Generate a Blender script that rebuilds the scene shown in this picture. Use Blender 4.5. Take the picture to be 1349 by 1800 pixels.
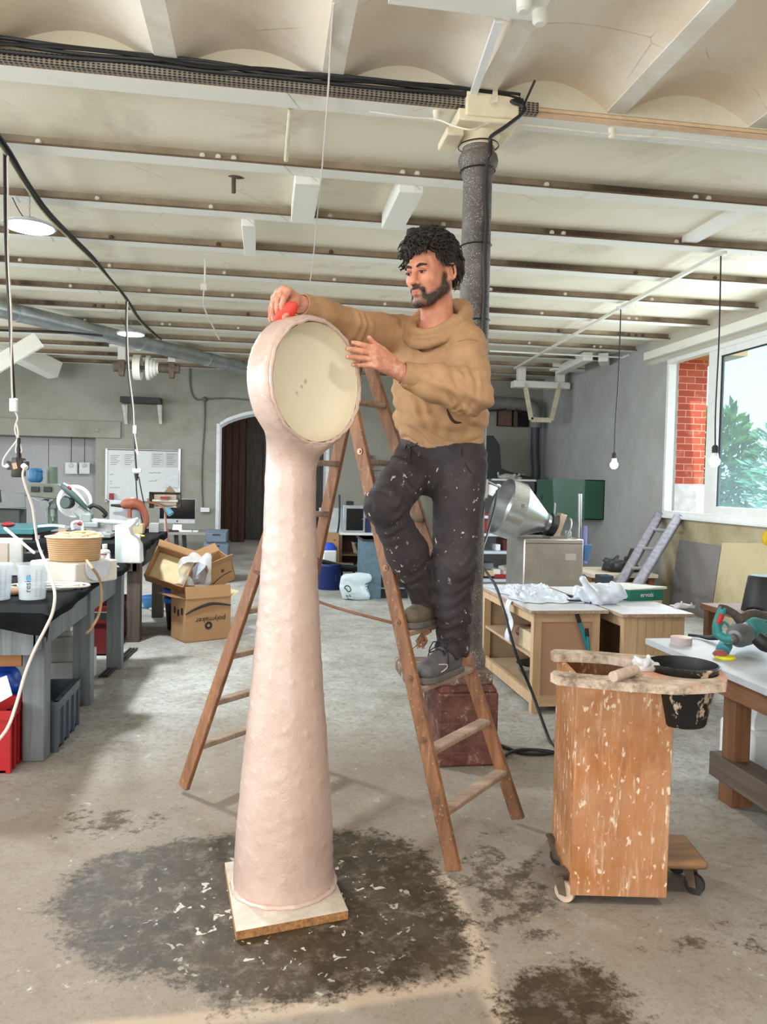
import bpy, bmesh, math, random
import numpy as np
from mathutils import Vector, Matrix, Euler

random.seed(11)
sc = bpy.context.scene
col = sc.collection
for o in list(bpy.data.objects):
    bpy.data.objects.remove(o)

# ------------------------------------------------------------------ camera
FPX, PW, PH = 1352.0, 1349.0, 1800.0
CH = 1.4
_yaw, _pit, _rol = math.radians(8.8), math.radians(2.15), math.radians(1.25)
cf = Vector((math.sin(_yaw) * math.cos(_pit), math.cos(_yaw) * math.cos(_pit), -math.sin(_pit)))
_r0 = Vector((math.cos(_yaw), -math.sin(_yaw), 0))
_u0 = _r0.cross(cf)
cu = _u0 * math.cos(_rol) - _r0 * math.sin(_rol)
cr = _r0 * math.cos(_rol) + _u0 * math.sin(_rol)
CAM = Vector((0, 0, CH))
cd = bpy.data.cameras.new('camera')
cam = bpy.data.objects.new('camera', cd)
col.objects.link(cam)
cd.sensor_fit = 'VERTICAL'
cd.sensor_height = 36.0
cd.sensor_width = 36.0 * PW / PH
cd.lens = 36.0 * FPX / PH
cd.clip_start = 0.05
cd.clip_end = 200
cam.matrix_world = Matrix(((cr.x, cu.x, -cf.x, 0), (cr.y, cu.y, -cf.y, 0), (cr.z, cu.z, -cf.z, CH), (0, 0, 0, 1)))
sc.camera = cam

def ray(x, y):
    return cf + cr * ((x - PW / 2) / FPX) - cu * ((y - PH / 2) / FPX)
def G(x, y, z=0.0):                      # point of the horizontal plane at height z
    d = ray(x, y); return CAM + d * ((z - CH) / d.z)
def P(x, y, Y):                          # point at room depth Y
    d = ray(x, y); return CAM + d * (Y / d.y)
def PX(x, y, X):                         # point on the plane X
    d = ray(x, y); return CAM + d * (X / d.x)
def RP(x, y, c, n):                      # point on any plane
    d = ray(x, y); c = Vector(c); n = Vector(n); return CAM + d * ((c - CAM).dot(n) / d.dot(n))
def V(*a):
    return Vector(a if len(a) > 1 else a[0])

# ------------------------------------------------------------------ render look, world, daylight
sc.view_settings.view_transform = 'Standard'
sc.view_settings.look = 'None'
sc.view_settings.gamma = 1.0
sc.view_settings.use_curve_mapping = False
sc.view_settings.exposure = 0.28
sc.cycles.use_denoising = True
sc.cycles.max_bounces = 7
sc.cycles.diffuse_bounces = 4
sc.cycles.transparent_max_bounces = 12
sc.cycles.sample_clamp_indirect = 6.0
sc.cycles.caustics_reflective = False
sc.cycles.caustics_refractive = False

wld = bpy.data.worlds.new('sky')
sc.world = wld
wld.use_nodes = True
nt = wld.node_tree
nt.nodes.clear()
_out = nt.nodes.new('ShaderNodeOutputWorld')
_bg = nt.nodes.new('ShaderNodeBackground')
_sky = nt.nodes.new('ShaderNodeTexSky')
_sky.sky_type = 'NISHITA'
_sky.sun_disc = False
_sky.sun_elevation = math.radians(48)
_sky.sun_rotation = math.radians(200)
_sky.dust_density = 3.0
_sky.air_density = 1.0
_mx = nt.nodes.new('ShaderNodeMixRGB')
_mx.inputs[0].default_value = 0.6
_mx.inputs[2].default_value = (7.5, 8.4, 9.0, 1)
nt.links.new(_sky.outputs[0], _mx.inputs[1])
nt.links.new(_mx.outputs[0], _bg.inputs[0])
_bg.inputs[1].default_value = 0.24
nt.links.new(_bg.outputs[0], _out.inputs[0])

def light(name, kind, loc, energy, color, direction=None, size=1.0, size_y=None, spread=None, shape=None):
    l = bpy.data.lights.new(name, kind)
    l.energy = energy
    l.color = color
    if kind == 'AREA':
        l.shape = shape or ('RECTANGLE' if size_y else 'SQUARE')
        l.size = size
        if size_y: l.size_y = size_y
        if spread: l.spread = spread
    elif kind == 'SUN':
        l.angle = size
    else:
        l.shadow_soft_size = size
    o = bpy.data.objects.new(name, l)
    col.objects.link(o)
    o.location = loc
    if direction is not None:
        o.rotation_euler = Vector(direction).to_track_quat('-Z', 'Y').to_euler()
    return o
light('sun', 'SUN', (0, -10, 12), 3.2, (1, .95, .86), (.12, 1, -1.15), math.radians(1))
# daylight entering through the openings of the hall (left windows, gate behind the camera, right window)
for _y, _e in ((-1.3, 150), (2.4, 140), (6.2, 85), (10.0, 60)):
    light('daylight_left', 'AREA', (-5.95, _y, 2.1), _e, (.88, .96, 1), (1, 0, -.12), 2.4, 1.7)
light('daylight_gate', 'AREA', (-2.6, -3.95, 1.8), 72, (1, .89, .77), (.28, 1, .05), 2.6, 2.6)
light('added_streak_light', 'AREA', (.2, -3.95, 1.15), 60, (.97, .98, 1), (0, 1, 0), .6, 2.2)  # unseen narrow source, added for the bright streak on the plaster stem
light('daylight_right', 'AREA', (4.84, 7.0, 2.05), 75, (.86, .94, 1), (-1, 0, -.1), 3.3, 1.8)
light('added_passage_light', 'AREA', (2.1, 15.6, 1.8), 70, (1, .97, .92), (-1, 0, -.3), 1.6, 1.6)  # light added to brighten the passage floor; the passage walls have no opening

# ------------------------------------------------------------------ materials
def C(r, g, b):                           # sRGB 0-255 to linear
    f = lambda v: (v / 255 / 12.92) if v / 255 <= .04045 else ((v / 255 + .055) / 1.055) ** 2.4
    return (f(r), f(g), f(b), 1.0)

class NB:                                 # tiny node helper
    def __init__(s, name):
        s.m = bpy.data.materials.new(name)
        s.m.use_nodes = True
        s.t = s.m.node_tree
        s.b = s.t.nodes['Principled BSDF']
        s.out = s.t.nodes['Material Output']
    def n(s, typ, **kw):
        nd = s.t.nodes.new('ShaderNode' + typ)
        for k, v in kw.items():
            if k == 'i':
                for q, w in v.items(): s.set(nd.inputs[q], w)
            else: setattr(nd, k, v)
        return nd
    def set(s, sock, w):
        if isinstance(w, bpy.types.NodeSocket): s.t.links.new(w, sock)
        else: sock.default_value = w
    def coord(s, scale=(1, 1, 1), rot=(0, 0, 0), kind='Object'):
        tc = s.n('TexCoord')
        mp = s.n('Mapping', i={'Vector': tc.outputs[kind], 'Scale': scale, 'Rotation': rot})
        return mp.outputs[0]
    def noise(s, vec, scale=5, detail=6, rough=.6, dist=0):
        nd = s.n('TexNoise', i={'Vector': vec, 'Scale': scale, 'Detail': detail, 'Roughness': rough, 'Distortion': dist})
        return nd.outputs['Fac'] if 'Fac' in nd.outputs else nd.outputs[0]
    def ramp(s, fac, stops, interp='LINEAR'):
        nd = s.n('ValToRGB', i={'Fac': fac})
        e = nd.color_ramp.elements
        nd.color_ramp.interpolation = interp
        while len(e) < len(stops): e.new(.5)
        for q, (p, c) in enumerate(stops):
            e[q].position = p
            e[q].color = c if hasattr(c, '__len__') else (c, c, c, 1)
        return nd.outputs[0]
    def mix(s, fac, a, b, blend='MIX'):
        nd = s.n('MixRGB', blend_type=blend, i={0: fac, 1: a, 2: b})
        return nd.outputs[0]
    def math(s, op, a, b=0.0, clamp=False):
        nd = s.n('Math', operation=op, use_clamp=clamp, i={0: a, 1: b})
        return nd.outputs[0]
    def bump(s, h, strength=.3, dist=.01):
        nd = s.n('Bump', i={'Strength': strength, 'Distance': dist, 'Height': h})
        s.t.links.new(nd.outputs[0], s.b.inputs['Normal'])
    def final(s, colr, rough=.6, metal=0.0, spec=None):
        s.set(s.b.inputs['Base Color'], colr)
        s.set(s.b.inputs['Roughness'], rough)
        s.b.inputs['Metallic'].default_value = metal
        if spec is not None: s.b.inputs['Specular IOR Level'].default_value = spec
        return s.m

_plain = {}
def plain(rgb, rough=.6, metal=0.0, var=.12, scale=14, bump=0.0, name=None):
    k = (rgb, rough, metal, var, scale, bump)
    if k in _plain: return _plain[k]
    q = NB(name or 'paint_%d_%d_%d' % rgb)
    c = C(*rgb)
    vec = q.coord()
    nz = q.noise(vec, scale, 5)
    d = tuple(v * (1 - var) for v in c[:3]) + (1,)
    l = tuple(min(1, v * (1 + var)) for v in c[:3]) + (1,)
    cc = q.ramp(nz, [(.3, d), (.7, l)])
    if bump: q.bump(q.noise(vec, scale * 6, 4), bump, .004)
    _plain[k] = q.final(cc, rough, metal)
    return _plain[k]

def wood(name, rgb, rgb2, axis=2, rough=.55, scale=1.0, splat=0.0, splat_rgb=(225, 205, 180), splat_scale=26, dirt=0.0):
    q = NB(name)
    s = [9.0 * scale] * 3
    s[axis] = .8 * scale
    vec = q.coord(scale=s)
    nz = q.noise(vec, 3.0, 7, .65, .6)
    c = q.ramp(nz, [(.3, C(*rgb2)), (.62, C(*rgb))])
    raw = q.coord()
    if dirt:
        d = q.ramp(q.noise(raw, 4.5, 6), [(.45, 0.0), (.7, 1.0)])
        c = q.mix(q.math('MULTIPLY', d, dirt), c, C(70, 50, 38))
    if splat:
        st = [1.0] * 3; st[axis] = .28
        streak = q.noise(q.coord(scale=st), splat_scale, 4, .7)
        vo = q.n('TexVoronoi', i={'Vector': raw, 'Scale': splat_scale * 1.5, 'Randomness': 1.0})
        dots = q.ramp(vo.outputs['Distance'], [(.10, 1.0), (.2, 0.0)])
        k = q.math('MULTIPLY', dots, q.ramp(q.noise(raw, 5, 4), [(.42, 0.0), (.55, 1.0)]))
        k = q.math('MAXIMUM', k, q.ramp(streak, [(.63 - .05 * splat, 0.0), (.74, .8)]))
        c = q.mix(q.math('MULTIPLY', k, min(1, splat)), c, C(*splat_rgb))
    q.bump(nz, .15, .004)
    return q.final(c, rough)

def glass_like(name, tint, alpha=.25, rough=.15, haze=.0):
    q = NB(name)
    tr = q.n('BsdfTransparent', i={'Color': tint})
    q.b.inputs['Base Color'].default_value = tint
    q.b.inputs['Roughness'].default_value = rough
    m1 = q.n('MixShader', i={0: alpha})
    q.t.links.new(tr.outputs[0], m1.inputs[1])
    q.t.links.new(q.b.outputs[0], m1.inputs[2])
    q.t.links.new(m1.outputs[0], q.out.inputs[0])
    return q.m

def emit(name, rgb, strength):
    q = NB(name)
    e = q.n('Emission', i={'Color': rgb, 'Strength': strength})
    q.t.links.new(e.outputs[0], q.out.inputs[0])
    return q.m

# ------------------------------------------------------------------ mesh building
class MB:
    def __init__(s, M=None):
        s.v, s.f, s.M = [], [], M
    def add(s, vs, fs):
        o = len(s.v)
        s.v += [(s.M @ Vector(p)) if s.M else Vector(p) for p in vs]
        s.f += [tuple(o + i for i in f) for f in fs]
        return s
    def box(s, c, size, R=None):
        c = Vector(c); h = Vector(size) / 2
        pts = [Vector((x * h.x, y * h.y, z * h.z)) for z in (-1, 1) for y in (-1, 1) for x in (-1, 1)]
        if R is not None: pts = [R @ p for p in pts]
        return s.add([c + p for p in pts], [(0, 2, 3, 1), (4, 5, 7, 6), (0, 1, 5, 4), (2, 6, 7, 3), (0, 4, 6, 2), (1, 3, 7, 5)])
    def b2(s, a, b):
        a = Vector(a); b = Vector(b)
        lo = Vector([min(a[i], b[i]) for i in range(3)]); hi = Vector([max(a[i], b[i]) for i in range(3)])
        return s.box((lo + hi) / 2, hi - lo)
    def hexa(s, p):                       # 8 corners: bottom loop 4, top loop 4
        return s.add(p, [(3, 2, 1, 0), (4, 5, 6, 7), (0, 1, 5, 4), (1, 2, 6, 5), (2, 3, 7, 6), (3, 0, 4, 7)])
    def bar(s, a, b, w, h, up=(0, 0, 1)):  # bar a-b, w across side, h along up
        a = Vector(a); b = Vector(b); d = (b - a).normalized(); up = Vector(up)
        sd = d.cross(up).normalized() * (w / 2); u = sd.cross(d).normalized() * (h / 2)
        return s.hexa([a - sd - u, a + sd - u, a + sd + u, a - sd + u, b - sd - u, b + sd - u, b + sd + u, b - sd + u])
    def tube(s, pts, r, n=8, smooth=0, caps=True, closed=False):
        pts = [Vector(p) for p in pts]
        rr = list(r) if hasattr(r, '__len__') else [r] * len(pts)
        if smooth:
            np_, nr = [], []
            m = len(pts)
            rng_ = range(m if closed else m - 1)
            for i in rng_:
                g = (lambda k: pts[k % m]) if closed else (lambda k: pts[max(0, min(m - 1, k))])
                p0, p1, p2, p3 = g(i - 1), g(i), g(i + 1), g(i + 2)
                for k in range(smooth):
                    t = k / smooth
                    np_.append(.5 * ((2 * p1) + (p2 - p0) * t + (2 * p0 - 5 * p1 + 4 * p2 - p3) * t * t + (3 * p1 - p0 - 3 * p2 + p3) * t ** 3))
                    nr.append(rr[i] * (1 - t) + rr[(i + 1) % m] * t)
            if not closed: np_.append(pts[-1]); nr.append(rr[-1])
            pts, rr = np_, nr
        vs, fs = [], []
        m = len(pts)
        up = None
        for i, p in enumerate(pts):
            if closed: d = pts[(i + 1) % m] - pts[i - 1]
            else: d = pts[min(i + 1, m - 1)] - pts[max(i - 1, 0)]
            if d.length < 1e-9: d = Vector((0, 0, 1))
            d.normalize()
            if up is None: up = d.orthogonal().normalized()
            up = (up - d * up.dot(d))
            if up.length < 1e-6: up = d.orthogonal()
            up.normalize()
            sd = d.cross(up)
            for k in range(n):
                a = 2 * math.pi * k / n
                vs.append(p + (up * math.cos(a) + sd * math.sin(a)) * rr[i])
        for i in range(m if closed else m - 1):
            j = (i + 1) % m
            for k in range(n):
                l = (k + 1) % n
                fs.append((i * n + k, i * n + l, j * n + l, j * n + k))
        if caps and not closed:
            fs.append(tuple(range(n - 1, -1, -1)))
            fs.append(tuple((m - 1) * n + k for k in range(n)))
        return s.add(vs, fs)
    def cyl(s, a, b, r, n=20, r2=None):
        return s.tube([a, b], [r, r if r2 is None else r2], n)
    def lathe(s, prof, c=(0, 0, 0), axis=(0, 0, 1), n=32, squash=None, caps=True):  # prof: list of (r, h)
        c = Vector(c); ax = Vector(axis).normalized()
        e1 = ax.orthogonal().normalized() if abs(ax.z) < .999 else Vector((1, 0, 0)); e2 = ax.cross(e1)
        vs, fs = [], []
        for r, h in prof:
            r = max(r, 1e-5)
            for k in range(n):
                a = 2 * math.pi * k / n
                q1, q2 = (squash or (1, 1))
                vs.append(c + ax * h + e1 * (math.cos(a) * r * q1) + e2 * (math.sin(a) * r * q2))
        for i in range(len(prof) - 1):
            for k in range(n):
                l = (k + 1) % n
                fs.append((i * n + k, i * n + l, (i + 1) * n + l, (i + 1) * n + k))
        caps = caps and prof[0] != prof[-1]
        if caps and prof[0][0] > 1e-4: fs.append(tuple(range(n - 1, -1, -1)))
        if caps and prof[-1][0] > 1e-4: fs.append(tuple((len(prof) - 1) * n + k for k in range(n)))
        return s.add(vs, fs)
    def prism(s, poly, h, M=None):        # 2D polygon in local xy, extruded 0..h in z
        n = len(poly)
        vs = [Vector((x, y, 0)) for x, y in poly] + [Vector((x, y, h)) for x, y in poly]
        if M is not None: vs = [M @ p for p in vs]
        fs = [tuple(range(n - 1, -1, -1)), tuple(range(n, 2 * n))] + [(i, (i + 1) % n, n + (i + 1) % n, n + i) for i in range(n)]
        return s.add(vs, fs)
    def ball(s, c, r, n=14, m=8, sc_=(1, 1, 1)):
        c = Vector(c)
        vs = [c + Vector((0, 0, -r * sc_[2]))]
        for i in range(1, m):
            t = -math.pi / 2 + math.pi * i / m
            for k in range(n):
                a = 2 * math.pi * k / n
                vs.append(c + Vector((math.cos(t) * math.cos(a) * r * sc_[0], math.cos(t) * math.sin(a) * r * sc_[1], math.sin(t) * r * sc_[2])))
        vs.append(c + Vector((0, 0, r * sc_[2])))
        fs = [(0, 1 + (k + 1) % n, 1 + k) for k in range(n)]
        for i in range(m - 2):
            for k in range(n):
                l = (k + 1) % n
                fs.append((1 + i * n + k, 1 + i * n + l, 1 + (i + 1) * n + l, 1 + (i + 1) * n + k))
        t = 1 + (m - 2) * n
        fs += [(t + k, t + (k + 1) % n, len(vs) - 1) for k in range(n)]
        return s.add(vs, fs)
    def sheet(s, fn, nu, nv, thick=.004):  # closed thin sheet from fn(u,v)->Vector
        vs, fs = [], []
        P_ = [[Vector(fn(i / nu, j / nv)) for j in range(nv + 1)] for i in range(nu + 1)]
        W_ = nv + 1
        for sgn in (0, 1):
            for i in range(nu + 1):
                for j in range(nv + 1):
                    a = P_[min(i + 1, nu)][j] - P_[max(i - 1, 0)][j]
                    b = P_[i][min(j + 1, nv)] - P_[i][max(j - 1, 0)]
                    nr = a.cross(b)
                    nr = nr.normalized() if nr.length > 1e-12 else Vector((0, 0, 1))
                    vs.append(P_[i][j] + nr * (thick / 2 if sgn else -thick / 2))
        o = (nu + 1) * W_
        for i in range(nu):
            for j in range(nv):
                q = (i * W_ + j, (i + 1) * W_ + j, (i + 1) * W_ + j + 1, i * W_ + j + 1)
                fs.append(tuple(reversed(q))); fs.append(tuple(o + k for k in q))
        rim = [(i, 0) for i in range(nu)] + [(nu, j) for j in range(nv)] + [(nu - i, nv) for i in range(nu)] + [(0, nv - j) for j in range(nv)]
        ids = [i * W_ + j for i, j in rim]
        for k in range(len(ids)):
            a, b = ids[k], ids[(k + 1) % len(ids)]
            fs.append((a, b, o + b, o + a))
        return s.add(vs, fs)
    def bounds(s):
        a = np.array([tuple(p) for p in s.v]); return Vector(a.min(0)), Vector(a.max(0))

def mesh_of(name, vs, fs, mat, smooth=None, off=None):
    me = bpy.data.meshes.new(name)
    if off is not None: vs = [Vector(p) - off for p in vs]
    me.from_pydata([tuple(p) for p in vs], [], fs)
    me.validate()
    me.update()
    if mat: me.materials.append(mat)
    if smooth is not None:
        me.polygons.foreach_set('use_smooth', [True] * len(me.polygons))
        me.set_sharp_from_angle(angle=math.radians(smooth))
    return me

def wloc(o):
    p = Vector(o.location)
    while o.parent: o = o.parent; p += Vector(o.location)
    return p

def link(o, parent):
    col.objects.link(o)
    if parent is not None: o.parent = parent
    return o

def obj(name, mb, mat, parent=None, smooth=40, bevel=0.0, label=None, origin=None, seg=2):
    if origin is None:
        lo, hi = mb.bounds(); origin = Vector(((lo.x + hi.x) / 2, (lo.y + hi.y) / 2, lo.z))
    me = mesh_of(name, mb.v, mb.f, mat, smooth, origin)
    o = bpy.data.objects.new(name, me)
    o.location = origin - (wloc(parent) if parent else Vector())
    link(o, parent)
    if bevel:
        b = o.modifiers.new('bevel', 'BEVEL'); b.width = bevel; b.segments = seg; b.limit_method = 'ANGLE'
        b.angle_limit = math.radians(50)
    if label: o['label'] = label
    return o

def tag(o, label, cat, group=None, kind=None):
    o['label'] = label; o['category'] = cat
    if group: o['group'] = group
    if kind: o['kind'] = kind
    return o

def thing(name, label, cat, loc=(0, 0, 0), group=None, kind=None):
    o = bpy.data.objects.new(name, None)
    o.empty_display_size = .1
    o.location = Vector(loc)
    col.objects.link(o)
    return tag(o, label, cat, group, kind)

def solo(name, mb, mat, label, cat, group=None, **kw):
    return tag(obj(name, mb, mat, None, **kw), label, cat, group)

def struct(name, mb, mat, parent=None, label=None, cat=None, **kw):
    o = obj(name, mb, mat, parent, **kw)
    if parent is None:
        o['kind'] = 'structure'
        if label: o['label'] = label
        if cat: o['category'] = cat
    return o

def dup(root, loc, rz=0.0, label=None):
    r = root.copy(); col.objects.link(r); r.location = loc
    r.rotation_euler = (0, 0, rz)
    if label: r['label'] = label
    for ch in list(root.children):
        c = ch.copy(); col.objects.link(c); c.parent = r
        for g in ch.children:
            d = g.copy(); col.objects.link(d); d.parent = c
    return r

def text(name, body, size, parent, mat, M, label=None):   # M maps text plane (x right, y up, z out) to the world
    cu_ = bpy.data.curves.new(name, 'FONT')
    cu_.body = body; cu_.size = size; cu_.extrude = .0004
    cu_.align_x = 'CENTER'; cu_.align_y = 'CENTER'
    tmp = bpy.data.objects.new(name + '_tmp', cu_)
    col.objects.link(tmp)
    dg = bpy.context.evaluated_depsgraph_get()
    me = bpy.data.meshes.new_from_object(tmp.evaluated_get(dg))
    bpy.data.objects.remove(tmp)
    me.name = name
    me.materials.clear(); me.materials.append(mat)
    o = bpy.data.objects.new(name, me)
    link(o, parent)
    off = wloc(parent) if parent else Vector()
    o.matrix_local = Matrix.Translation(-off) @ M
    if label: o['label'] = label
    return o

def frame(o, x, y, z=None):               # 4x4 from origin and axes
    x = Vector(x).normalized(); y = Vector(y)
    y = (y - x * x.dot(y)).normalized(); z = x.cross(y)
    return Matrix(((x.x, y.x, z.x, o[0]), (x.y, y.y, z.y, o[1]), (x.z, y.z, z.z, o[2]), (0, 0, 0, 1)))
def rotz(a): return Matrix.Rotation(a, 4, 'Z')
def at(loc, a=0.0): return Matrix.Translation(Vector(loc)) @ rotz(a)
# ================================================================== setting
def m_plaster(name, rgb, dirty, lo=.52, hi=.78, sc1=1.3, bump=.25, tint=None):
    q = NB(name)
    vec = q.coord()
    big = q.noise(vec, sc1, 8, .68, .4)
    c = q.ramp(big, [(.0, C(*rgb)), (lo, C(*rgb)), (hi, C(*dirty))])
    if tint:
        t2 = q.noise(q.coord(rot=(.3, .8, .2)), sc1 * .6, 4)
        c = q.mix(q.ramp(t2, [(.45, 0.0), (.62, .7)]), c, C(*tint))
    vo = q.n('TexVoronoi', feature='DISTANCE_TO_EDGE', i={'Vector': q.coord(scale=(1, 1, 1)), 'Scale': 1.1})
    crack = q.ramp(vo.outputs['Distance'], [(.0, 1.0), (.0035, 0.0)])
    crack = q.math('MULTIPLY', crack, q.ramp(q.noise(vec, 2.2, 3), [(.52, 0.0), (.62, .55)]))
    c = q.mix(crack, c, C(110, 92, 75))
    fine = q.noise(vec, 26, 6, .7)
    c = q.mix(q.ramp(fine, [(.62, 0.0), (.8, .35)]), c, C(*dirty))
    q.bump(q.noise(vec, 7, 8, .7), bump, .012)
    return q.final(c, .85)

M_ceil = m_plaster('ceiling_plaster', (238, 229, 210), (150, 132, 112), .55, .88, tint=(222, 216, 190))
M_vault = m_plaster('vault_plaster', (236, 226, 210), (205, 172, 138), .5, .85, tint=(228, 206, 180))
M_wall = m_plaster('grey_plaster', (156, 154, 144), (122, 112, 96), .5, .85, tint=(140, 140, 128))
M_beamw = m_plaster('chipped_white_paint', (236, 234, 226), (190, 172, 148), .6, .85, 2.2)
M_web = m_plaster('sooty_beam_paint', (190, 174, 148), (70, 56, 44), .34, .62, .55, tint=(150, 130, 104))
M_white = plain((238, 240, 240), .45, var=.04)
M_offw = plain((225, 222, 212), .55, var=.06)
M_black = plain((22, 22, 24), .5, var=.2)
M_rubber = plain((30, 31, 33), .75, var=.25)
M_cable = plain((26, 25, 26), .5, var=.2)
M_wcable = plain((226, 216, 206), .5, var=.05)
M_steel = plain((170, 172, 174), .32, .9, var=.08)
M_galv = plain((188, 194, 196), .36, .8, var=.2, scale=5)
M_dark = plain((48, 46, 44), .7, var=.25)
M_rust = plain((92, 78, 64), .8, var=.35, scale=20, bump=.3)
M_red = plain((150, 30, 34), .5, var=.15)
M_grey = plain((120, 128, 134), .6, var=.12)
M_bluegrey = plain((88, 102, 118), .5, var=.1)

# ---- floor: one slab, finely meshed near the sculpture so the wet patch and the slab joints have their own outlines
def poly_sd(px, py, poly):
    d = np.full(px.shape, 1e9); ins = np.zeros(px.shape, bool)
    n = len(poly)
    for i in range(n):
        ax, ay = poly[i]; bx, by = poly[(i + 1) % n]
        ex, ey = bx - ax, by - ay
        t = np.clip(((px - ax) * ex + (py - ay) * ey) / (ex * ex + ey * ey + 1e-12), 0, 1)
        d = np.minimum(d, np.hypot(px - ax - t * ex, py - ay - t * ey))
        with np.errstate(divide='ignore', invalid='ignore'):
            cr_ = ((ay > py) != (by > py)) & (px < (bx - ax) * (py - ay) / (by - ay + 1e-12) + ax)
        ins ^= cr_
    return np.where(ins, -d, d)
def line_d(px, py, pts):
    d = np.full(px.shape, 1e9)
    for (ax, ay), (bx, by) in zip(pts[:-1], pts[1:]):
        ex, ey = bx - ax, by - ay
        t = np.clip(((px - ax) * ex + (py - ay) * ey) / (ex * ex + ey * ey + 1e-12), 0, 1)
        d = np.minimum(d, np.hypot(px - ax - t * ex, py - ay - t * ey))
    return d
g2 = lambda pts: [tuple(G(x, y))[:2] for x, y in pts]
def build_floor():
    xs = np.concatenate([np.arange(-6, -2.2, .4), np.arange(-2.2, 2.9, .025), np.arange(2.9, 4.89, .33), [5.1]])
    ys = np.concatenate([np.arange(-4.2, 1.3, .5), np.arange(1.3, 4.6, .025), np.arange(4.6, 19.4, .4)])
    Xg, Yg = np.meshgrid(xs, ys, indexing='ij')
    px, py = Xg.ravel(), Yg.ravel()
    wet = poly_sd(px, py, g2([(330, 1478), (250, 1490), (165, 1508), (130, 1542), (78, 1595), (118, 1640), (140, 1690), (235, 1715), (350, 1730), (390, 1778), (470, 1765), (600, 1745), (740, 1735), (828, 1712), (835, 1660), (810, 1600), (775, 1535), (735, 1485), (650, 1462), (590, 1458), (420, 1460)]))
    wet = np.minimum(wet, poly_sd(px, py, g2([(880, 1730), (940, 1705), (985, 1690), (1060, 1700), (1092, 1740), (1140, 1830), (900, 1860)])))
    spat = poly_sd(px, py, g2([(790, 1520), (870, 1475), (930, 1500), (1000, 1600), (960, 1650), (850, 1650)]))
    spat = np.minimum(spat, poly_sd(px, py, g2([(30, 1440), (170, 1400), (330, 1420), (300, 1470), (120, 1500)])) + .08)
    spat = np.minimum(spat, poly_sd(px, py, g2([(1100, 1640), (1349, 1610), (1400, 1700), (1200, 1680)])) + .06)
    joint = line_d(px, py, g2([(768, 1530), (800, 1580), (835, 1655), (850, 1720), (885, 1790), (930, 1880)]))
    joint = np.minimum(joint, line_d(px, py, g2([(838, 1724), (700, 1745), (550, 1768), (350, 1792), (180, 1810), (0, 1830)])))
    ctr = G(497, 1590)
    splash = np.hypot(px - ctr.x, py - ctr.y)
    nx, ny = len(xs), len(ys)
    idx = np.arange(nx * ny).reshape(nx, ny)
    quads = np.stack([idx[:-1, :-1], idx[1:, :-1], idx[1:, 1:], idx[:-1, 1:]], -1).reshape(-1, 4)
    top = [(float(a), float(b), 0.0) for a, b in zip(px, py)]
    n0 = len(top)
    fs = [tuple(int(k) for k in q_) for q_ in quads]
    top += [(xs[0], ys[0], -.2), (xs[-1], ys[0], -.2), (xs[-1], ys[-1], -.2), (xs[0], ys[-1], -.2)]
    fs.append((n0 + 3, n0 + 2, n0 + 1, n0))
    rim = list(idx[:, 0]) + list(idx[-1, 1:]) + list(idx[::-1, -1][1:]) + list(idx[0, ::-1][1:-1])
    edges = [(list(idx[:, 0]), n0, n0 + 1), (list(idx[-1, :]), n0 + 1, n0 + 2), (list(idx[::-1, -1]), n0 + 2, n0 + 3), (list(idx[0, ::-1]), n0 + 3, n0)]
    for r_, a, b in edges:
        fs.append(tuple([a] + [b] + [int(k) for k in reversed(r_)]))
    me = bpy.data.meshes.new('floor')
    me.from_pydata(top, [], fs); me.update()
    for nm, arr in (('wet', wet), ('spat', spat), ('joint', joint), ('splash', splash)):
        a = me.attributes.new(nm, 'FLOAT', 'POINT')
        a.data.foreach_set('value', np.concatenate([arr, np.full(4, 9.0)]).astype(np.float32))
    o = bpy.data.objects.new('floor', me)
    col.objects.link(o); o['kind'] = 'structure'
    q = NB('worn_concrete')
    vec = q.coord()
    at_ = lambda nm: q.n('Attribute', attribute_name=nm).outputs['Fac']
    big = q.noise(vec, 1.3, 10, .75, .2)
    med = q.noise(vec, 6.0, 10, .78, .3)
    fine = q.noise(vec, 30, 8, .75)
    c = q.ramp(big, [(.32, C(146, 140, 131)), (.5, C(176, 176, 171)), (.68, C(198, 202, 200))])
    c = q.mix(q.ramp(med, [(.46, 0.0), (.64, .55)]), c, C(138, 126, 112))
    c = q.mix(q.ramp(fine, [(.50, 0.0), (.66, .7)]), c, C(108, 99, 90))
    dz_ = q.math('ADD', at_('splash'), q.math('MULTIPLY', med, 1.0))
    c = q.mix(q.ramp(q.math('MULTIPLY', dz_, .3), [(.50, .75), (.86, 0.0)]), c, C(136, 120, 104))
    c = q.mix(q.ramp(q.noise(vec, 75, 5, .8), [(.56, 0.0), (.66, .6)]), c, C(92, 83, 74))
    c = q.mix(q.ramp(q.noise(q.coord(rot=(0, 0, .5)), 17, 9, .8), [(.6, 0.0), (.66, .7)]), c, C(214, 214, 208))
    scr = q.noise(q.coord(scale=(6, .8, 1), rot=(0, 0, .4)), 6, 6, .7, 1.2)
    c = q.mix(q.ramp(scr, [(.66, 0.0), (.74, .5)]), c, C(120, 108, 96))
    jn = q.math('ADD', at_('joint'), q.math('MULTIPLY', q.math('SUBTRACT', med, .5), .05))
    c = q.mix(q.ramp(jn, [(.0, .85), (.02, .8), (.045, 0.0)]), c, C(184, 166, 146))
    wn = q.math('ADD', at_('wet'), q.math('ADD', q.math('MULTIPLY', q.math('SUBTRACT', med, .5), .34), q.math('MULTIPLY', q.math('SUBTRACT', fine, .5), .34)))
    wetm = q.ramp(q.math('ADD', wn, .5), [(.47, 1.0), (.53, 0.0)])
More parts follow.
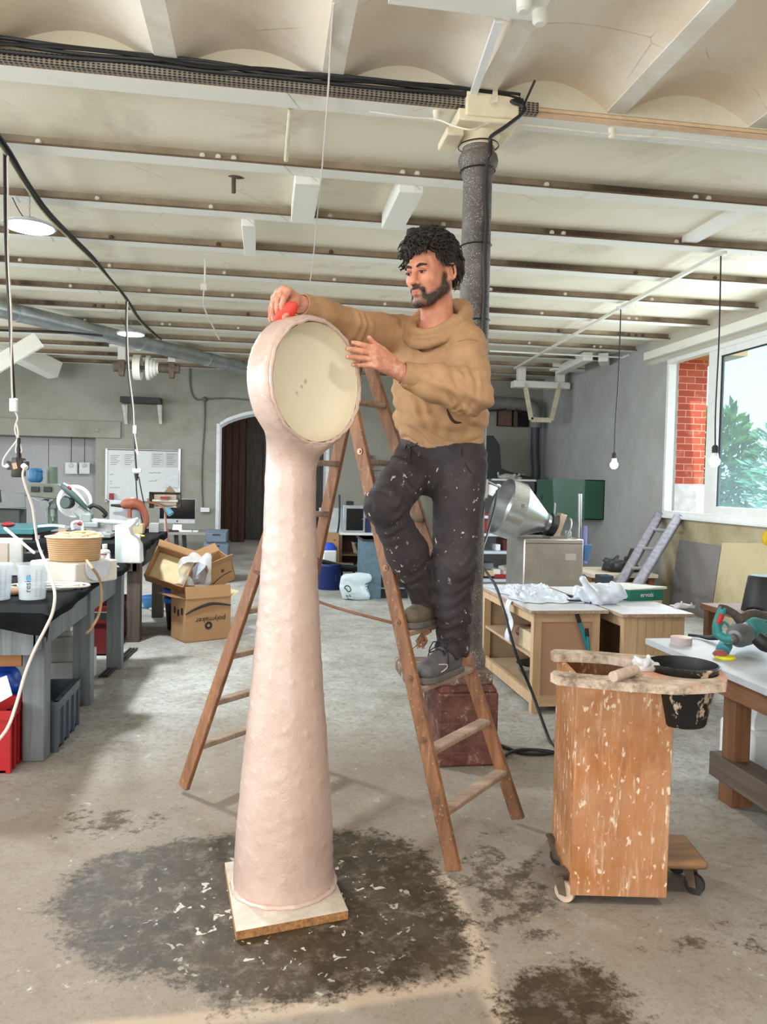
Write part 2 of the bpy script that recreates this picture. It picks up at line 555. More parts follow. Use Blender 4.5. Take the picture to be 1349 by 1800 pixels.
    sp = q.math('ADD', at_('spat'), q.math('MULTIPLY', q.math('SUBTRACT', q.noise(vec, 11, 9, .8), .47), 1.5))
    spm = q.ramp(q.math('ADD', sp, .5), [(.40, .85), (.50, 0.0)])
    dampm = q.math('MAXIMUM', wetm, spm)
    patchy = q.ramp(q.noise(vec, 13, 9, .8), [(.5, 1.0), (.68, .35)])
    dampm = q.math('MULTIPLY', dampm, patchy)
    c = q.mix(dampm, c, q.ramp(med, [(.35, C(50, 41, 30)), (.65, C(78, 66, 50))]))
    drip = q.ramp(q.noise(q.coord(scale=(1, .8, 1)), 26, 3, .5, .6), [(.615, 0.0), (.64, 1.0)])
    near = q.ramp(q.math('ADD', at_('splash'), q.math('MULTIPLY', q.noise(vec, 6, 3), .25)), [(.42, 1.0), (.70, 0.0)])
    rnd = q.ramp(q.noise(vec, 15, 2), [(.47, 0.0), (.51, 1.0)])
    c = q.mix(q.math('MULTIPLY', q.math('MULTIPLY', drip, near), rnd), c, C(200, 196, 186))
    q.bump(q.math('ADD', q.math('MULTIPLY', fine, .6), q.math('MULTIPLY', med, .8)), .25, .01)
    rg = q.math('SUBTRACT', q.math('ADD', .55, q.math('MULTIPLY', fine, .3)), q.math('MULTIPLY', wetm, .26))
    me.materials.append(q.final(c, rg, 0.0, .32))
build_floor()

YB, XR, XL, YF, ZB, ZP = 13.2, 4.88, -6.0, -4.0, 3.235, 3.305
# ---- back wall with the arched passage and the recess on the left
DX0, DX1 = P(385, 850, YB).x, P(573, 850, YB).x
DZ = P(385, 748, YB).z; DZT = P(462, 724, YB).z
NX1 = P(168, 830, YB).x; NZ = P(100, 767, YB).z
w = MB()
w.b2((NX1, YB, 0), (DX0, YB + .55, 3.6))
w.b2((DX1, YB, 0), (XR + .3, YB + .55, 3.6))
w.b2((XL - .3, YB, NZ), (NX1, YB + .55, 3.6))
w.b2((XL - .3, YB + .42, 0), (NX1, YB + .55, NZ))
arc = []
for i in range(17):
    t = i / 16
    arc.append((DX0 + (DX1 - DX0) * t, DZ + (DZT - DZ) * math.sin(math.pi * t) ** .75))
w.prism(arc + [(DX1, 3.6), (DX0, 3.6)], .55, Matrix(((1, 0, 0, 0), (0, 0, -1, YB + .55), (0, 1, 0, 0), (0, 0, 0, 1))))
struct('wall_back', w, M_wall)
w = MB()                                   # bright reveal round the passage
for i in range(16):
    (a, b), (c_, d) = arc[i], arc[i + 1]
    w.hexa([V(a, YB - .012, b - .005), V(c_, YB - .012, d - .005), V(c_, YB + .56, d - .005), V(a, YB + .56, b - .005), V(a, YB - .012, b + .05), V(c_, YB - .012, d + .05), V(c_, YB + .56, d + .05), V(a, YB + .56, b + .05)])
w.b2((DX0 - .05, YB - .012, 0), (DX0 + .005, YB + .56, DZ + .03)); w.b2((DX1 - .005, YB - .012, 0), (DX1 + .05, YB + .56, DZ + .03))
struct('trim_1', w, plain((226, 230, 234), .6))
w = MB(); w.b2((XL, YB - .05, NZ - .005), (P(213, 780, YB).x, YB + .02, NZ + .27)); w.cyl((P(172, 762, YB).x, YB - .06, NZ + .12), (P(172, 762, YB).x, YB, NZ + .12), .04)
struct('trim_2', w, M_wall, bevel=.01)
# pale lining boards in the recess
w = MB()
for i in range(7):
    x0 = NX1 - .02 - i * .82
    if x0 - .8 < XL: break
    w.b2((x0 - .81, YB + .395, .3), (x0, YB + .42, NZ - .01))
struct('trim_3', w, plain((170, 168, 172), .6, var=.05))
# ---- passage behind the arch
w = MB(); w.b2((-2.4, 19.0, -.02), (3.0, 19.2, 3.6)); w.b2((-2.4, 13.75, 0), (-2.3, 19.2, 3.6)); w.b2((2.2, 13.75, 0), (2.3, 19.2, 3.6)); w.b2((-2.4, 13.75, 3.4), (2.3, 19.2, 3.6))
struct('wall_passage', w, plain((70, 66, 60), .9))
w = MB()
xa, xb = P(372, 850, 17.6).x, P(431, 850, 17.6).x
for i in range(5):
    w.b2((xa + (xb - xa) * i / 5 + .006, 17.6, .01), (xa + (xb - xa) * (i + 1) / 5 - .006, 17.66, 3.1))
w.b2((xa, 17.64, .02), (xb, 17.7, 3.1))
d1 = struct('door_1', w, wood('brown_stained_planks', (84, 52, 40), (52, 32, 26), 2))
w = MB()
xa, xb = P(432, 850, 18.4).x, 1.9
for i in range(6):
    w.b2((xa + (xb - xa) * i / 6 + .006, 18.4, .01), (xa + (xb - xa) * (i + 1) / 6 - .006, 18.46, 3.1))
w.b2((xa, 18.36, 2.35), (xb, 18.46, 2.62)); w.b2((xa, 18.45, .02), (xb, 18.5, 3.1))
struct('door_2', w, wood('grey_dark_planks', (86, 82, 78), (54, 50, 48), 2))

# ---- right wall with the sliding window
SZ, TZ = 1.085, 2.985
WY1, WY0 = 8.84, 5.0
q = NB('right_wall_paint')
ge = q.n('NewGeometry')
sx = q.n('SeparateXYZ', i={0: ge.outputs['Position']})
vec = q.coord()
grey = q.ramp(q.noise(vec, 2.0, 8, .7), [(.35, C(178, 180, 180)), (.7, C(160, 160, 158))])
beige = q.ramp(q.noise(vec, 2.6, 8, .7), [(.3, C(196, 188, 162)), (.7, C(160, 146, 116))])
low = q.math('MULTIPLY', q.ramp(q.math('MULTIPLY', sx.outputs[2], .5), [(.528, 1.0), (.532, 0.0)]), q.ramp(q.math('MULTIPLY', sx.outputs[1], .1), [(.885, 1.0), (.89, 0.0)]))
hi_ = q.math('MULTIPLY', q.ramp(q.math('MULTIPLY', sx.outputs[2], .25), [(.745, 0.0), (.75, 1.0)]), q.ramp(q.math('MULTIPLY', sx.outputs[1], .1), [(.925, 1.0), (.95, 0.0)]))
c = q.mix(low, grey, beige)
c = q.mix(hi_, c, C(206, 200, 186))
q.bump(q.noise(vec, 9, 8, .7), .25, .01)
M_wr = q.final(c, .85)
w = MB()
w.b2((XR, YF, 0), (XR + .12, YB + .5, SZ)); w.b2((XR, YF, TZ), (XR + .12, YB + .5, 3.6))
w.b2((XR, WY1, SZ), (XR + .12, YB + .5, TZ)); w.b2((XR, YF, SZ), (XR + .12, WY0, TZ))
struct('wall_right', w, M_wr)
w = MB(); w.b2((XR - .09, 4.0, 3.045), (XR, 9.35, 3.15))
struct('trim_4', w, M_beamw, bevel=.008)
win = thing('window_1', 'white sliding window in the right wall, near half glazed and far half open', 'window', (XR, 7, SZ), kind='structure')
M_frame = plain((232, 235, 236), .4, var=.04)
w = MB()
fw = .055
w.b2((XR - .04, WY0, SZ), (XR + .06, WY1, SZ + fw)); w.b2((XR - .04, WY0, TZ - fw), (XR + .06, WY1, TZ))
w.b2((XR - .04, WY1 - fw, SZ + fw), (XR + .06, WY1, TZ - fw)); w.b2((XR - .04, WY0, SZ + fw), (XR + .06, WY0 + fw, TZ - fw))
w.b2((XR - .07, WY0, SZ - .035), (XR + .02, WY1 + .02, SZ + .0))
obj('window_frame', w, M_frame, win, bevel=.006)
ym1 = PX(1243, 850, XR).y; ym0 = PX(1264, 850, XR).y
w = MB()
w.b2((XR - .03, ym0, SZ + .05), (XR + .02, ym1, TZ - .05)); w.b2((XR - .03, WY0 + .05, SZ + .05), (XR + .02, ym0, SZ + .14)); w.b2((XR - .03, WY0 + .05, TZ - .13), (XR + .02, ym0, TZ - .05))
w.b2((XR - .03, WY0 + .05, SZ + .1), (XR + .02, WY0 + .12, TZ - .1))
sash = obj('window_sash', w, M_frame, win, bevel=.006)
w = MB(); w.b2((XR - .008, WY0 + .11, SZ + .13), (XR - .002, ym0 + .005, TZ - .12))
obj('window_pane', w, glass_like('hazy_blue_glass', (.80, .95, 1, 1), .16, .08), win)
w = MB(); w.b2((XR - .02, WY0 + .1, SZ + .125), (XR + .012, ym0 + .004, SZ + .14)); w.b2((XR - .02, ym0 - .012, SZ + .13), (XR + .012, ym0 + .004, TZ - .12)); w.b2((XR - .02, WY0 + .1, TZ - .14), (XR + .012, ym0 + .004, TZ - .125))
obj('window_gasket', w, M_black, sash)

# ---- unseen left wall (window openings) and gable wall behind the camera (gate opening): they let the daylight in
w = MB()
ys_ = [YF, -2.5, -.1, 1.2, 3.6, 5.0, 7.4, 8.8, 11.2, YB + .5]
w.b2((XL - .3, YF, 0), (XL, YB + .5, 1.2)); w.b2((XL - .3, YF, 3.0), (XL, YB + .5, 3.6))
for i in range(0, 10, 2): w.b2((XL - .3, ys_[i], 1.2), (XL, ys_[i + 1], 3.0))
struct('wall_left', w, M_wall)
w = MB(); w.b2((XL, YF - .3, 0), (-4.2, YF, 3.6)); w.b2((-1.0, YF - .3, 0), (-.12, YF, 3.6)); w.b2((.52, YF - .3, 0), (XR + .3, YF, 3.6)); w.b2((-.12, YF - .3, 2.3), (.52, YF, 3.6)); w.b2((-4.2, YF - .3, 3.3), (-1.0, YF, 3.6))  # the narrow slot is cut for the added streak light
struct('wall_front', w, M_wall)

# ---- ceiling: flat panels behind the girder, shallow plastered arches in front of it
w = MB(); w.b2((XL - .3, 3.78, ZP), (XR + .35, YB + .6, ZP + .3))
struct('ceiling', w, M_ceil)
def i_beam(y, zb, web_h, k, fl=.125, bolts=True, name='ceiling_beam', where=''):
    b = thing(name, where, 'ceiling beam', (0, y, zb), kind='structure')
    w = MB(); w.b2((XL, y + fl / 2 - .012, zb + .01), (XR - .005, y + fl / 2 + .012, zb + web_h + .02))
    obj('web', w, M_web, b)
    w = MB(); w.b2((XL, y, zb), (XR - .005, y + fl, zb + .012))
    obj('flange', w, M_beamw, b)
    w = MB(); w.b2((XL, y - .004, zb + .001), (XR - .005, y, zb + .012))
    obj('flange_edge', w, plain((104, 84, 66), .8, var=.4, scale=6), b)
    if bolts:
        rg = random.Random(k * 7)
        x = -2.2 + rg.random() * .5; first = None
        while x < XR - .3:
            yb = y + fl / 2 - .012
            if first is None:
                w = MB(); w.lathe([(.0, -.018), (.012, -.016), (.018, -.008), (.019, 0)], (x, yb, zb + web_h * .55), (0, 1, 0), 10)
                first = obj('bolt', w, M_offw if k % 3 else M_rust, b); x0 = x
            else:
                c = first.copy(); col.objects.link(c); c.parent = b; c.location.x += x - x0
            x += rg.choice([.09, .75, .82, .9, 1.0])
    return b
names = ['second beam behind the cast column girder', 'third', 'fourth', 'fifth', 'sixth', 'seventh', 'eighth', 'ninth', 'tenth', 'eleventh']
for k in range(1, 12):
    i_beam(3.75 + .85 * k, ZB, ZP - ZB, k, bolts=k < 8, where='white ceiling beam, number %d counted back from the girder on the column' % k)
gir = thing('ceiling_girder', 'deep painted steel girder resting on the cast column with a cable tray along it', 'ceiling beam', (0, 3.75, ZB), kind='structure')
w = MB(); w.b2((XL, 3.80, ZB + .01), (XR - .005, 3.84, ZB + .4)); obj('web', w, m_plaster('girder_paint', (226, 204, 176), (150, 118, 92), .5, .8, 2), gir)
w = MB(); w.b2((XL, 3.75, ZB), (XR - .005, 3.89, ZB + .014)); obj('flange', w, M_beamw, gir)
w = MB(); w.b2((XL, 3.746, ZB + .001), (XR - .005, 3.75, ZB + .02)); obj('flange_edge', w, plain((206, 178, 148), .8, var=.2, scale=6), gir)
w = MB(); w.b2((XL, 3.79, ZB + .055), (XR - .005, 3.80, ZB + .072)); obj('web_ledge', w, plain((236, 206, 170), .7), gir)
ribx = [-3.66, -2.87, -2.07, -1.27, -.476, .284, 1.03, 1.74, 2.53, 3.32, 4.1, 4.9]
ribx = [-5.26, -4.46] + ribx
RZ = ZB + .075
q = NB('rib_paint')
vec = q.coord()
M_rib = q.final(q.ramp(q.noise(vec, 3, 7, .7), [(.4, C(238, 236, 228)), (.75, C(214, 196, 170))]), .6)
for i, x in enumerate(ribx):
    w = MB(); w.b2((x - .05, YF, RZ), (x + .05, 3.80, RZ + .014)); w.b2((x - .012, YF, RZ + .004), (x + .012, 3.80, RZ + .16))
    struct('vault_rib', w, M_rib, None, 'white steel rib carrying the ceiling arches in front of the girder, rib %d from the left wall' % (i + 1), 'ceiling beam')
w = MB()
for a, b in zip(ribx[:-1], ribx[1:]):
    n = 14; pts = []
    for i in range(n + 1):
        t = i / n
        pts.append((a + .046 + (b - a - .092) * t, RZ + .003 + .125 * (1 - (2 * t - 1) ** 2)))
    w.prism(pts + [(b - .046, RZ + .3), (a + .046, RZ + .3)], 3.80 - YF, Matrix(((1, 0, 0, 0), (0, 0, -1, 3.80), (0, 1, 0, 0), (0, 0, 0, 1))))
struct('ceiling_vault', w, M_vault, smooth=25)

# ---- cast column on its brick pedestal
CX, CY = 1.045, 3.86
colm = thing('cast_column', 'dark speckled cast iron column on a brick pedestal carrying the girder', 'column', (CX, CY, 0), kind='structure')
q = NB('speckled_iron')
vec = q.coord()
vo = q.n('TexVoronoi', i={'Vector': vec, 'Scale': 120.0})
sp = q.math('MULTIPLY', q.ramp(vo.outputs['Distance'], [(.20, .9), (.34, 0.0)]), q.ramp(q.noise(vec, 9, 6), [(.42, 0.0), (.6, 1.0)]))
c = q.mix(sp, q.ramp(q.noise(vec, 6, 7), [(.3, C(70, 64, 60)), (.7, C(112, 104, 98))]), C(205, 198, 190))
q.bump(q.noise(vec, 50, 6), .4, .004)
M_col = q.final(c, .6)
w = MB(); w.lathe([(.105, .46), (.105, .52), (.088, .56), (.082, .9), (.073, 2.95), (.078, 2.96), (.082, 2.975), (.079, 2.99), (.085, 3.0), (.098, 3.02), (.102, 3.045), (.095, 3.07), (.082, 3.08), (.082, 3.12)], (CX, CY, 0), n=40)
obj('shaft', w, M_col, colm, smooth=50)
w = MB(); w.lathe([(.08, 3.10), (.088, 3.13), (.112, 3.175), (.13, 3.19)], (CX, CY, 0), n=36); w.b2((CX - .15, CY - .17, 3.165), (CX + .15, CY + .15, 3.222)); w.b2((CX - .115, CY - .185, 3.185), (CX + .15, CY - .15, 3.30)); w.b2((CX - .19, CY - .1, 3.12), (CX - .1, CY + .1, 3.16))
obj('capital', w, plain((236, 222, 192), .7, var=.1, scale=6, bump=.2), colm, bevel=.008)
q = NB('painted_brick_pedestal')
vec = q.coord()
br = q.n('TexBrick', i={'Vector': q.coord(scale=(1, 1, 1), rot=(math.pi / 2, 0, 0)), 'Color1': C(104, 50, 40), 'Color2': C(66, 36, 32), 'Mortar': C(96, 62, 54), 'Scale': 3.6, 'Mortar Size': .010, 'Brick Width': .75, 'Row Height': .26})
base = q.mix(q.ramp(q.noise(vec, 7, 8, .75), [(.4, 0.0), (.62, .85)]), br.outputs[0], C(120, 78, 66))
sp = q.ramp(q.noise(vec, 16, 8, .8), [(.56, 0.0), (.64, .7)])
c = q.mix(sp, base, C(176, 158, 146))
q.bump(br.outputs['Fac'], .5, .01)
M_ped = q.final(c, .8)
w = MB(); w.b2((CX - .18, CY - .20, 0), (CX + .125, CY + .17, .37)); w.hexa([V(CX - .18, CY - .2, .37), V(CX + .125, CY - .2, .37), V(CX + .125, CY + .17, .37), V(CX - .18, CY + .17, .37), V(CX - .155, CY - .17, .41), V(CX + .10, CY - .17, .41), V(CX + .10, CY + .14, .41), V(CX - .155, CY + .14, .41)])
obj('pedestal', w, M_ped, colm, bevel=.012)
w = MB(); w.b2((CX - .34, CY - .18, .40), (CX + .10, CY + .19, .468))
q = NB('splashed_slab'); vec = q.coord()
obj('cap_slab', w, q.final(q.ramp(q.noise(vec, 22, 7, .75), [(.42, C(92, 70, 60)), (.55, C(120, 98, 86)), (.64, C(205, 198, 188))]), .7), colm, bevel=.012)

# ---- outside the window: brick pier on a pale stone, garden wall, shrubs, tree
q = NB('red_brick')
br = q.n('TexBrick', offset=.5, i={'Vector': q.coord(rot=(math.pi / 2, 0, 0)), 'Color1': C(196, 96, 74), 'Color2': C(176, 76, 58), 'Mortar': C(226, 170, 150), 'Scale': 2.75, 'Mortar Size': .014, 'Brick Width': .62, 'Row Height': .235, 'Bias': -.1})
M_brick = q.final(q.mix(q.ramp(q.noise(q.coord(), 5, 6), [(.56, 0.0), (.7, .6)]), br.outputs[0], C(226, 150, 130)), .85)
pl = PX(1186, 800, XR + .35); pr_ = P(1240, 700, 9.15)
pz = P(1210, 851, 9.15).z
pier = thing('brick_pier', 'red brick pier on a pale stone base outside the open half of the window', 'pier', (5.7, 9.3, -.2))
pxl, pxr = P(1176, 750, 9.15).x - .1, P(1241, 750, 9.15).x
w = MB(); w.b2((max(pxl, XR + .13), 9.15, pz), (pxr, 9.6, 3.3)); obj('brickwork', w, M_brick, pier)
w = MB(); w.b2((max(pxl, XR + .13), 9.12, -.2), (pxr + .0, 9.62, pz)); obj('stone_base', w, plain((232, 230, 232), .9, var=.2, scale=9, bump=.3), pier, bevel=.01)
w = MB(); w.b2((max(pxl, XR + .13), 8.7, 3.05), (pxr + .25, 9.7, 3.22)); obj('timber_lintel', w, wood('golden_timber', (216, 160, 96), (176, 120, 66), 0), pier)  # lintel in one golden timber colour with grain
w = MB(); w.b2((5.6, 12.4, -.2), (16, 12.7, .95))
solo('garden_wall', w, plain((120, 122, 86), .9, var=.2), 'low mossy garden wall seen through the open window', 'wall')
w = MB(); w.b2((5.3, -8, -.4), (40, 40, -.2))
o = struct('ground', w, plain((150, 150, 120), .9))
def leaf_blob(name, centre, rad, nleaf, size, mat, stem_mat, label, seed, long=2.6):
    rg = random.Random(seed)
    t = thing(name, label, 'shrub' if rad[2] < 1.2 else 'tree', (centre[0], centre[1], -.2))
    w = MB()
    for _ in range(nleaf):
        while True:
            p = Vector((rg.uniform(-1, 1), rg.uniform(-1, 1), rg.uniform(-1, 1)))
            if .25 < p.length < 1: break
        c_ = Vector(centre) + Vector((p.x * rad[0], p.y * rad[1], p.z * rad[2]))
        d = (p + Vector((rg.uniform(-.8, .8), rg.uniform(-.8, .8), rg.uniform(-.3, .9)))).normalized()
        sd = d.orthogonal().normalized(); sd.rotate(Matrix.Rotation(rg.uniform(0, 6.3), 3, d))
        L_ = size * rg.uniform(.7, 1.3); wd = L_ / long
        up = d.cross(sd) * wd * .15
        w.add([c_, c_ + d * L_ * .5 + sd * wd / 2 + up, c_ + d * L_, c_ + d * L_ * .5 - sd * wd / 2 + up], [(0, 1, 2, 3)])
    f = obj('foliage', w, mat, t, smooth=None); f['kind'] = 'stuff'
    w = MB()
    w.tube([(centre[0], centre[1], -.2), (centre[0] + .05, centre[1], centre[2] * .5), centre], [.09 * rad[2] / 1.5, .06 * rad[2] / 1.5, .02], 8, 4)
    for k in range(6):
        a = k * 1.05
        w.tube([(centre[0], centre[1], centre[2] * .55), Vector(centre) + Vector((math.cos(a) * rad[0] * .7, math.sin(a) * rad[1] * .7, rad[2] * .4 * math.sin(k * 2)))], [.035, .01], 6)
    obj('trunk', w, stem_mat, t)
M_leaf1 = plain((84, 130, 52), .5, var=.4, scale=3)
M_leaf2 = plain((120, 176, 140), .5, var=.35, scale=3)
M_bark = plain((110, 92, 74), .9)
c1 = P(1252, 760, 10.9)
leaf_blob('leafy_shrub', (c1.x + .15, 10.9, 1.7), (.5, .4, 1.0), 900, .20, M_leaf1, M_bark, 'green broad-leaved shrub beyond the brick pier', 3, 2.2)
c2 = P(1335, 760, 9.5)
leaf_blob('garden_tree', (c2.x + 1.25, 9.2, 1.55), (1.5, .9, 1.25), 4200, .17, M_leaf2, M_bark, 'feathery tree seen through the hazy window pane', 5, 4.5)
# ================================================================== smooth blended bodies from distance fields
class Field:
    def __init__(s, xs, ys, zs, big=.2):
        s.xs, s.ys, s.zs = [np.asarray(a, np.float32) for a in (xs, ys, zs)]
        s.f = np.full((len(xs), len(ys), len(zs)), big, np.float32)
    def sub(s, lo, hi):
        r = []
        for a, l, h in zip((s.xs, s.ys, s.zs), lo, hi):
            i = int(np.searchsorted(a, l)); j = int(np.searchsorted(a, h))
            r.append(slice(max(0, i - 1), min(len(a), j + 1)))
        X, Y, Z = s.xs[r[0]][:, None, None], s.ys[r[1]][None, :, None], s.zs[r[2]][None, None, :]
        return tuple(r), X, Y, Z
    def put(s, fn, lo, hi, k=.02, op='u'):
        pad = .06 + k
        sl, X, Y, Z = s.sub([v - pad for v in lo], [v + pad for v in hi])
        if 0 in s.f[sl].shape: return
        d = fn(X, Y, Z).astype(np.float32)
        a = s.f[sl]
        if op == 'u':
            if k > 0:
                h = np.clip(.5 + .5 * (a - d) / k, 0, 1)
                s.f[sl] = a * (1 - h) + d * h - k * h * (1 - h)
            else: s.f[sl] = np.minimum(a, d)
        else:                              # subtract
            if k > 0:
                h = np.clip(.5 - .5 * (a + d) / k, 0, 1)
                s.f[sl] = a * (1 - h) - d * h + k * h * (1 - h)
            else: s.f[sl] = np.maximum(a, -d)
    def cone(s, a, b, ra, rb=None, k=.02, op='u', squash=None):
        rb = ra if rb is None else rb
        a = np.array(a, float); b = np.array(b, float); e = b - a; L2 = max(float(e @ e), 1e-12)
        R = max(ra, rb) * (1 if squash is None else max(1.0, 1 / min(1, squash[1])))
        def fn(X, Y, Z):
            px, py, pz = X - a[0], Y - a[1], Z - a[2]
            t = np.clip((px * e[0] + py * e[1] + pz * e[2]) / L2, 0, 1)
            dx, dy, dz = px - t * e[0], py - t * e[1], pz - t * e[2]
            if squash is not None:         # squash=(dir, factor): shorter along dir
                n, fct = squash
                q = dx * n[0] + dy * n[1] + dz * n[2]
                g = q * (1 / fct - 1)
                dx, dy, dz = dx + g * n[0], dy + g * n[1], dz + g * n[2]
            return np.sqrt(dx * dx + dy * dy + dz * dz) - (ra + (rb - ra) * t)
        s.put(fn, np.minimum(a, b) - R, np.maximum(a, b) + R, k, op)
    def ell(s, c, r, R=None, k=.02, op='u'):
        c = np.array(c, float); r = np.array(r, float)
        M = np.eye(3) if R is None else np.array(R, float)     # rows: local axes in world
        m = float(r.max())
        def fn(X, Y, Z):
            px, py, pz = X - c[0], Y - c[1], Z - c[2]
            q = [(px * M[i][0] + py * M[i][1] + pz * M[i][2]) for i in range(3)]
            k0 = np.sqrt(sum((q[i] / r[i]) ** 2 for i in range(3)))
            k1 = np.sqrt(sum((q[i] / r[i] ** 2) ** 2 for i in range(3))) + 1e-9
            return k0 * (k0 - 1) / k1
        s.put(fn, c - m, c + m, k, op)
    def disc(s, c, n, rad, half, rnd, k=.02, op='u'):
        c = np.array(c, float); n = np.array(n, float); n = n / np.linalg.norm(n)
        def fn(X, Y, Z):
            px, py, pz = X - c[0], Y - c[1], Z - c[2]
            h = px * n[0] + py * n[1] + pz * n[2]
            rr = np.sqrt(np.maximum(px * px + py * py + pz * pz - h * h, 0))
            a = rr - rad + rnd; b = np.abs(h) - half + rnd
            return np.minimum(np.maximum(a, b), 0) + np.sqrt(np.maximum(a, 0) ** 2 + np.maximum(b, 0) ** 2) - rnd
        m = math.hypot(rad, half)
        s.put(fn, c - m, c + m, k, op)
    def mesh(s):
        f = s.f; n = f < 0
        c = np.zeros((f.shape[0] - 1, f.shape[1] - 1, f.shape[2] - 1), np.uint8)
        offs = [(i, j, k) for i in (0, 1) for j in (0, 1) for k in (0, 1)]
        sh = c.shape
        for i, j, k in offs: c += n[i:i + sh[0], j:j + sh[1], k:k + sh[2]]
        ai, aj, ak = np.nonzero((c > 0) & (c < 8))
        vid = np.full(sh, -1, np.int64); vid[ai, aj, ak] = np.arange(len(ai))
        val = {o_: f[ai + o_[0], aj + o_[1], ak + o_[2]] for o_ in offs}
        acc = np.zeros((len(ai), 3)); cnt = np.zeros(len(ai))
        for axis in range(3):
            for o_ in offs:
                if o_[axis]: continue
                p = list(o_); p[axis] = 1; p = tuple(p)
                va, vb = val[o_], val[p]
                m = (va < 0) != (vb < 0)
                t = np.where(m, va / np.where(m, va - vb, 1), 0)
                pt = np.tile(np.array(o_, float), (len(ai), 1)); pt[:, axis] += t
                acc += pt * m[:, None]; cnt += m
        acc /= cnt[:, None]
        vs = np.stack([s.xs[ai] + acc[:, 0] * (s.xs[ai + 1] - s.xs[ai]), s.ys[aj] + acc[:, 1] * (s.ys[aj + 1] - s.ys[aj]), s.zs[ak] + acc[:, 2] * (s.zs[ak + 1] - s.zs[ak])], 1)
        quads = []
        for axis in range(3):
            A = [slice(None)] * 3; B = [slice(None)] * 3
            A[axis] = slice(0, -1); B[axis] = slice(1, None)
            na, nb = n[tuple(A)], n[tuple(B)]
            e = np.argwhere(na != nb)
            u, v_ = (axis + 1) % 3, (axis + 2) % 3
            ok = (e[:, u] > 0) & (e[:, v_] > 0) & (e[:, u] < f.shape[u] - 1) & (e[:, v_] < f.shape[v_] - 1)
            e = e[ok]
            flip = n[tuple(e.T)]
            def cell(du, dv):
                q = e.copy(); q[:, u] += du; q[:, v_] += dv
                return vid[tuple(q.T)]
            q = np.stack([cell(-1, -1), cell(0, -1), cell(0, 0), cell(-1, 0)], 1)
            q[~flip] = q[~flip][:, ::-1]
            quads.append(q)
        q = np.concatenate(quads)
        return vs, q

def np_normals(vs, q):
    fn = np.cross(vs[q[:, 2]] - vs[q[:, 0]], vs[q[:, 3]] - vs[q[:, 1]])
    nr = np.zeros_like(vs)
    for i in range(4): np.add.at(nr, q[:, i], fn)
    return nr / (np.linalg.norm(nr, axis=1)[:, None] + 1e-12)

def field_obj(name, fld, mat, parent=None, disp=None, relax=0, origin=None, label=None):
    vs, q = fld.mesh()
    for _ in range(relax):                 # light smoothing along edges
        acc = np.zeros_like(vs); cn = np.zeros(len(vs))
        for i in range(4):
            a, b = q[:, i], q[:, (i + 1) % 4]
            np.add.at(acc, a, vs[b]); np.add.at(cn, a, 1); np.add.at(acc, b, vs[a]); np.add.at(cn, b, 1)
        vs = vs * .5 + .5 * acc / np.maximum(cn, 1)[:, None]
    if disp is not None:
        vs = vs + np_normals(vs, q) * disp(vs)[:, None]
    me = bpy.data.meshes.new(name)
    if origin is None: origin = Vector(((vs[:, 0].min() + vs[:, 0].max()) / 2, (vs[:, 1].min() + vs[:, 1].max()) / 2, vs[:, 2].min()))
    vs = vs - np.array(tuple(origin))
    me.vertices.add(len(vs)); me.vertices.foreach_set('co', vs.astype(np.float32).ravel())
    me.loops.add(q.size); me.loops.foreach_set('vertex_index', q.astype(np.int32).ravel())
    me.polygons.add(len(q)); me.polygons.foreach_set('loop_start', np.arange(0, q.size, 4, dtype=np.int32))
    me.update(calc_edges=True)
    me.validate()
    me.polygons.foreach_set('use_smooth', np.ones(len(me.polygons), bool))
    me.materials.append(mat)
    o = bpy.data.objects.new(name, me)
    o.location = origin - (wloc(parent) if parent else Vector())
    link(o, parent)
    if label: o['label'] = label
    return o
def grid(lo, hi, h):
    return [np.arange(lo[i], hi[i] + h, h) for i in range(3)]
def bumps(p, amp, freq, seed):             # cheap smooth pseudo-noise for cloth and plaster
    rg = np.random.default_rng(seed)
    s = np.zeros(len(p)); a = amp
    for o_ in range(4):
        for _ in range(5):
            d = rg.normal(size=3); d /= np.linalg.norm(d)
            s += a / 5 * 1.6 * np.sin(p @ d * freq * rg.uniform(.7, 1.4) + rg.uniform(0, 6.28))
        freq *= 1.9; a *= .5
    return s

# ================================================================== the plaster sculpture
q = NB('wet_pinkish_plaster')
vec = q.coord()
c = q.ramp(q.noise(vec, 5, 7, .65), [(.3, C(194, 166, 153)), (.7, C(209, 184, 172))])
q.bump(q.math('ADD', q.noise(vec, 60, 6, .7), q.math('MULTIPLY', q.noise(vec, 160, 3), .7)), .45, .005)
q.b.inputs['Coat Weight'].default_value = .55
q.b.inputs['Coat Roughness'].default_value = .16
_cb = q.n('Bump', i={'Strength': .22, 'Distance': .004, 'Height': q.noise(vec, 70, 5, .7)})
q.t.links.new(_cb.outputs[0], q.b.inputs['Coat Normal'])
M_sculpt = q.final(c, .27, 0.0, .7)
q = NB('cream_dish_plaster')
vec = q.coord()
c = q.ramp(q.noise(vec, 3, 7, .6), [(.35, C(222, 211, 186)), (.7, C(230, 221, 198))])
c = q.mix(q.ramp(q.noise(vec, 17, 5, .7), [(.70, 0.0), (.74, .6)]), c, C(200, 188, 164))
q.bump(q.noise(vec, 9, 7, .6), .15, .01)
M_dish = q.final(c, .6)
SX, SY = .085, 2.6
DN = Vector((.65, -.76, 0)).normalized()
DC = P(560, 672, 2.5)
stat = thing('sculpture', 'tall pale plaster stem flaring into a round hollow disc, on a square chipboard', 'sculpture', (SX, SY, 0))
F_ = Field(*grid((-.22, 2.28, .02), (.45, 2.95, 2.02), .0075))
prof = [(.03, .172), (.12, .168), (.3, .158), (.55, .137), (.8, .115), (1.05, .097), (1.25, .089), (1.4, .087), (1.6, .082)]
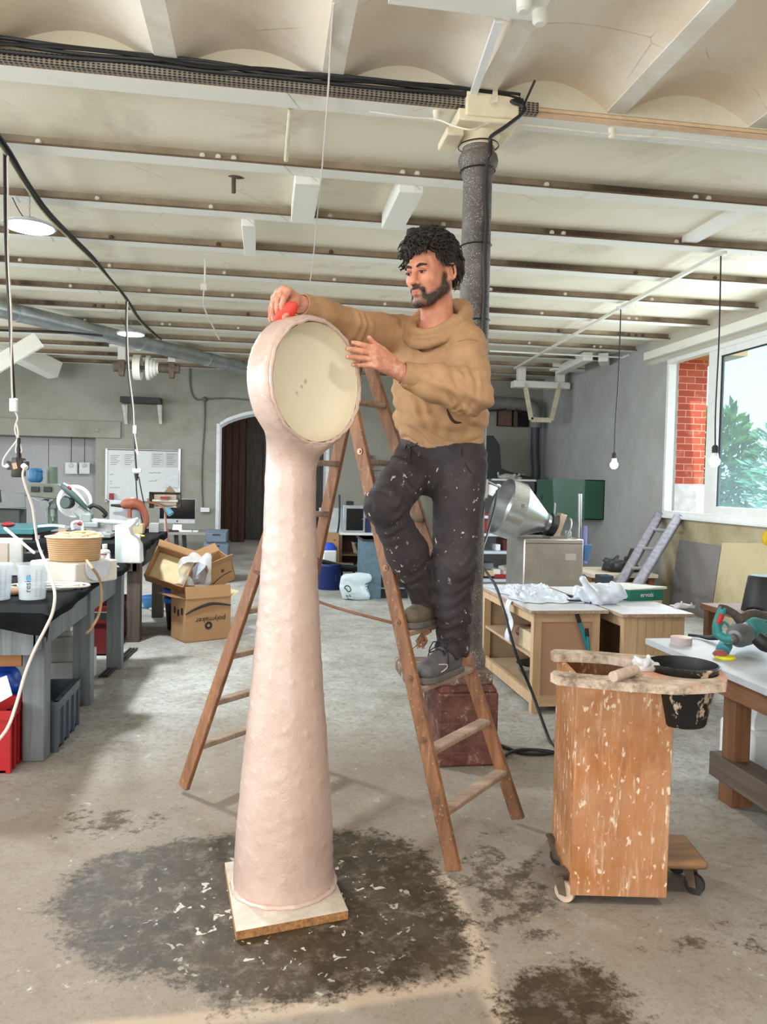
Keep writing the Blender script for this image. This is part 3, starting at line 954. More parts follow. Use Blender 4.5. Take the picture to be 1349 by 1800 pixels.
pz_, pr2 = np.array([p[0] for p in prof]), np.array([p[1] for p in prof])
def _stem(X, Y, Z):
    r = np.interp(Z.ravel(), pz_, pr2).reshape(Z.shape)
    d = np.sqrt((X - SX) ** 2 + (Y - SY) ** 2) - r
    return np.maximum(d, np.maximum(Z - 1.6, .03 - Z))
F_.put(_stem, (SX - .2, SY - .2, 0), (SX + .2, SY + .2, 1.65), 0)
F_.disc(DC - DN * .056, DN, .217, .056, .026, k=.085)
F_.disc(DC + DN * .0, DN, .193, .094, .03, k=.010, op='s')
sc_body = field_obj('body', F_, M_sculpt, stat, disp=lambda p: bumps(p, .0016, 30, 4) + .0022 * np.clip(np.sin(p[:, 2] * 60 + 9 * p[:, 0]) * np.sin(p[:, 0] * 90 + p[:, 2] * 7), 0, 1) ** 6, relax=2)
w = MB()
w.lathe([(.191, -.004), (.1905, -.012), (.188, -.028), (.181, -.043), (.165, -.058), (.14, -.071), (.11, -.081), (.07, -.088), (.03, -.0915), (.0, -.092), (.0, -.1), (.19, -.096), (.191, -.004)], DC, DN, 64)
obj('dish', w, M_dish, stat, label='smooth cream inner face of the disc')
w = MB()
rg = random.Random(5)
pts = []
for k in range(72):
    a = 2 * math.pi * k / 72
    e1 = DN.cross(Vector((0, 0, 1))).normalized(); e2 = Vector((0, 0, 1))
    pts.append(DC + (e1 * math.cos(a) + e2 * math.sin(a)) * (.1985 + rg.uniform(-.002, .002)) + DN * rg.uniform(-.005, -.001))
w.tube(pts, [.0062 + rg.uniform(-.002, .002) for _ in pts], 7, closed=True)
obj('ragged_lip', w, M_sculpt, stat)
b0, b1, b2_ = G(397, 1527, .03), G(415, 1637, .03), G(613, 1600, .03)
b3 = b0 + (b2_ - b1)
b0 = b0 + (b0 - b1) * .12; b3 = b3 + (b0 - b1) * .12
q = NB('plaster_smeared_chipboard')
vec = q.coord()
ge = q.n('NewGeometry'); sx = q.n('SeparateXYZ', i={0: ge.outputs['Normal']})
chip = q.ramp(q.noise(vec, 70, 6, .8), [(.35, C(120, 78, 44)), (.6, C(190, 140, 90))])
smear = q.ramp(q.noise(vec, 7, 8, .7), [(.35, C(222, 214, 202)), (.7, C(176, 164, 146))])
M_chip = q.final(q.mix(q.ramp(sx.outputs[2], [(.4, 0.0), (.6, 1.0)]), chip, smear), .7)
w = MB(); dz = V(0, 0, .03)
w.hexa([b1 - dz, b2_ - dz, b3 - dz, b0 - dz, b1, b2_, b3, b0])
obj('base_board', w, M_chip, stat, bevel=.002)
w = MB()
rg = random.Random(9)
pts = []
for k in range(60):
    a = 2 * math.pi * k / 60
    r = .174 + rg.uniform(-.003, .003)
    pts.append((SX + math.cos(a) * r, SY + math.sin(a) * r, .034))
w.tube(pts, [.009 + rg.uniform(-.002, .003) for _ in pts], 7, closed=True)
obj('foot_ring', w, M_sculpt, stat)

# ================================================================== wooden stepladder
A_, B_ = V(.693, 2.608, 0), V(1.066, 3.003, 0)
lu, lv = V(.69, .724, 0), V(-.724, .69, 0)
C_ = V(-.345, 3.479, 0)
D_ = C_ + lu * .611
MM = A_ + lv * .738
P1, P2 = MM + lu * .184 + V(0, 0, 2.018), MM + lu * .366 + V(0, 0, 2.018)
M_lad = wood('worn_ladder_wood', (156, 108, 74), (112, 74, 48), 2, .6, 1.2, .5, (200, 170, 140), 30, .55)
M_rung = wood('dusty_rung_wood', (176, 152, 132), (128, 106, 90), 0, .7, 1.2, .3, (214, 200, 186), 30, .3)
lad = thing('stepladder', 'tall old wooden double ladder straddling behind the sculpture, with a man on it', 'ladder', (.35, 3.25, 0))
def rail(a, b, nm='rail', off=0.0):
    w = MB(); d = (b - a).normalized()
    w.bar(a - V(0, 0, 0) , b + d * .02, .024, .056, lv * (1 if (b - a).dot(lv) < 0 else -1) + V(0, 0, .3))
    return obj(nm, w, M_lad, lad, bevel=.004)
sh = lu * .012
for a, b in ((A_, P1), (B_, P2), (C_, P1 + lv * .0), (D_, P2)):
    dz = (b - a) * (.012)
    rail(a + dz, b)
TS = [.105, .205, .31, .41, .51, .62, .735, .86]
M_bolt = plain((150, 120, 96), .4, .6)
rung_top = {}
for side, (a0, a1, c0, c1_) in (('front', (A_, P1, B_, P2)), ('back', (C_, P1, D_, P2))):
    for i, t in enumerate(TS):
        a = a0 + (a1 - a0) * t; b = c0 + (c1_ - c0) * t
        d = (b - a).normalized()
        w = MB(); w.bar(a + d * .008, b - d * .008, .052, .024)
        obj('rung', w, M_rung, lad, bevel=.006)
        if side == 'front':
            rung_top[i] = (a + V(0, 0, .012), b + V(0, 0, .012))
            w = MB()
            sl = (a1 - a0).normalized(); nn = -lu
            w.lathe([(.013, .0), (.013, .004), (.006, .004), (.006, .009), (0, .009)], a + sl * .045 + nn * .0125, nn, 14)
            obj('bolt', w, M_bolt, lad)
w = MB()
pa = C_ + (P1 - C_) * .50; pb = A_ + (P1 - A_) * .425
mid = (pa + pb) / 2 - V(0, 0, .03)
w.tube([pa + lu * -.02, mid - lu * .0, pb - lv * .03 - V(0, 0, .0)], .006, 8, 8)
obj('tie_rope', w, plain((120, 84, 62), .85, var=.3, bump=.4), lad)
w = MB()
rb = rung_top[3][0] + (rung_top[3][1] - rung_top[3][0]) * .38 - V(0, 0, .03)
rg = random.Random(2)
w.tube([rb + V(.03, -.005, .012), rb + V(.015, 0, .0), rb], .012, 8)
for k in range(14): w.tube([rb, rb + V(rg.uniform(-.03, .02), rg.uniform(-.02, .02), -.03), rb + V(rg.uniform(-.05, .03), rg.uniform(-.03, .03), -.06)], [.005, .004, .002], 5)
obj('frayed_rope_end', w, plain((150, 108, 80), .9), lad)
# ================================================================== the man on the ladder
man = None
fd = V(-.75, -.63, -.20).normalized()
hl = V(0, 0, 1).cross(fd).normalized()          # his left
hu = fd.cross(hl).normalized()
HC = V(.606, 2.88, 2.195)
HS = 1.0
hp = lambda x, y, z: HC + (fd * x + hl * y + hu * z) * HS
HR = [tuple(fd), tuple(hl), tuple(hu)]
bf = V(-.60, -.80, 0).normalized(); bl = V(0, 0, 1).cross(bf).normalized()
neck = V(.650, 2.935, 2.0)
lsh, lel, lwr = V(.738, 2.875, 1.925), P(826, 690, 2.68), V(.468, 2.645, 1.782)
rsh, rel, rwr = V(.535, 3.055, 1.985), V(.300, 2.885, 1.985), V(.118, 2.685, 2.005)
pel = V(.690, 3.0, 1.52)
rhip, rkn, ran = V(.612, 3.06, 1.50), V(.440, 2.81, 1.318), V(.640, 2.985, .965)
lhip, lkn, lan = V(.755, 2.945, 1.49), V(.728, 2.875, 1.09), V(.760, 2.995, .735)
chest = V(.655, 2.95, 1.84)
# hand targets
rimp = lambda x, y, off: RP(x, y, DC + DN * off, DN)
LH = dict(wr=lwr, kn=[P(658, 612, 2.585), P(657, 621, 2.575), P(659, 632, 2.567), P(664, 643, 2.56)],
          tip=[rimp(620, 602, .012), rimp(611, 613, .012), rimp(611, 627, .012), rimp(621, 641, .012)],
          thumb=[P(690, 634, 2.62), P(672, 616, 2.625), P(659, 606, 2.62), P(649, 594, 2.61)])
rk = [P(507, 512, 2.585), P(499, 509, 2.605), P(490, 514, 2.625), P(483, 524, 2.64)]
rm = [P(499, 525, 2.565), P(489, 527, 2.585), P(481, 535, 2.61), P(476, 543, 2.63)]
rt = [P(496, 546, 2.57), P(489, 555, 2.59), P(481, 562, 2.612), P(476, 564, 2.632)]
def body_prims(F, hand_only=False):
    # head
    e = lambda c_, r, k=.02, op='u': F.ell(hp(*c_), [v * HS for v in r], HR, k * HS, op)
    cn = lambda a, b, ra, rb, k=.012, op='u': F.cone(hp(*a), hp(*b), ra * HS, rb * HS, k * HS, op)
    e((-.012, 0, .03), (.096, .076, .098))
    e((.034, 0, -.040), (.058, .060, .078), .03)
    cn((-.01, .056, -.055), (.07, .018, -.101), .022, .02, .02); cn((-.01, -.056, -.055), (.07, -.018, -.101), .022, .02, .02)
    e((.078, 0, -.102), (.020, .024, .017), .02)
    cn((.080, -.032, .026), (.080, .032, .026), .014, .014, .018)
    e((.062, .040, -.022), (.026, .024, .022), .02); e((.062, -.040, -.022), (.026, .024, .022), .02)
    for sg in (-1, 1):
        e((.100, .031 * sg, .006), (.018, .019, .012), .010, 's')
        e((.080, .031 * sg, .005), (.0155, .0155, .0125), .004)
    cn((.088, 0, .016), (.110, 0, -.026), .0085, .0125, .010)
    e((.112, 0, -.031), (.011, .0115, .010), .006)
    for sg in (-1, 1): e((.098, .014 * sg, -.036), (.011, .008, .008), .006)
    e((.090, 0, -.068), (.014, .026, .016), .015)
    cn((.0985, -.016, -.0595), (.0985, .016, -.0595), .0048, .0048, .003); cn((.097, -.013, -.0705), (.097, .013, -.0705), .0056, .0056, .003)
    for sg in (-1, 1):
        e((-.010, .082 * sg, -.008), (.017, .009, .029), .005)
        for k in range(9):
            a0, a1 = -1.9 + k * .5, -1.4 + k * .5
            cn((-.012 - .019 * math.cos(a0) * 1.0, (.089 + .004 * math.cos(a0)) * sg, -.004 + .029 * math.sin(a0)), (-.012 - .019 * math.cos(a1), (.089 + .004 * math.cos(a1)) * sg, -.004 + .029 * math.sin(a1)), .0048, .0048, .003)
        e((-.006, .093 * sg, -.003), (.010, .006, .020), .004, 's')
        e((-.006, .077 * sg, -.034), (.010, .007, .010), .006)
    F.cone(hp(-.025, 0, -.06), neck - V(0, 0, .03), .060 * HS, .066, .03)
    # arms, trunk and legs under the clothes
    F.cone(neck - V(0, 0, .05), chest, .07, .08, .04); F.cone(chest, pel, .08, .07, .05)
    for s_, e_, w_ in ((lsh, lel, lwr), (rsh, rel, rwr)):
        F.cone(neck - V(0, 0, .06), s_, .06, .055, .03)
        F.cone(s_, e_, .05, .042, .03); F.cone(e_, w_, .041, .030, .02)
    for h_, k_, a_ in ((rhip, rkn, ran), (lhip, lkn, lan)):
        F.cone(h_, k_, .066, .05, .03); F.cone(k_, a_, .046, .036, .03)
    # left hand: flat on the rim
    d = (LH['kn'][1] - LH['wr']).normalized()
    pn = d.cross(LH['kn'][3] - LH['kn'][0]).normalized()
    F.cone(LH['wr'] - d * .03, LH['wr'] + d * .02, .031, .031, .012, squash=(pn, .78))
    for i, r in enumerate((.0185, .019, .0185, .017)):
        F.cone(LH['wr'] + d * .015 + (LH['kn'][i] - LH['kn'][1]) * .35, LH['kn'][i], .021, r * .82, .010)
    for i, (r, bow) in enumerate(((.0100, .012), (.0102, .014), (.0098, .013), (.0088, .010))):
        a, b = LH['kn'][i], LH['tip'][i]
        up = (CAM - a).normalized()
        m1 = a.lerp(b, .45) + up * bow; m2 = a.lerp(b, .75) + up * bow * .7
        F.cone(a, m1, r * 1.12, r, .004); F.cone(m1, m2, r, r * .92, .003); F.cone(m2, b, r * .92, r * .8, .003)
    th = LH['thumb']
    F.cone(th[0], th[1], .018, .0145, .012); F.cone(th[1], th[2], .0135, .0118, .006); F.cone(th[2], th[3], .0116, .0088, .003)
    # right hand: hanging fingers closed on the scraper
    d = (rk[1] - rwr).normalized()
    F.cone(rwr - d * .03, rwr + d * .02, .029, .029, .012, squash=((0, 0, 1), .85))
    for i in range(4):
        F.cone(rwr + d * .015 + (rk[i] - rk[1]) * .3, rk[i], .021, .0145, .010)
        r = (.0102, .0104, .0098, .0088)[i]
        F.cone(rk[i], rm[i], r * 1.15, r, .004); q_ = rm[i].lerp(rt[i], .55) + V(-.003, -.004, 0)
        F.cone(rm[i], q_, r, r * .92, .003); F.cone(q_, rt[i], r * .92, r * .8, .003)
    t0, t1, t2, t3 = P(518, 532, 2.62), P(512, 542, 2.585), P(506, 551, 2.57), P(500, 558, 2.565)
    F.cone(t0, t1, .019, .0145, .012); F.cone(t1, t2, .013, .0115, .005); F.cone(t2, t3, .0112, .009, .003)
xs = np.arange(.0, .90, .0036); ys = np.concatenate([np.arange(2.46, 3.02, .0036), np.arange(3.025, 3.22, .009)])
zs = np.concatenate([np.arange(.66, 1.70, .012), np.arange(1.705, 2.40, .0036)])
F_ = Field(xs, ys, zs)
body_prims(F_)
q = NB('skin')
vec = q.coord()
c = q.ramp(q.noise(vec, 22, 5), [(.35, C(192, 124, 98)), (.65, C(212, 148, 120))])
ge = q.n('NewGeometry'); sx = q.n('SeparateXYZ', i={0: ge.outputs['Position']})
dust = q.math('MULTIPLY', q.ramp(q.noise(vec, 48, 6, .7), [(.52, 0.0), (.66, .55)]), q.ramp(q.math('MULTIPLY', sx.outputs[0], 1.0), [(.50, 1.0), (.52, 0.0)]))
c = q.mix(dust, c, C(226, 206, 196))
sb_ = q.n('Attribute', attribute_name='stubble').outputs['Fac']
c = q.mix(q.math('MULTIPLY', sb_, q.math('ADD', .45, q.math('MULTIPLY', q.noise(vec, 260, 3, .7), .8)), True), c, C(70, 50, 42))
q.b.inputs['Subsurface Weight'].default_value = .08
q.b.inputs['Subsurface Radius'].default_value = (.01, .004, .002)
M_skin = q.final(c, .55)
man = field_obj('person', F_, M_skin, None, relax=1, origin=V(.69, 3.0, .62))
tag(man, 'dark-haired bearded man in a tan hoodie standing on the ladder, scraping the sculpture', 'person')

# face details
M_hair = plain((34, 26, 21), .72, var=.5, scale=30)
rg = random.Random(4)
w = MB()
def skull(dirv, s=1.0): return V(-.014 + dirv.x * .102 * s, dirv.y * .082 * s, .032 + dirv.z * .104 * s)
Fh = Field(*grid((HC.x - .19, HC.y - .19, HC.z - .12), (HC.x + .19, HC.y + .19, HC.z + .22), .006))
rs = np.random.default_rng(8)
nb = 0
def hairzone(d):
    if d.z < -.55: return False
    if d.x > .45 and d.z < .42: return False
    if d.x > .15 and d.z < .12 + .5 * (d.x - .15) and not (abs(d.y) > .72 and d.x < .45 and d.z > -.02): return False
    if abs(d.y) > .42 and -.48 < d.x < .16 and d.z < .26: return False
    if d.x < -.2 and d.z < -.38 and abs(d.y) > .6: return False
    return True
dirs = []
while len(dirs) < 420:
    d = Vector(rs.normal(size=3)); d.normalize()
    if hairzone(d): dirs.append(d)
for d in dirs[:190]:
    lift = .90 + .12 * max(0, d.z) + .12 * max(0, d.x) * max(0, d.z + .2)
    Fh.cone(hp(*skull(d, lift)), hp(*skull(d, lift)) + Vector(rs.normal(size=3)) * .010, .016 + rs.uniform(0, .010), None, .010)
hair = field_obj('hair', Fh, M_hair, man, disp=lambda p: bumps(p, .004, 160, 6), label='short dark curly hair')
w = MB()
while len(dirs) < 1500:
    d = Vector(rs.normal(size=3)); d.normalize()
    if hairzone(d): dirs.append(d)
for d in dirs:
    lift = 1.10 + .14 * max(0, d.z) + .12 * max(0, d.x)
    base = hp(*skull(d, lift - .06)); out = (base - hp(-.014, 0, .03)).normalized()
    sd = out.orthogonal().normalized(); sd.rotate(Matrix.Rotation(rs.uniform(0, 6.28), 3, out))
    pts = []
    L_ = rs.uniform(.022, .055); tw = rs.uniform(2.5, 5.0); rr = rs.uniform(.008, .015)
    for k in range(6):
        t = k / 5
        ang = t * tw
        pts.append(base + out * (L_ * (t - .5 * t * t)) + sd * (rr * math.sin(ang)) + out.cross(sd) * (rr * (1 - math.cos(ang))) - V(0, 0, .012 * t * t))
    w.tube(pts, [.0030, .0030, .0028, .0024, .0018, .0007], 4, 2)
for k in range(26):                        # fringe locks over the forehead
    y = -.060 + .0046 * k
    a = hp(.080, y, .090); b = hp(.106 - abs(y) * .3, y + rs.uniform(-.01, .01), .066 + rs.uniform(-.006, .012) + abs(y) * .05)
    w.tube([a, a.lerp(b, .5) + fd * .012, b, b + hl * rs.uniform(-.010, .010) - hu * .006], [.005, .005, .0035, .0012], 5, 3)
crl = obj('curls', w, M_hair, hair, smooth=60); crl['kind'] = 'stuff'
# beard and moustache
Fb = Field(*grid((HC.x - .16, HC.y - .16, HC.z - .19), (HC.x + .12, HC.y + .14, HC.z + .06), .0034), big=.1)
e = lambda c_, r, k=.012, op='u': Fb.ell(hp(*c_), [v * HS for v in r], HR, k, op)
cn = lambda a, b, ra, rb, k=.012, op='u': Fb.cone(hp(*a), hp(*b), ra * HS, rb * HS, k, op)
for sg in (-1, 1):
    cn((.010, .0660 * sg, -.012), (.006, .060 * sg, -.058), .006, .017, .012)
    cn((.006, .0575 * sg, -.062), (.064, .025 * sg, -.101), .0215, .0225, .015)
    cn((.035, .047 * sg, -.076), (.066, .034 * sg, -.092), .0165, .014, .012)
    cn((.102, .004 * sg, -.0495), (.0905, .028 * sg, -.060), .0068, .006, .004)
    cn((.0905, .0245 * sg, -.060), (.084, .024 * sg, -.086), .0065, .010, .008)
e((.079, 0, -.107), (.0225, .030, .018)); e((.0945, 0, -.081), (.006, .010, .007), .004)
q = NB('short_beard'); vec = q.coord()
M_beard = q.final(q.ramp(q.noise(vec, 120, 4), [(.35, C(34, 25, 21)), (.7, C(74, 54, 44))]), .7)
field_obj('beard', Fb, M_beard, man, disp=lambda p: bumps(p, .0016, 320, 3) - .0016, label='short dark beard and moustache')
_co = np.empty(len(man.data.vertices) * 3, np.float32); man.data.vertices.foreach_get('co', _co)
_co = _co.reshape(-1, 3) + np.array(man.location, np.float32)
_st = np.zeros(len(_co), np.float32)
_ix = [np.clip(np.round((_co[:, i] - ax_[0]) / (ax_[1] - ax_[0])).astype(int), 0, len(ax_) - 1) for i, ax_ in enumerate((Fb.xs, Fb.ys, Fb.zs))]
_in = np.all([(_co[:, i] > ax_[0]) & (_co[:, i] < ax_[-1]) for i, ax_ in enumerate((Fb.xs, Fb.ys, Fb.zs))], axis=0)
_st[_in] = np.exp(-np.maximum(Fb.f[_ix[0], _ix[1], _ix[2]] - .0005, 0) / .0055)[_in]
_a = man.data.attributes.new('stubble', 'FLOAT', 'POINT'); _a.data.foreach_set('value', _st)
for sg in (-1, 1):
    w = MB(); w.tube([hp(.0970, .013 * sg, .022), hp(.0985, .030 * sg, .028), hp(.084, .052 * sg, .024)], [.0036, .0048, .0022], 6, 5)
    obj('eyebrow', w, M_hair, man)
M_eye = plain((176, 160, 152), .25, var=.03); M_iris = plain((38, 26, 20), .2)
M_lid = plain((168, 104, 84), .6, var=.05)
for sg in (-1, 1):
    w = MB(); w.ball(hp(.0845, .031 * sg, .005), .0122 * HS); ey = obj('eye', w, M_eye, man, smooth=180)
    w = MB(); g_ = (fd - hu * .28 + hl * .05).normalized(); w.lathe([(.0058, -.001), (.0056, .0012), (.003, .0022), (0, .0026)], hp(.0845, .031 * sg, .005) + g_ * .0122 * HS, g_, 14); obj('iris', w, M_iris, ey)
    w = MB()
    w.tube([hp(.0925, .0185 * sg, .0060), hp(.0980, .028 * sg, .0095), hp(.0940, .040 * sg, .0080), hp(.086, .0455 * sg, .004)], [.0026, .0056, .0052, .0024], 6, 4)
    obj('eyelid', w, M_lid, ey)
    w = MB(); w.tube([hp(.0965, .0195 * sg, .0045), hp(.1020, .029 * sg, .0060), hp(.0975, .041 * sg, .0042), hp(.088, .047 * sg, .002)], [.0008, .0013, .0013, .0008], 5, 4)
    obj('lashes', w, M_hair, ey)
w = MB()
w.tube([hp(.0975, -.020, -.0655), hp(.1035, -.008, -.0645), hp(.1045, 0, -.0655), hp(.1035, .008, -.0645), hp(.0975, .020, -.0655)], [.0018, .0046, .0048, .0046, .0018], 7, 4)
w.tube([hp(.0965, -.016, -.0685), hp(.103, 0, -.0725), hp(.0965, .016, -.0685)], [.002, .0052, .002], 7, 6)
obj('lips', w, plain((186, 108, 96), .5, var=.05), man)
M_nail = plain((226, 178, 164), .35)
for a, b in list(zip(LH['kn'], LH['tip'])):
    d = (b - a).normalized(); up = (CAM - b).normalized()
    w = MB(); w.ball(b - d * .002 + up * .0068, .005, 8, 6, (1, .6, 1)); obj('fingernail', w, M_nail, man)

# ---- hoodie
def folds_sleeve(p):
    d = bumps(p, .0028, 24, 12)
    for s_, e_, w_, amp in ((lsh, lel, lwr, 1.0), (rsh, rel, rwr, .8)):
        for a, b, f0 in ((s_, e_, 95.), (e_, w_, 150.)):
            a_ = np.array(a); ax = np.array(b) - a_; L = np.linalg.norm(ax); ax /= L
            t = (p - a_) @ ax; r = np.linalg.norm((p - a_) - t[:, None] * ax, axis=1)
            m = np.clip((t + .02) / .05, 0, 1) * np.clip((L + .02 - t) / .05, 0, 1) * np.clip((.125 - r) / .03, 0, 1)
            tw = (p @ np.array([3.0, 7.0, 5.0]))
            g = np.exp(-((t - (L if f0 < 100 else 0)) / .12) ** 2)
            d += amp * m * (.0011 + .0046 * g) * np.sin(t * f0 * (1 + .25 * np.sin(tw * .8)) + 3.5 * np.sin(tw * 2.3) + 2.5 * np.sin(p[:, 0] * 31 + p[:, 1] * 17)) * (.5 + .5 * np.sin(tw * 4.1 + 1))
    z = p[:, 2]
    g = np.exp(-((z - 1.585) / .05) ** 2)
    lat = (p - np.array(pel)) @ np.array(bl)
    d += g * .004 * np.sin(z * 120 + 8 * np.sin(lat * 14)) + .0045 * np.exp(-((z - 1.80) / .14) ** 2) * np.sin(lat * 48 + 11 * np.sin(z * 11) + 3) * np.clip(np.abs(lat) * 6, .2, 1)
    d += .0028 * np.sin(z * 44 + 5 * np.sin(lat * 21 + z * 9)) * np.sin(lat * 33 + 4 * np.sin(z * 17))
    d += .006 * np.exp(-((z - 1.70) / .10) ** 2) * np.sin((z * .8 + lat * .9) * 70 + 2.5 * np.sin(lat * 30))
    return d
Fc = Field(np.arange(.05, .96, .0062), np.arange(2.55, 3.26, .0062), np.arange(1.50, 2.16, .0062))
sq = (tuple(bf), .72)
hem = V(.692, 2.995, 1.60)
Fc.cone(hem, V(.682, 2.985, 1.72), .172, .182, .03, squash=sq)
Fc.cone(V(.682, 2.985, 1.72), V(.660, 2.965, 1.87), .182, .180, .05, squash=sq)
Fc.cone(V(.660, 2.965, 1.87), neck - V(0, 0, .06), .172, .115, .05, squash=sq)
Fc.ell(V(.675, 2.96, 1.655), (.135, .18, .08), [tuple(bf), tuple(bl), (0, 0, 1)], .04)   # belly blouse
Fc.cone(V(.70, 2.91, 1.965), lsh, .072, .080, .04); Fc.cone(V(.60, 2.99, 1.985), rsh, .070, .078, .04)
Fc.cone(lsh, lel + V(.004, -.01, .01), .084, .078, .03); Fc.cone(lel, lel.lerp(lwr, .62), .076, .060, .025); Fc.cone(lel.lerp(lwr, .55), lel.lerp(lwr, .90), .058, .046, .02)
Fc.cone(rsh, rel, .080, .062, .03); Fc.cone(rel, rel.lerp(rwr, .6), .061, .052, .02); Fc.cone(rel.lerp(rwr, .55), rel.lerp(rwr, .93), .051, .042, .02)
# cut flat ends: hem, cuffs, neck
Fc.put(lambda X, Y, Z: (Z - 1.548) + 0 * X + 0 * Y, (.4, 2.7, 1.44), (1.0, 3.3, 1.57), .004, 's')
for e_, w_, r, t in ((lel, lwr, .0345, .93), (rel, rwr, .0325, .96)):
    d = (w_ - e_).normalized()
    Fc.cone(e_.lerp(w_, t) - d * .02, w_ + d * .05, r, r, .004, 's')
    Fc.cone(e_.lerp(w_, t) + d * .062, e_.lerp(w_, t) + d * .10, .06, .06, .004, 's')
Fc.cone(neck - V(0, 0, .05) + bf * .06, neck + V(0, 0, .14) + bf * .06, .062, .085, .008, 's')
q = NB('tan_fleece')
vec = q.coord()
c = q.ramp(q.noise(vec, 9, 6), [(.3, C(160, 124, 90)), (.7, C(182, 144, 106))])
st = q.ramp(q.noise(q.coord(scale=(1, 1, .6), rot=(.3, .5, .2)), 24, 6, .75), [(.68, 0.0), (.74, .6)])
ge = q.n('NewGeometry'); sx = q.n('SeparateXYZ', i={0: ge.outputs['Position']})
lowz = q.ramp(q.math('SUBTRACT', sx.outputs[2], 1.2), [(.48, 1.0), (.72, .25)])
c = q.mix(q.math('MULTIPLY', st, lowz), c, C(112, 78, 50))
c = q.mix(q.ramp(q.noise(q.coord(rot=(1, .3, 2)), 15, 6, .8), [(.72, 0.0), (.76, .5)]), c, C(226, 206, 182))
q.bump(q.noise(vec, 220, 3), .2, .002)
M_hood = q.final(c, .9)
hoodie = field_obj('hoodie', Fc, M_hood, man, disp=folds_sleeve, relax=1)
# hem and cuff ribbing
Fr = Field(np.arange(.44, .96, .006), np.arange(2.75, 3.26, .006), np.arange(1.53, 1.63, .006))
Fr.cone(V(.692, 2.995, 1.575), V(.692, 2.995, 1.60), .170, .174, .01, squash=sq)
Fr.put(lambda X, Y, Z: np.maximum(Z - 1.536, -9) + 0 * X + 0 * Y, (.4, 2.7, 1.44), (1.0, 3.3, 1.56), .003, 's')
Fr.put(lambda X, Y, Z: (1.607 - Z) + 0 * X + 0 * Y, (.4, 2.7, 1.60), (1.0, 3.3, 1.7), .003, 's')
def rib(p): return .0007 * np.sin(np.arctan2(p[:, 1] - 2.995, p[:, 0] - .692) * 150)
field_obj('hem_band', Fr, M_hood, hoodie, disp=rib)
for e_, w_, r, t in ((lel, lwr, .0395, .90), (rel, rwr, .0375, .93)):
    d = (w_ - e_).normalized(); c0 = e_.lerp(w_, t)
    w = MB(); w.lathe([(r - .006, -.03), (r + .004, -.028), (r + .006, 0), (r + .002, .026), (r - .003, .028), (r - .005, .01)], c0, d, 28)
    obj('cuff', w, M_hood, hoodie)
# hood: rolled collar lying round the neck, dropped at the back
Fn = Field(*grid((.45, 2.74, 1.82), (.88, 3.16, 2.16), .005))
hc = V(.652, 2.938, 2.0)
ring = []
for k in range(28):
    a = 2 * math.pi * k / 28
    ca, sa = math.cos(a), math.sin(a)
    front = max(0, ca) ** 2
    p = hc + bf * (.112 * ca) + bl * (.100 * sa) + V(0, 0, -.066 * ca - .006 * front + .034)
    ring.append((p, .017 + .020 * max(0, -ca) + .007 * abs(sa)))
for k in range(28):
    (a, ra), (b, rb_) = ring[k], ring[(k + 1) % 28]
    Fn.cone(a, b, ra, rb_, .010)
    c_ = hc + (a - hc) * 1.12 - V(0, 0, .035)
    e_ = hc + (b - hc) * 1.12 - V(0, 0, .035)
    Fn.cone(c_, e_, .018, .018, .012)
bk = hc - bf * .125 + V(0, 0, .045)
Fn.ell(bk - bf * .012 - V(0, 0, .035), (.05, .105, .075), [tuple(bf), tuple(bl), (0, 0, 1)], .03)
Fn.cone(neck - V(0, 0, .02) + bf * .035, neck + V(0, 0, .16) + bf * .02, .066, .070, .006, 's')
field_obj('hood', Fn, M_hood, hoodie, disp=lambda p: bumps(p, .003, 38, 5), relax=1)
w = MB(); w.tube([neck + bf * .085 - V(0, 0, .075) + bl * .0, neck + bf * .08 - bl * .03 - V(0, 0, .05), neck + bf * .05 - bl * .055 - V(0, 0, .01)], [.012, .014, .010], 8, 4)
obj('undershirt_collar', w, M_black, man)
# pocket slit and seams follow the cloth: found by shooting rays at the hoodie
from mathutils.bvhtree import BVHTree
def bvh_of(o):
    off = wloc(o)
    return BVHTree.FromPolygons([v.co + off for v in o.data.vertices], [tuple(p.vertices) for p in o.data.polygons])
bh = bvh_of(hoodie); bn = bvh_of(bpy.data.objects['hood'])
def on(bv, x, y, lift=.003):
    d = ray(x, y).normalized()
    h = bv.ray_cast(CAM, d)
    return None if h[0] is None else h[0] - d * lift
for x, y in ((724, 551), (749, 565)):
    w = MB()
    c0 = on(bn, x, y, .001) or on(bh, x, y, .001)
    if c0 is None: continue
    dd = (CAM - c0).normalized()
    w.lathe([(.0025, 0), (.0064, 0), (.0068, .0025), (.0045, .0035), (.0025, .0025), (.0025, 0)], c0, dd, 16)
    obj('snap', w, plain((70, 52, 40), .4, .7), hoodie)
def seam(name, pts, r, mat, bv, parent, smooth=5):
    q_ = [on(bv, x, y, .0) for x, y in pts]
    q_ = [p for p in q_ if p is not None]
    if len(q_) < 2: return
    w = MB(); w.tube(q_, r, 6, smooth); return obj(name, w, mat, parent)
M_seam = plain((140, 106, 72), .9)
seam('pocket_slit', [(786, 719), (792, 733), (800, 742), (812, 743)], [.003, .006, .006, .002], plain((60, 44, 32), .9), bh, hoodie)
seam('shoulder_seam', [(792, 606), (808, 600), (824, 597), (838, 599), (850, 606)], .0018, M_seam, bh, hoodie)

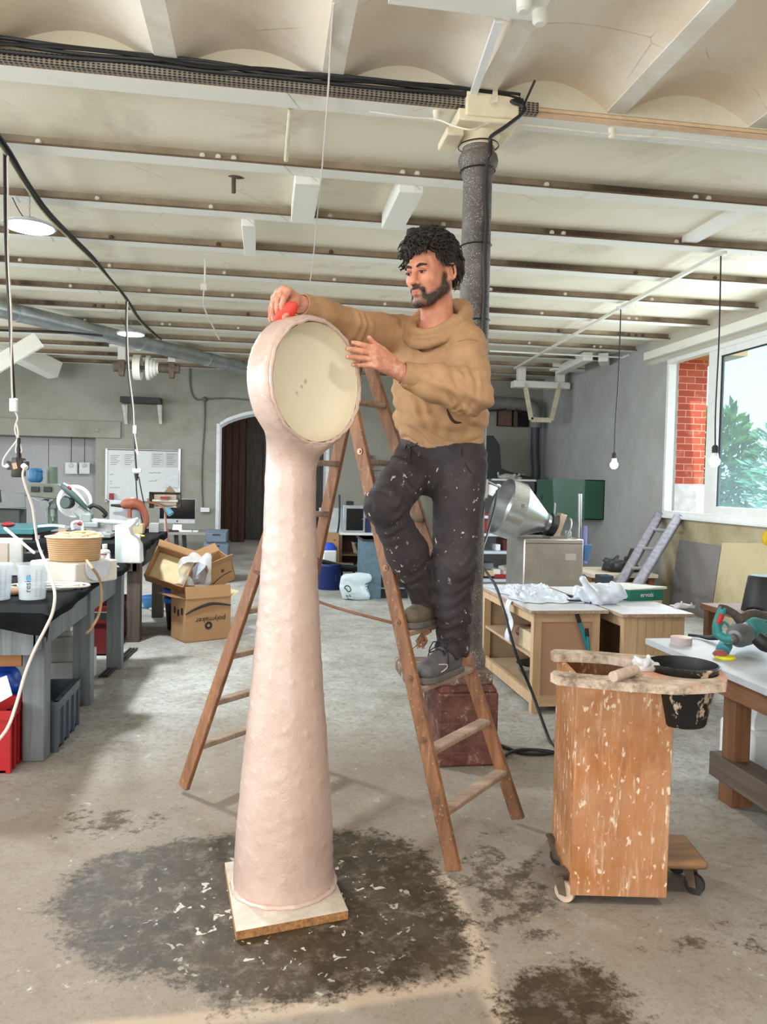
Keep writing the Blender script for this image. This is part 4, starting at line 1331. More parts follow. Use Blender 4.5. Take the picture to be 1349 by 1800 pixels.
# ---- trousers
Ft = Field(np.arange(.30, .94, .0068), np.arange(2.66, 3.28, .0068), np.arange(.66, 1.64, .0068))
Ft.cone(pel + V(0, 0, .075), pel + V(0, 0, -.01), .158, .165, .03, squash=(tuple(bf), .74))
Ft.cone(rhip + V(.01, 0, 0), rkn, .106, .074, .04); Ft.cone(lhip, lkn, .110, .080, .04)
Ft.cone(rkn, rkn.lerp(ran, .5), .074, .074, .03); Ft.cone(rkn.lerp(ran, .5), ran - V(0, 0, .015), .074, .064, .03)
Ft.cone(lkn, lkn.lerp(lan, .5), .078, .070, .03); Ft.cone(lkn.lerp(lan, .5), lan + V(0, 0, .02), .070, .066, .03)
for a_, r in ((ran, .05), (lan, .054)):
    Ft.cone(a_ - V(0, 0, .13), a_ - V(0, 0, .05), r, r, .006, 's')
def folds_pants(p):
    d = bumps(p, .0035, 20, 21)
    for k_, amp in ((rkn, .006), (lkn, .004), (ran, .007), (lan, .009)):
        q_ = p - np.array(k_); g = np.exp(-(np.linalg.norm(q_, axis=1) / .12) ** 2)
        d += amp * g * np.sin(p[:, 2] * 105 + 10 * p[:, 0] + 3 * np.sin(p[:, 0] * 40 + p[:, 1] * 26))
    z = p[:, 2]
    d += .004 * np.exp(-((z - 1.45) / .08) ** 2) * np.sin((p[:, 0] * .8 + z * .6) * 95 + 3 * np.sin(z * 33))
    return d
q = NB('plaster_spotted_black_cotton')
vec = q.coord()
c = q.ramp(q.noise(vec, 8, 6), [(.3, C(46, 40, 44)), (.7, C(62, 54, 57))])
k1 = q.math('MULTIPLY', q.ramp(q.noise(q.coord(scale=(1, 1, .8)), 44, 3, .5), [(.655, 0.0), (.675, 1.0)]), q.ramp(q.noise(vec, 5, 5), [(.49, 0.0), (.56, 1.0)]))
k2 = q.ramp(q.noise(q.coord(scale=(1, 1, .5), rot=(.2, .4, 0)), 34, 6, .8), [(.72, 0.0), (.755, .8)])
c = q.mix(q.math('MAXIMUM', k1, k2), c, C(204, 196, 190))
c = q.mix(q.ramp(q.noise(vec, 17, 7, .75), [(.58, 0.0), (.75, .28)]), c, C(140, 128, 126))
q.bump(q.noise(vec, 240, 3), .12, .002)
M_pants = q.final(c, .85)
pants = field_obj('trousers', Ft, M_pants, man, disp=folds_pants, relax=1)
w = MB()
wb = []
for k in range(40):
    a = 2 * math.pi * k / 40
    wb.append(pel + V(0, 0, .016 - .012 * math.cos(a)) + bf * (.104 * math.cos(a)) + bl * (.156 * math.sin(a)))
w.tube(wb, .014, 8, closed=True)
obj('waistband', w, plain((34, 36, 62), .8), pants)
bp = bvh_of(pants)
w = MB()
for x0, y0, pts in ((0, 0, [(716, 781), (722, 789), (721, 802), (724, 812)]), (0, 0, [(721, 786), (730, 783), (736, 776)]), (0, 0, [(721, 788), (713, 790), (716, 782), (722, 788)])):
    q_ = [on(bp, x, y, .004) for x, y in pts]; q_ = [p for p in q_ if p is not None]
    if len(q_) > 1: w.tube(q_, .0028, 6, 4)
if w.v: obj('drawstring', w, M_black, pants)
seam('side_pocket', [(812, 786), (813, 800), (820, 818), (829, 832)], .002, plain((24, 21, 24), .9), bp, pants)

# ---- shoes
M_shoe = plain((92, 90, 94), .7, var=.25, scale=30, bump=.2)
M_shoe2 = plain((98, 88, 74), .8, var=.3, scale=30, bump=.2)
M_sole = plain((96, 92, 90), .8, var=.2, scale=25)
M_lace = plain((28, 28, 28), .7)
def shoe(rung, u0, ankle, mat, label, accent):
    a, b = rung
    d = (b - a); d.z = 0; d.normalize()
    toe = a + d * u0 + V(0, 0, 0); heel = toe + d * .285
    sole_z = (a.z + b.z) / 2
    fwd = -d; lat = V(0, 0, 1).cross(fwd)
    pt = lambda x, y, z: heel + fwd * x + lat * y + V(0, 0, sole_z - heel.z + z)      # x from heel 0 .. .285
    R_ = [tuple(fwd), tuple(lat), (0, 0, 1)]
    Fs = Field(*grid([min(toe[i], heel[i]) - .07 for i in range(2)] + [sole_z - .01], [max(toe[i], heel[i]) + .07 for i in range(2)] + [sole_z + .20], .0042))
    Fs.ell(pt(.055, 0, .062), (.058, .042, .055), R_, .02); Fs.ell(pt(.13, 0, .058), (.09, .042, .052), R_, .03)
    Fs.ell(pt(.215, 0, .045), (.072, .047, .040), R_, .03); Fs.cone(pt(.055, 0, .07), pt(.058, 0, .125), .047, .049, .02)
    Fs.cone(pt(.11, 0, .075), pt(.075, 0, .12), .036, .044, .03)
    Fs.cone(pt(.058, 0, .12), pt(.056, 0, .19), .038, .040, .004, 's')
    Fs.put(lambda X, Y, Z: (Z - sole_z - .018) + 0 * X + 0 * Y, [min(toe[i], heel[i]) - .1 for i in range(2)] + [sole_z - .05], [max(toe[i], heel[i]) + .1 for i in range(2)] + [sole_z + .02], .004, 's')
    s_ = field_obj('shoe', Fs, mat, man, relax=1, label=label)
    w = MB()
    out = [(-.004, .02), (.0, .038), (.06, .042), (.12, .038), (.2, .048), (.25, .043), (.28, .024), (.290, 0), (.28, -.024), (.25, -.043), (.2, -.048), (.12, -.038), (.06, -.042), (0, -.038), (-.004, -.02)]
    n = len(out)
    w.add([pt(x, y, 0.001) for x, y in out] + [pt(x, y, .026) for x, y in out], [tuple(range(n - 1, -1, -1)), tuple(range(n, 2 * n))] + [(i, (i + 1) % n, n + (i + 1) % n, n + i) for i in range(n)])
    obj('sole', w, M_sole, s_, bevel=.005)
    w = MB()
    for k in range(4):
        x = .125 + .022 * k; z = .120 - .012 * k
        w.tube([pt(x, -.028, z - .012), pt(x + .004, 0, z + .006), pt(x, .028, z - .012)], .003, 6, 4)
    for sg in (-1, 1):
        w.tube([pt(.125, 0, .128), pt(.14, .03 * sg, .138), pt(.165, .036 * sg, .10), pt(.14, .012 * sg, .11)], .0026, 6, 5)
        w.tube([pt(.13, .008 * sg, .126), pt(.15, .042 * sg, .10), pt(.155, .048 * sg, .045)], .0024, 6, 5)
    obj('laces', w, M_lace, s_)
    w = MB(); w.hexa([pt(.095, -.018, .128), pt(.108, -.018, .122), pt(.108, .018, .122), pt(.095, .018, .128), pt(.084, -.02, .165), pt(.094, -.02, .163), pt(.094, .02, .163), pt(.084, .02, .165)])
    obj('tongue', w, M_black, s_, bevel=.004)
    if accent:
        bs = bvh_of(s_)
        w = MB()
        q_ = [on(bs, x, y, .0015) for x, y in ((772, 1168), (785, 1168), (787, 1172), (780, 1179), (776, 1181))]
        q_ = [p for p in q_ if p is not None]
        if len(q_) > 2: w.tube(q_, .0022, 6, 3); obj('side_emblem', w, plain((226, 220, 205), .6), s_)
        w = MB(); w.hexa([pt(.096, -.010, .160), pt(.103, -.010, .158), pt(.103, .010, .158), pt(.096, .010, .160), pt(.095, -.010, .168), pt(.1, -.010, .167), pt(.1, .010, .167), pt(.095, .010, .168)])
        obj('tongue_tab', w, plain((178, 200, 50), .6), s_)
    return s_
shoe(rung_top[2], .04, lan, M_shoe, 'grey lace-up work shoe on the lower rung', True)
shoe(rung_top[3], .03, ran, M_shoe2, 'mud-coloured lace-up work shoe on the higher rung', False)

# ---- red scraper in the right hand
w = MB()
c0 = P(503, 550, 2.572)
dd = (CAM - c0).normalized()
Fq = Field(*grid((c0.x - .07, c0.y - .07, c0.z - .07), (c0.x + .07, c0.y + .07, c0.z + .07), .004))
ax = (P(513, 538, 2.59) - P(478, 570, 2.62)).normalized(); nn = ax.cross(dd).normalized(); 
Fq.ell(c0, (.050, .026, .013), [tuple(ax), tuple(nn), tuple(ax.cross(nn))], .004)
scr = field_obj('scraper', Fq, plain((206, 62, 44), .5, var=.1), None, relax=1)
tag(scr, 'small red rubber kidney scraper held in the raised hand above the disc', 'tool')
# ================================================================== lamps, cables and fittings under the ceiling
M_lamp = emit('lamp_glow', (.92, .98, 1, 1), 26)
M_alu = plain((196, 200, 204), .4, .5, var=.05)
def disc_lamp(c, label, energy, color=(.90, .97, 1)):
    c = Vector(c)
    t = thing('disc_lamp', label, 'ceiling lamp', c, 'round LED lamps hanging from the beams')
    w = MB(); w.lathe([(.155, 0), (.165, .004), (.165, .016), (.13, .028), (.05, .034), (.045, .06), (.0, .06)], c, (0, 0, 1), 40); obj('housing', w, M_alu, t)
    w = MB(); w.lathe([(.0, -.002), (.150, -.002), (.153, .004), (0, .004)], c, (0, 0, 1), 40); d = obj('diffuser', w, M_lamp, t)
    w = MB()
    z = c.z + .06; i = 0
    while z < 3.235:
        e = V(.006, 0, 0) if i % 2 else V(0, .006, 0)
        w.tube([V(c.x, c.y, z) + e, V(c.x, c.y, z + .011) + e * .9, V(c.x, c.y, z + .022), V(c.x, c.y, z + .011) - e * .9, V(c.x, c.y, z) - e, V(c.x, c.y, z - .006)], .0016, 5, closed=True)
        z += .022; i += 1
    obj('chain', w, M_steel, t)
    w = MB(); w.tube([c + V(.02, .03, .05), c + V(-.06, .05, .09), c + V(-.12, .04, .2)], .004, 6, 5); obj('lead', w, M_cable, t)
    light('lamp_light', 'AREA', c - V(0, 0, .012), energy, color, (0, 0, -1), .28, shape='DISK')
    return t
disc_lamp(P(52, 400, 5.4), 'round lit disc lamp hanging on chains at upper left, the nearer one', 105)
disc_lamp(P(230, 588, 9.6), 'smaller-looking lit disc lamp by the galvanised duct, the farther one', 85)
for x, y in ((-1.6, .9), (1.5, .9)):
    disc_lamp((x, y, 3.08), 'round disc lamp hanging above the front of the workshop', 24, (1, .93, .84))

# cable tray along the girder and the cables lying in it
tx1 = P(945, 190, 3.72).x
q = NB('perforated_galvanised'); vec = q.coord(scale=(1, 1, 1))
vo = q.n('TexVoronoi', i={'Vector': q.coord(scale=(45, 45, 90)), 'Scale': 1.0, 'Randomness': 0.0})
M_perf = q.final(q.ramp(vo.outputs['Distance'], [(.30, C(40, 36, 33)), (.36, C(150, 140, 128))]), .5, .3)
w = MB(); w.b2((XL, 3.70, ZB + .002), (tx1, 3.745, ZB + .006)); w.b2((XL, 3.70, ZB + .002), (tx1, 3.704, ZB + .05))
solo('cable_tray', w, M_perf, 'perforated metal cable tray running along the girder', 'cable tray')
def tray_cable(i, r, z0):
    rg = random.Random(40 + i)
    pts = []
    x = XL
    while x < tx1 - .1:
        pts.append(V(x, 3.692 - .004 * i + rg.uniform(-.006, .006), ZB + z0 + rg.uniform(-.012, .014))); x += .3
    return pts
for i in range(3):
    w = MB(); w.tube(tray_cable(i, .008, .035 + .02 * i), .009, 6, 4)
    solo('cable', w, M_cable, 'black cable lying along the perforated tray on the girder', 'cable', 'cables in the tray on the girder')
w = MB()
pts = tray_cable(3, .01, .06)
pts += [P(900, 178, 3.66), P(921, 187, 3.64), P(918, 200, 3.63), P(890, 222, 3.66), P(864, 240, 3.72), P(863, 252, 3.73), P(862, 272, 3.72), P(857, 282, 3.745)]
for y in range(330, 880, 60): pts.append(P(857 - (y - 280) * .022 + 2 * math.sin(y * .05), y, 3.765))
pts += [P(850, 885, 3.74), P(842, 925, 3.66), P(834, 960, 3.72), P(829, 1000, 3.75)]
w.tube(pts, .010, 7, 4)
solo('cable', w, M_cable, 'thick black cable leaving the tray and running down the right side of the column', 'cable')
w = MB(); w.tube([P(921, 187, 3.655), P(928, 170, 3.60), P(941, 141, 3.56)], .006, 6, 5)
solo('cable', w, M_cable, 'loose black cable end sticking up beside the tray right of the column', 'cable')
for k, (x, y, Y) in enumerate(((835, 264, 3.0), (835, 405, 3.0), (835, 548, 3.0))):
    pass
zt = [3.118, 2.995, 2.62, 2.24]
for z in zt:
    r = .1 if z > 3 else (.087 if z > 2.9 else .077)
    w = MB()
    w.tube([(CX + math.cos(a) * (r + .002), CY + math.sin(a) * (r + .002), z + .006 * math.cos(a - .6)) for a in [i * 2 * math.pi / 28 for i in range(28)]], .0035, 5, closed=True)
    t_ = solo('wire_tie', w, M_cable, 'thin black wire tied round the column at ' + {3.118: 'the white capital', 2.995: 'the ring below the capital', 2.62: 'the height of the hair', 2.24: 'the height of the hood'}[z], 'wire')

# bundle of cables crossing the beams on the left
bp_ = [(-14, 232), (12, 268), (45, 322), (80, 372), (118, 412), (160, 452), (192, 490), (219, 522), (244, 560), (268, 585), (282, 596)]
bun = thing('cable_bundle', 'bundle of black and pale cables crossing the ceiling beams at upper left', 'cable', G(100, 400, 3.2))
for i, (dx, m, r) in enumerate(((0, M_cable, .011), (6, M_cable, .009), (-3, plain((190, 186, 150), .6), .008), (3, M_cable, .008))):
    rg = random.Random(i + 3)
    w = MB(); w.tube([G(x + dx * (1 - k * .07), y + rg.uniform(-3, 3) * (1 - k * .07), 3.20 - .006 * i) for k, (x, y) in enumerate(bp_)], r, 6, 5)
    obj('cable', w, m, bun, label='pale cable' if i == 2 else None)

# the two hanging socket groups
M_sock = plain((64, 58, 54), .5, var=.15)
a0 = G(8, 262, 3.215); Yh = a0.y
hp_ = lambda x, y, d=0: P(x, y, Yh + d)
soc = thing('hanging_socket', 'brown multi-socket block hanging on cords at the left edge above the measuring cups', 'socket', hp_(33, 840))
w = MB(); w.tube([a0, hp_(10, 420), hp_(17, 560, .01), hp_(24, 690), hp_(27, 712)], .009, 7, 5); obj('cord', w, M_cable, soc)
w = MB(); w.tube([a0 + V(.02, 0, 0), hp_(14, 430, .0), hp_(20, 560, -.015), hp_(20, 640, -.015), hp_(22, 700, -.01), hp_(26, 720)], .0055, 6, 5); obj('cord', w, M_wcable, soc, label='white cord')
w = MB(); w.box(hp_(24, 712, -.01), (.04, .03, .075)); obj('connector', w, M_white, soc, bevel=.006)
w = MB(); w.tube([hp_(27, 724), hp_(31, 735), hp_(27, 748), hp_(27, 760), hp_(33, 775), hp_(38, 792), hp_(33, 800), hp_(28, 792), hp_(31, 775), hp_(32, 760), hp_(29, 745)], .005, 6, 5); obj('cord_loop', w, M_wcable, soc)
w = MB(); w.cyl(hp_(33, 796), hp_(33, 806), .014, 12); w.cyl(hp_(33, 770), hp_(33, 797), .010, 10); obj('cable_gland', w, M_black, soc)
w = MB(); w.lathe([(.034, 0), (.040, .01), (.041, .10), (.036, .112), (.0, .112)], hp_(32, 839), (0, 0, 1), 8); w.box(hp_(20, 818), (.04, .05, .05)); w.box(hp_(43, 818), (.04, .05, .05)); sb_ = obj('socket_block', w, M_sock, soc, bevel=.004)
w = MB(); w.box(hp_(26, 819, -.045), (.024, .003, .034), Matrix.Rotation(-.25, 3, 'Y')); obj('sticker', w, plain((214, 176, 140), .6), sb_)
w = MB(); w.cyl(hp_(16, 817, -.02), hp_(11, 821, -.02), .013, 12); w.tube([hp_(11, 821, -.02), hp_(5, 818, -.02), hp_(7, 806, -.02), hp_(16, 792), hp_(27, 778), hp_(31, 770)], .005, 6, 5); obj('white_plug', w, M_white, soc)
w = MB(); w.cyl(hp_(40, 818, -.03), hp_(46, 823, -.04), .015, 12); obj('white_plug', w, M_white, soc)
w = MB(); w.tube([hp_(43, 822, -.05), hp_(40, 836, -.06), hp_(47, 862, -.06), hp_(57, 892, -.06), hp_(62, 930, -.1), hp_(68, 960, -.16), P(84, 1000, 3.9), P(96, 1040, 3.70), P(93, 1075, 3.60), P(80, 1105, 3.58), P(62, 1140, 3.56), P(44, 1185, 3.5), P(28, 1240, 3.45), P(10, 1285, 3.4), P(-30, 1330, 3.35)], .007, 7, 5)
solo('power_cable', w, M_wcable, 'long white power cable dropping from the hanging socket past the table edge', 'cable')
a1 = G(222, 524, 3.215); Y2 = a1.y
h2 = lambda x, y, d=0: P(x, y, Y2 + d)
soc2 = thing('hanging_plug', 'white plug connector hanging on a black and white cord over the second bench', 'socket', h2(241, 835))
w = MB(); w.tube([a1, h2(222, 560), h2(224, 640), h2(231, 700), h2(236, 755), h2(238, 800), h2(240, 826)], .010, 6, 5); obj('cord', w, M_cable, soc2)
w = MB(); w.tube([a1 + V(.02, -.02, 0), h2(224, 570, -.02), h2(227, 650, -.02), h2(234, 710, -.02), h2(236, 748, -.02), h2(238, 770, -.02), h2(243, 800, -.02), h2(238, 790, -.02)], .007, 6, 5); obj('cord', w, M_wcable, soc2, label='white cord')
w = MB(); w.box(h2(237, 755, -.01), (.035, .03, .085)); obj('connector', w, M_white, soc2, bevel=.006)
w = MB(); w.box(h2(241, 827, -.01), (.085, .05, .036)); obj('plug', w, M_white, soc2, bevel=.006)
w = MB(); w.cyl(h2(240, 832), h2(240, 845), .024, 12, .012); obj('plug_tail', w, M_dark, soc2)
for i, pts in enumerate(([(239, 840), (242, 880), (253, 925), (264, 955), (270, 985)], [(244, 838), (250, 870), (258, 905), (266, 945), (272, 990)])):
    w = MB(); w.tube([h2(*p) for p in pts], .007, 6, 5)
    solo('lead', w, M_cable, ('left' if i == 0 else 'right') + ' black lead dropping from the hanging plug to the second bench', 'cable')

# galvanised duct with collars and hangers
da, db_ = P(-30, 535, 8.6), P(462, 655, 12.8)
duct = thing('ventilation_duct', 'long galvanised round duct slung under the beams at upper left', 'duct', (da + db_) / 2)
w = MB(); w.tube([da.lerp(db_, t) for t in (0, .25, .5, .75, 1)], .098, 24); obj('pipe', w, M_galv, duct)
for t in (.08, .45, .72, .93):
    w = MB(); p = da.lerp(db_, t); d = (db_ - da).normalized(); w.cyl(p - d * .03, p + d * .03, .104, 24); obj('collar', w, M_galv, duct)
    w = MB(); w.tube([p + V(0, 0, .1), V(p.x, p.y, 3.24)], .004, 5); obj('hanger', w, M_steel, duct)

# old line-shaft pulleys
Ys = 11.2
ps = lambda x, y, d=0: P(x, y, Ys + d)
sh_ = thing('line_shaft', 'old line shaft with a white flat pulley and a stepped pulley hung from the beams', 'machine', ps(260, 660))
sa, sb2 = ps(200, 644), ps(316, 649)
w = MB(); w.cyl(sa, sb2, .028, 14); w.cyl(sa.lerp(sb2, .0), sa.lerp(sb2, .12), .07, 14); w.cyl(sa.lerp(sb2, .66), sa.lerp(sb2, 1), .06, 14); obj('shaft', w, M_rust, sh_)
sd = (sb2 - sa).normalized()
w = MB(); c0 = sa.lerp(sb2, .36); w.lathe([(.16, -.05), (.175, -.05), (.175, .05), (.16, .05), (.155, 0), (.05, .01), (.05, -.01), (.155, -.01)], c0, sd, 30); obj('pulley', w, M_offw, sh_)
w = MB(); c0 = sa.lerp(sb2, .60); w.lathe([(.05, -.09), (.17, -.09), (.17, -.045), (.14, -.045), (.14, -.005), (.11, -.005), (.11, .035), (.08, .035), (.08, .07), (.04, .07)], c0, sd, 30); obj('stepped_pulley', w, M_offw, sh_)
for t in (.12, .88):
    p = sa.lerp(sb2, t)
    w = MB(); w.hexa([p + V(-.035, -.05, -.13), p + V(.035, -.05, -.13), p + V(.035, .05, -.13), p + V(-.035, .05, -.13), p + V(-.05, -.06, .09), p + V(.05, -.06, .09), p + V(.05, .06, .09), p + V(-.05, .06, .09)]); obj('bearing_hanger', w, M_rust, sh_, bevel=.01)
    w = MB(); w.bar(p + V(0, 0, .08), V(p.x, p.y, 3.24), .10, .06, (0, 1, 0)); w.b2((p.x - .16, p.y - .06, 3.20), (p.x + .16, p.y + .06, 3.235)); obj('bracket', w, M_offw, sh_)

# short white timbers between the beams, tube and fittings
def timber(name, x, y0, y1, wd, h, label, mat=M_beamw, z1=ZP + .005):
    w = MB(); w.b2((x - wd / 2, y0, z1 - h), (x + wd / 2, y1, z1)); return solo(name, w, mat, label, 'timber', bevel=.006)
yb = lambda k: 3.75 + .85 * k
timber('timber_block', G(537, 350, 3.2).x, yb(1) + .13, yb(2) - .01, .155, .12, 'white timber block between the beams above the raised hand')
timber('timber_block', G(712, 358, 3.2).x, yb(1) + .13, yb(2) - .01, .155, .12, "white timber block between the beams above the man's head")
timber('timber_block', G(437, 410, 3.2).x, yb(2) + .13, yb(3) + .02, .09, .12, 'narrow white batten with a black bolt between the beams, left of the raised hand')
timber('steel_channel', G(1292, 398, 3.2).x, yb(1) + .1, yb(2) + .02, .12, .05, 'pale steel channel between beams at upper right')
w = MB(); w.tube([G(511, 190, 3.27), G(507, 235, 3.26), G(503, 281, 3.25)], .013, 12); solo('plastic_tube', w, plain((226, 218, 190), .5), 'short cream plastic tube fixed to the ceiling panel behind the girder', 'tube')
w = MB(); w.cyl(P(411, 303, 5.0), P(411, 339, 5.0), .014, 10); w.tube([P(392, 303, 5.05), P(405, 306, 5.0), P(420, 310, 5.0), P(436, 308, 5.05)], .018, 7, 3); w.box(P(440, 306, 5.08), (.05, .05, .045)); solo('broken_fitting', w, M_rust, 'rusty broken pipe fitting poking out of the ceiling panel', 'pipe')
w = MB(); w.tube([G(587, 6, RZ - .01), G(581, 90, RZ - .01), G(576, 178, 3.22), G(566, 300, 3.215), G(556, 400, 3.215), G(549, 470, 3.215), G(543, 508, 3.16)], .0045, 6, 5)
solo('bell_wire', w, M_wcable, 'thin white wire clipped across the beams above the raised hand', 'wire')
w = MB(); w.tube([V(P(360, 500, 6.9).x, 6.9, 3.307), P(360, 500, 6.9), P(358, 520, 7.2), P(361, 545, 7.8), P(375, 575, 8.6), P(386, 597, 9.2)], .008, 6, 4); w.box(P(358, 505, 6.9), (.05, .05, .05)); solo('bell_wire', w, M_wcable, 'thin white wire with a clip hanging from the beams left of the sculpture', 'wire')
mb_ = thing('mounting_board', 'white board with two round fittings fixed under the arches at the top edge', 'board', P(835, 20, 2.9))
b_a, b_b = P(690, 8, 2.95), P(962, 34, 2.95)
w = MB(); w.hexa([V(b_a.x, 2.80, RZ - .03), V(b_b.x, 2.80, RZ - .03), V(b_b.x, 3.06, RZ - .03), V(b_a.x, 3.06, RZ - .03), V(b_a.x, 2.80, RZ - .002), V(b_b.x, 2.80, RZ - .002), V(b_b.x, 3.06, RZ - .002), V(b_a.x, 3.06, RZ - .002)]); obj('board', w, M_beamw, mb_)
for x, y in ((922, 8), (950, 30)):
    p = G(x, y, RZ - .05); w = MB(); w.lathe([(.02, -.03), (.03, -.02), (.032, .02)], p, (0, 0, 1), 16); obj('fitting', w, M_offw, mb_)
w = MB(); w.bar(G(877, 36, RZ - .012), G(824, 190, ZB + .05), .034, .02); solo('batten', w, M_white, 'narrow white batten running from the top board to the column head', 'batten')
w = MB(); a = P(870, 150, 3.66); w.hexa([P(868, 148, 3.70), P(875, 148, 3.70), P(876, 178, 3.62), P(864, 182, 3.62), P(868, 148, 3.695), P(875, 148, 3.695), P(876, 178, 3.61), P(864, 182, 3.61)]); solo('paper_flap', w, plain((240, 232, 214), .7), 'small paper flap hanging over the cable tray near the column head', 'paper')
for x, y, lb in ((768, 206, 'left of the column head'), (1076, 234, 'right of the column head, hanging from the girder')):
    w = MB(); p = P(x, y - 12, 3.78); p.z = ZB; w.lathe([(.010, -.05), (.016, -.045), (.018, 0), (.022, .002)], p, (0, 0, 1), 14); solo('insulator', w, plain((240, 232, 214), .4), 'white porcelain insulator ' + lb, 'insulator')
w = MB(); pts = [P(650, 196, 3.75), P(720, 206, 3.75), P(768, 210, 3.75), P(800, 222, 3.66), P(835, 228, 3.64), P(880, 216, 3.72), P(1076, 236, 3.77), P(1200, 244, 3.78), P(1349, 262, 3.8)]
for p in pts: p.z = min(p.z, ZB - .01)
w.tube(pts, .0045, 6, 5); solo('bell_wire', w, plain((240, 232, 214), .5), 'thin cream wire slung under the girder past the column head', 'wire')
# cable duct and the two bare bulbs on the right
tr0, tr1, tr2 = G(1268, 446, 3.2), G(1092, 541, 3.2), G(905, 648, 3.2)
w = MB(); w.bar(tr0, tr1, .035, .03); w.bar(tr1, tr2, .03, .025); solo('cable_duct', w, M_offw, 'white cable duct crossing the beams diagonally on the right', 'cable duct')
M_bulb = emit('bulb_glow', (1, .98, .92, 1), 60)
def bulb(top, x, y, label):
    Yb = top.y
    e = P(x, y, Yb)
    t = thing('pendant_bulb', label, 'light bulb', e)
    w = MB(); w.lathe([(.045, 0), (.045, -.02), (.02, -.028), (0, -.028)], top + V(0, 0, .02), (0, 0, 1), 20); obj('ceiling_rose', w, M_offw, t)
    w = MB(); w.tube([top, top.lerp(e, .4) + V(.006, 0, 0), top.lerp(e, .75) - V(.005, 0, 0), e + V(0, 0, .11)], .006, 6, 6); obj('cord', w, M_cable, t)
    w = MB(); w.lathe([(.021, .06), (.024, .075), (.024, .11), (.014, .125), (0, .125)], e, (0, 0, 1), 18); obj('lamp_holder', w, M_dark, t)
    w = MB(); w.lathe([(.0, -.042), (.018, -.038), (.034, -.022), (.040, 0), (.036, .016), (.030, .02)], e, (0, 0, 1), 24); obj('glass_bulb', w, M_bulb, t)
    w = MB(); w.lathe([(.031, .019), (.026, .045), (.022, .064), (.0, .064)], e, (0, 0, 1), 24); obj('bulb_base', w, M_white, t)
    light('bulb_light', 'POINT', e - V(0, 0, .07), 14, (1, .97, .9), size=.04)
bulb(tr1 - V(0, 0, .01), 1080, 817, 'lit bare bulb on a long cord in front of the plain grey wall')
bulb(tr0 - V(0, 0, .01), 1257, 811, 'lit bare bulb on a long cord in front of the window mullion')
w = MB(); pts = [P(862, 583, 10.1), P(930, 587, 10.1), P(1010, 590, 10.1), P(1100, 592, 10.1), P(1165, 596, 10.05), P(1183, 601, 10.0), P(1190, 610, 9.9), P(1182, 624, 9.9)]
for p in pts:
    p.x = min(p.x, XR - .02)
for p in pts: p.z = min(p.z, 3.21)
for p in pts[:5]: p.z = 3.21
w.tube(pts, .012, 7, 5); solo('white_conduit', w, M_white, 'thin white conduit with clips along the beam at upper right', 'conduit')
# timber hangers near the back right corner
Yt = 11.4
pt_ = lambda x, y, d=0: P(x, y, Yt + d)
def board(x0, y0, x1, y1, d0, d1):
    w = MB(); a, b = pt_(x0, y0, d0), pt_(x1, y1, d0); lo, hi = min(a.z, b.z), max(a.z, b.z); w.b2((a.x, a.y, lo), (b.x, Yt + d1, hi))
    for x in (a.x + .08, b.x - .2): w.b2((x, a.y + .03, hi), (x + .12, Yt + d1 - .03, 3.306))
    return w
solo('hanging_timber', board(974, 632, 1084, 655, 0, .18), M_beamw, 'chipped white timber hanging under the beams above the bare bulb', 'timber', bevel=.01)
solo('hanging_timber', board(905, 668, 1003, 684, .4, .6), M_beamw, 'white timber carrying the angle-iron frame at the back right', 'timber', bevel=.01)
tb = thing('timber_bearer', 'pair of white timbers running back under the beams at the right', 'timber', pt_(1020, 630))
for (x0, y0, x1, y1) in ((985, 632, 1035, 606), (1072, 634, 1118, 608)):
    w = MB(); a, b = pt_(x0, y0, .2), P(x1, y1, Yt - 1.2); b.z = min(b.z, 3.22); a.z = min(a.z, 3.22); b.x = min(b.x, XR - .25); w.bar(a, b, .14, .12); obj('bearer', w, M_beamw, tb, bevel=.01)
fr = thing('angle_iron_frame', 'cream trapezoid angle-iron frame hanging from a timber at the back right', 'frame', pt_(952, 744, .4))
M_cream = plain((206, 198, 170), .6, var=.2, scale=8)
ptz = [pt_(923, 682, .4), pt_(933, 738, .4), pt_(968, 739, .4), pt_(982, 682, .4)]
for a, b, n in ((0, 1, 'upright'), (1, 2, 'bottom_bar'), (3, 2, 'upright')):
    w = MB(); d = V(0, .0, 0); w.bar(ptz[a] + V(0, 0, .07 if n == 'upright' else 0), ptz[b], .02, .075, (0, 1, 0)); w.bar(ptz[a] + V(0, -.035, 0), ptz[b] + V(0, -.035, 0), .075, .012, (0, 1, 0)); obj(n, w, M_cream, fr)
# sloping painted timbers at upper left
w = MB(); w.bar(P(-40, 662, 8.8), P(68, 597, 8.8), .05, .17); solo('sloping_board', w, M_offw, 'pale sloping board at the left edge under the beams', 'timber', bevel=.005)
w = MB(); w.bar(P(-60, 575, 12.0), P(98, 652, 12.9), .30, .26); solo('sloping_beam', w, M_beamw, 'thick chipped beam sloping down to the back wall at left', 'timber', bevel=.01)
w = MB(); w.tube([P(-10, 580, 8.8), P(40, 582, 8.9), P(100, 583, 9.0), P(180, 590, 9.3)], .012, 6, 4); solo('cable', w, M_cable, 'black cable slung from the left edge to the duct', 'cable')
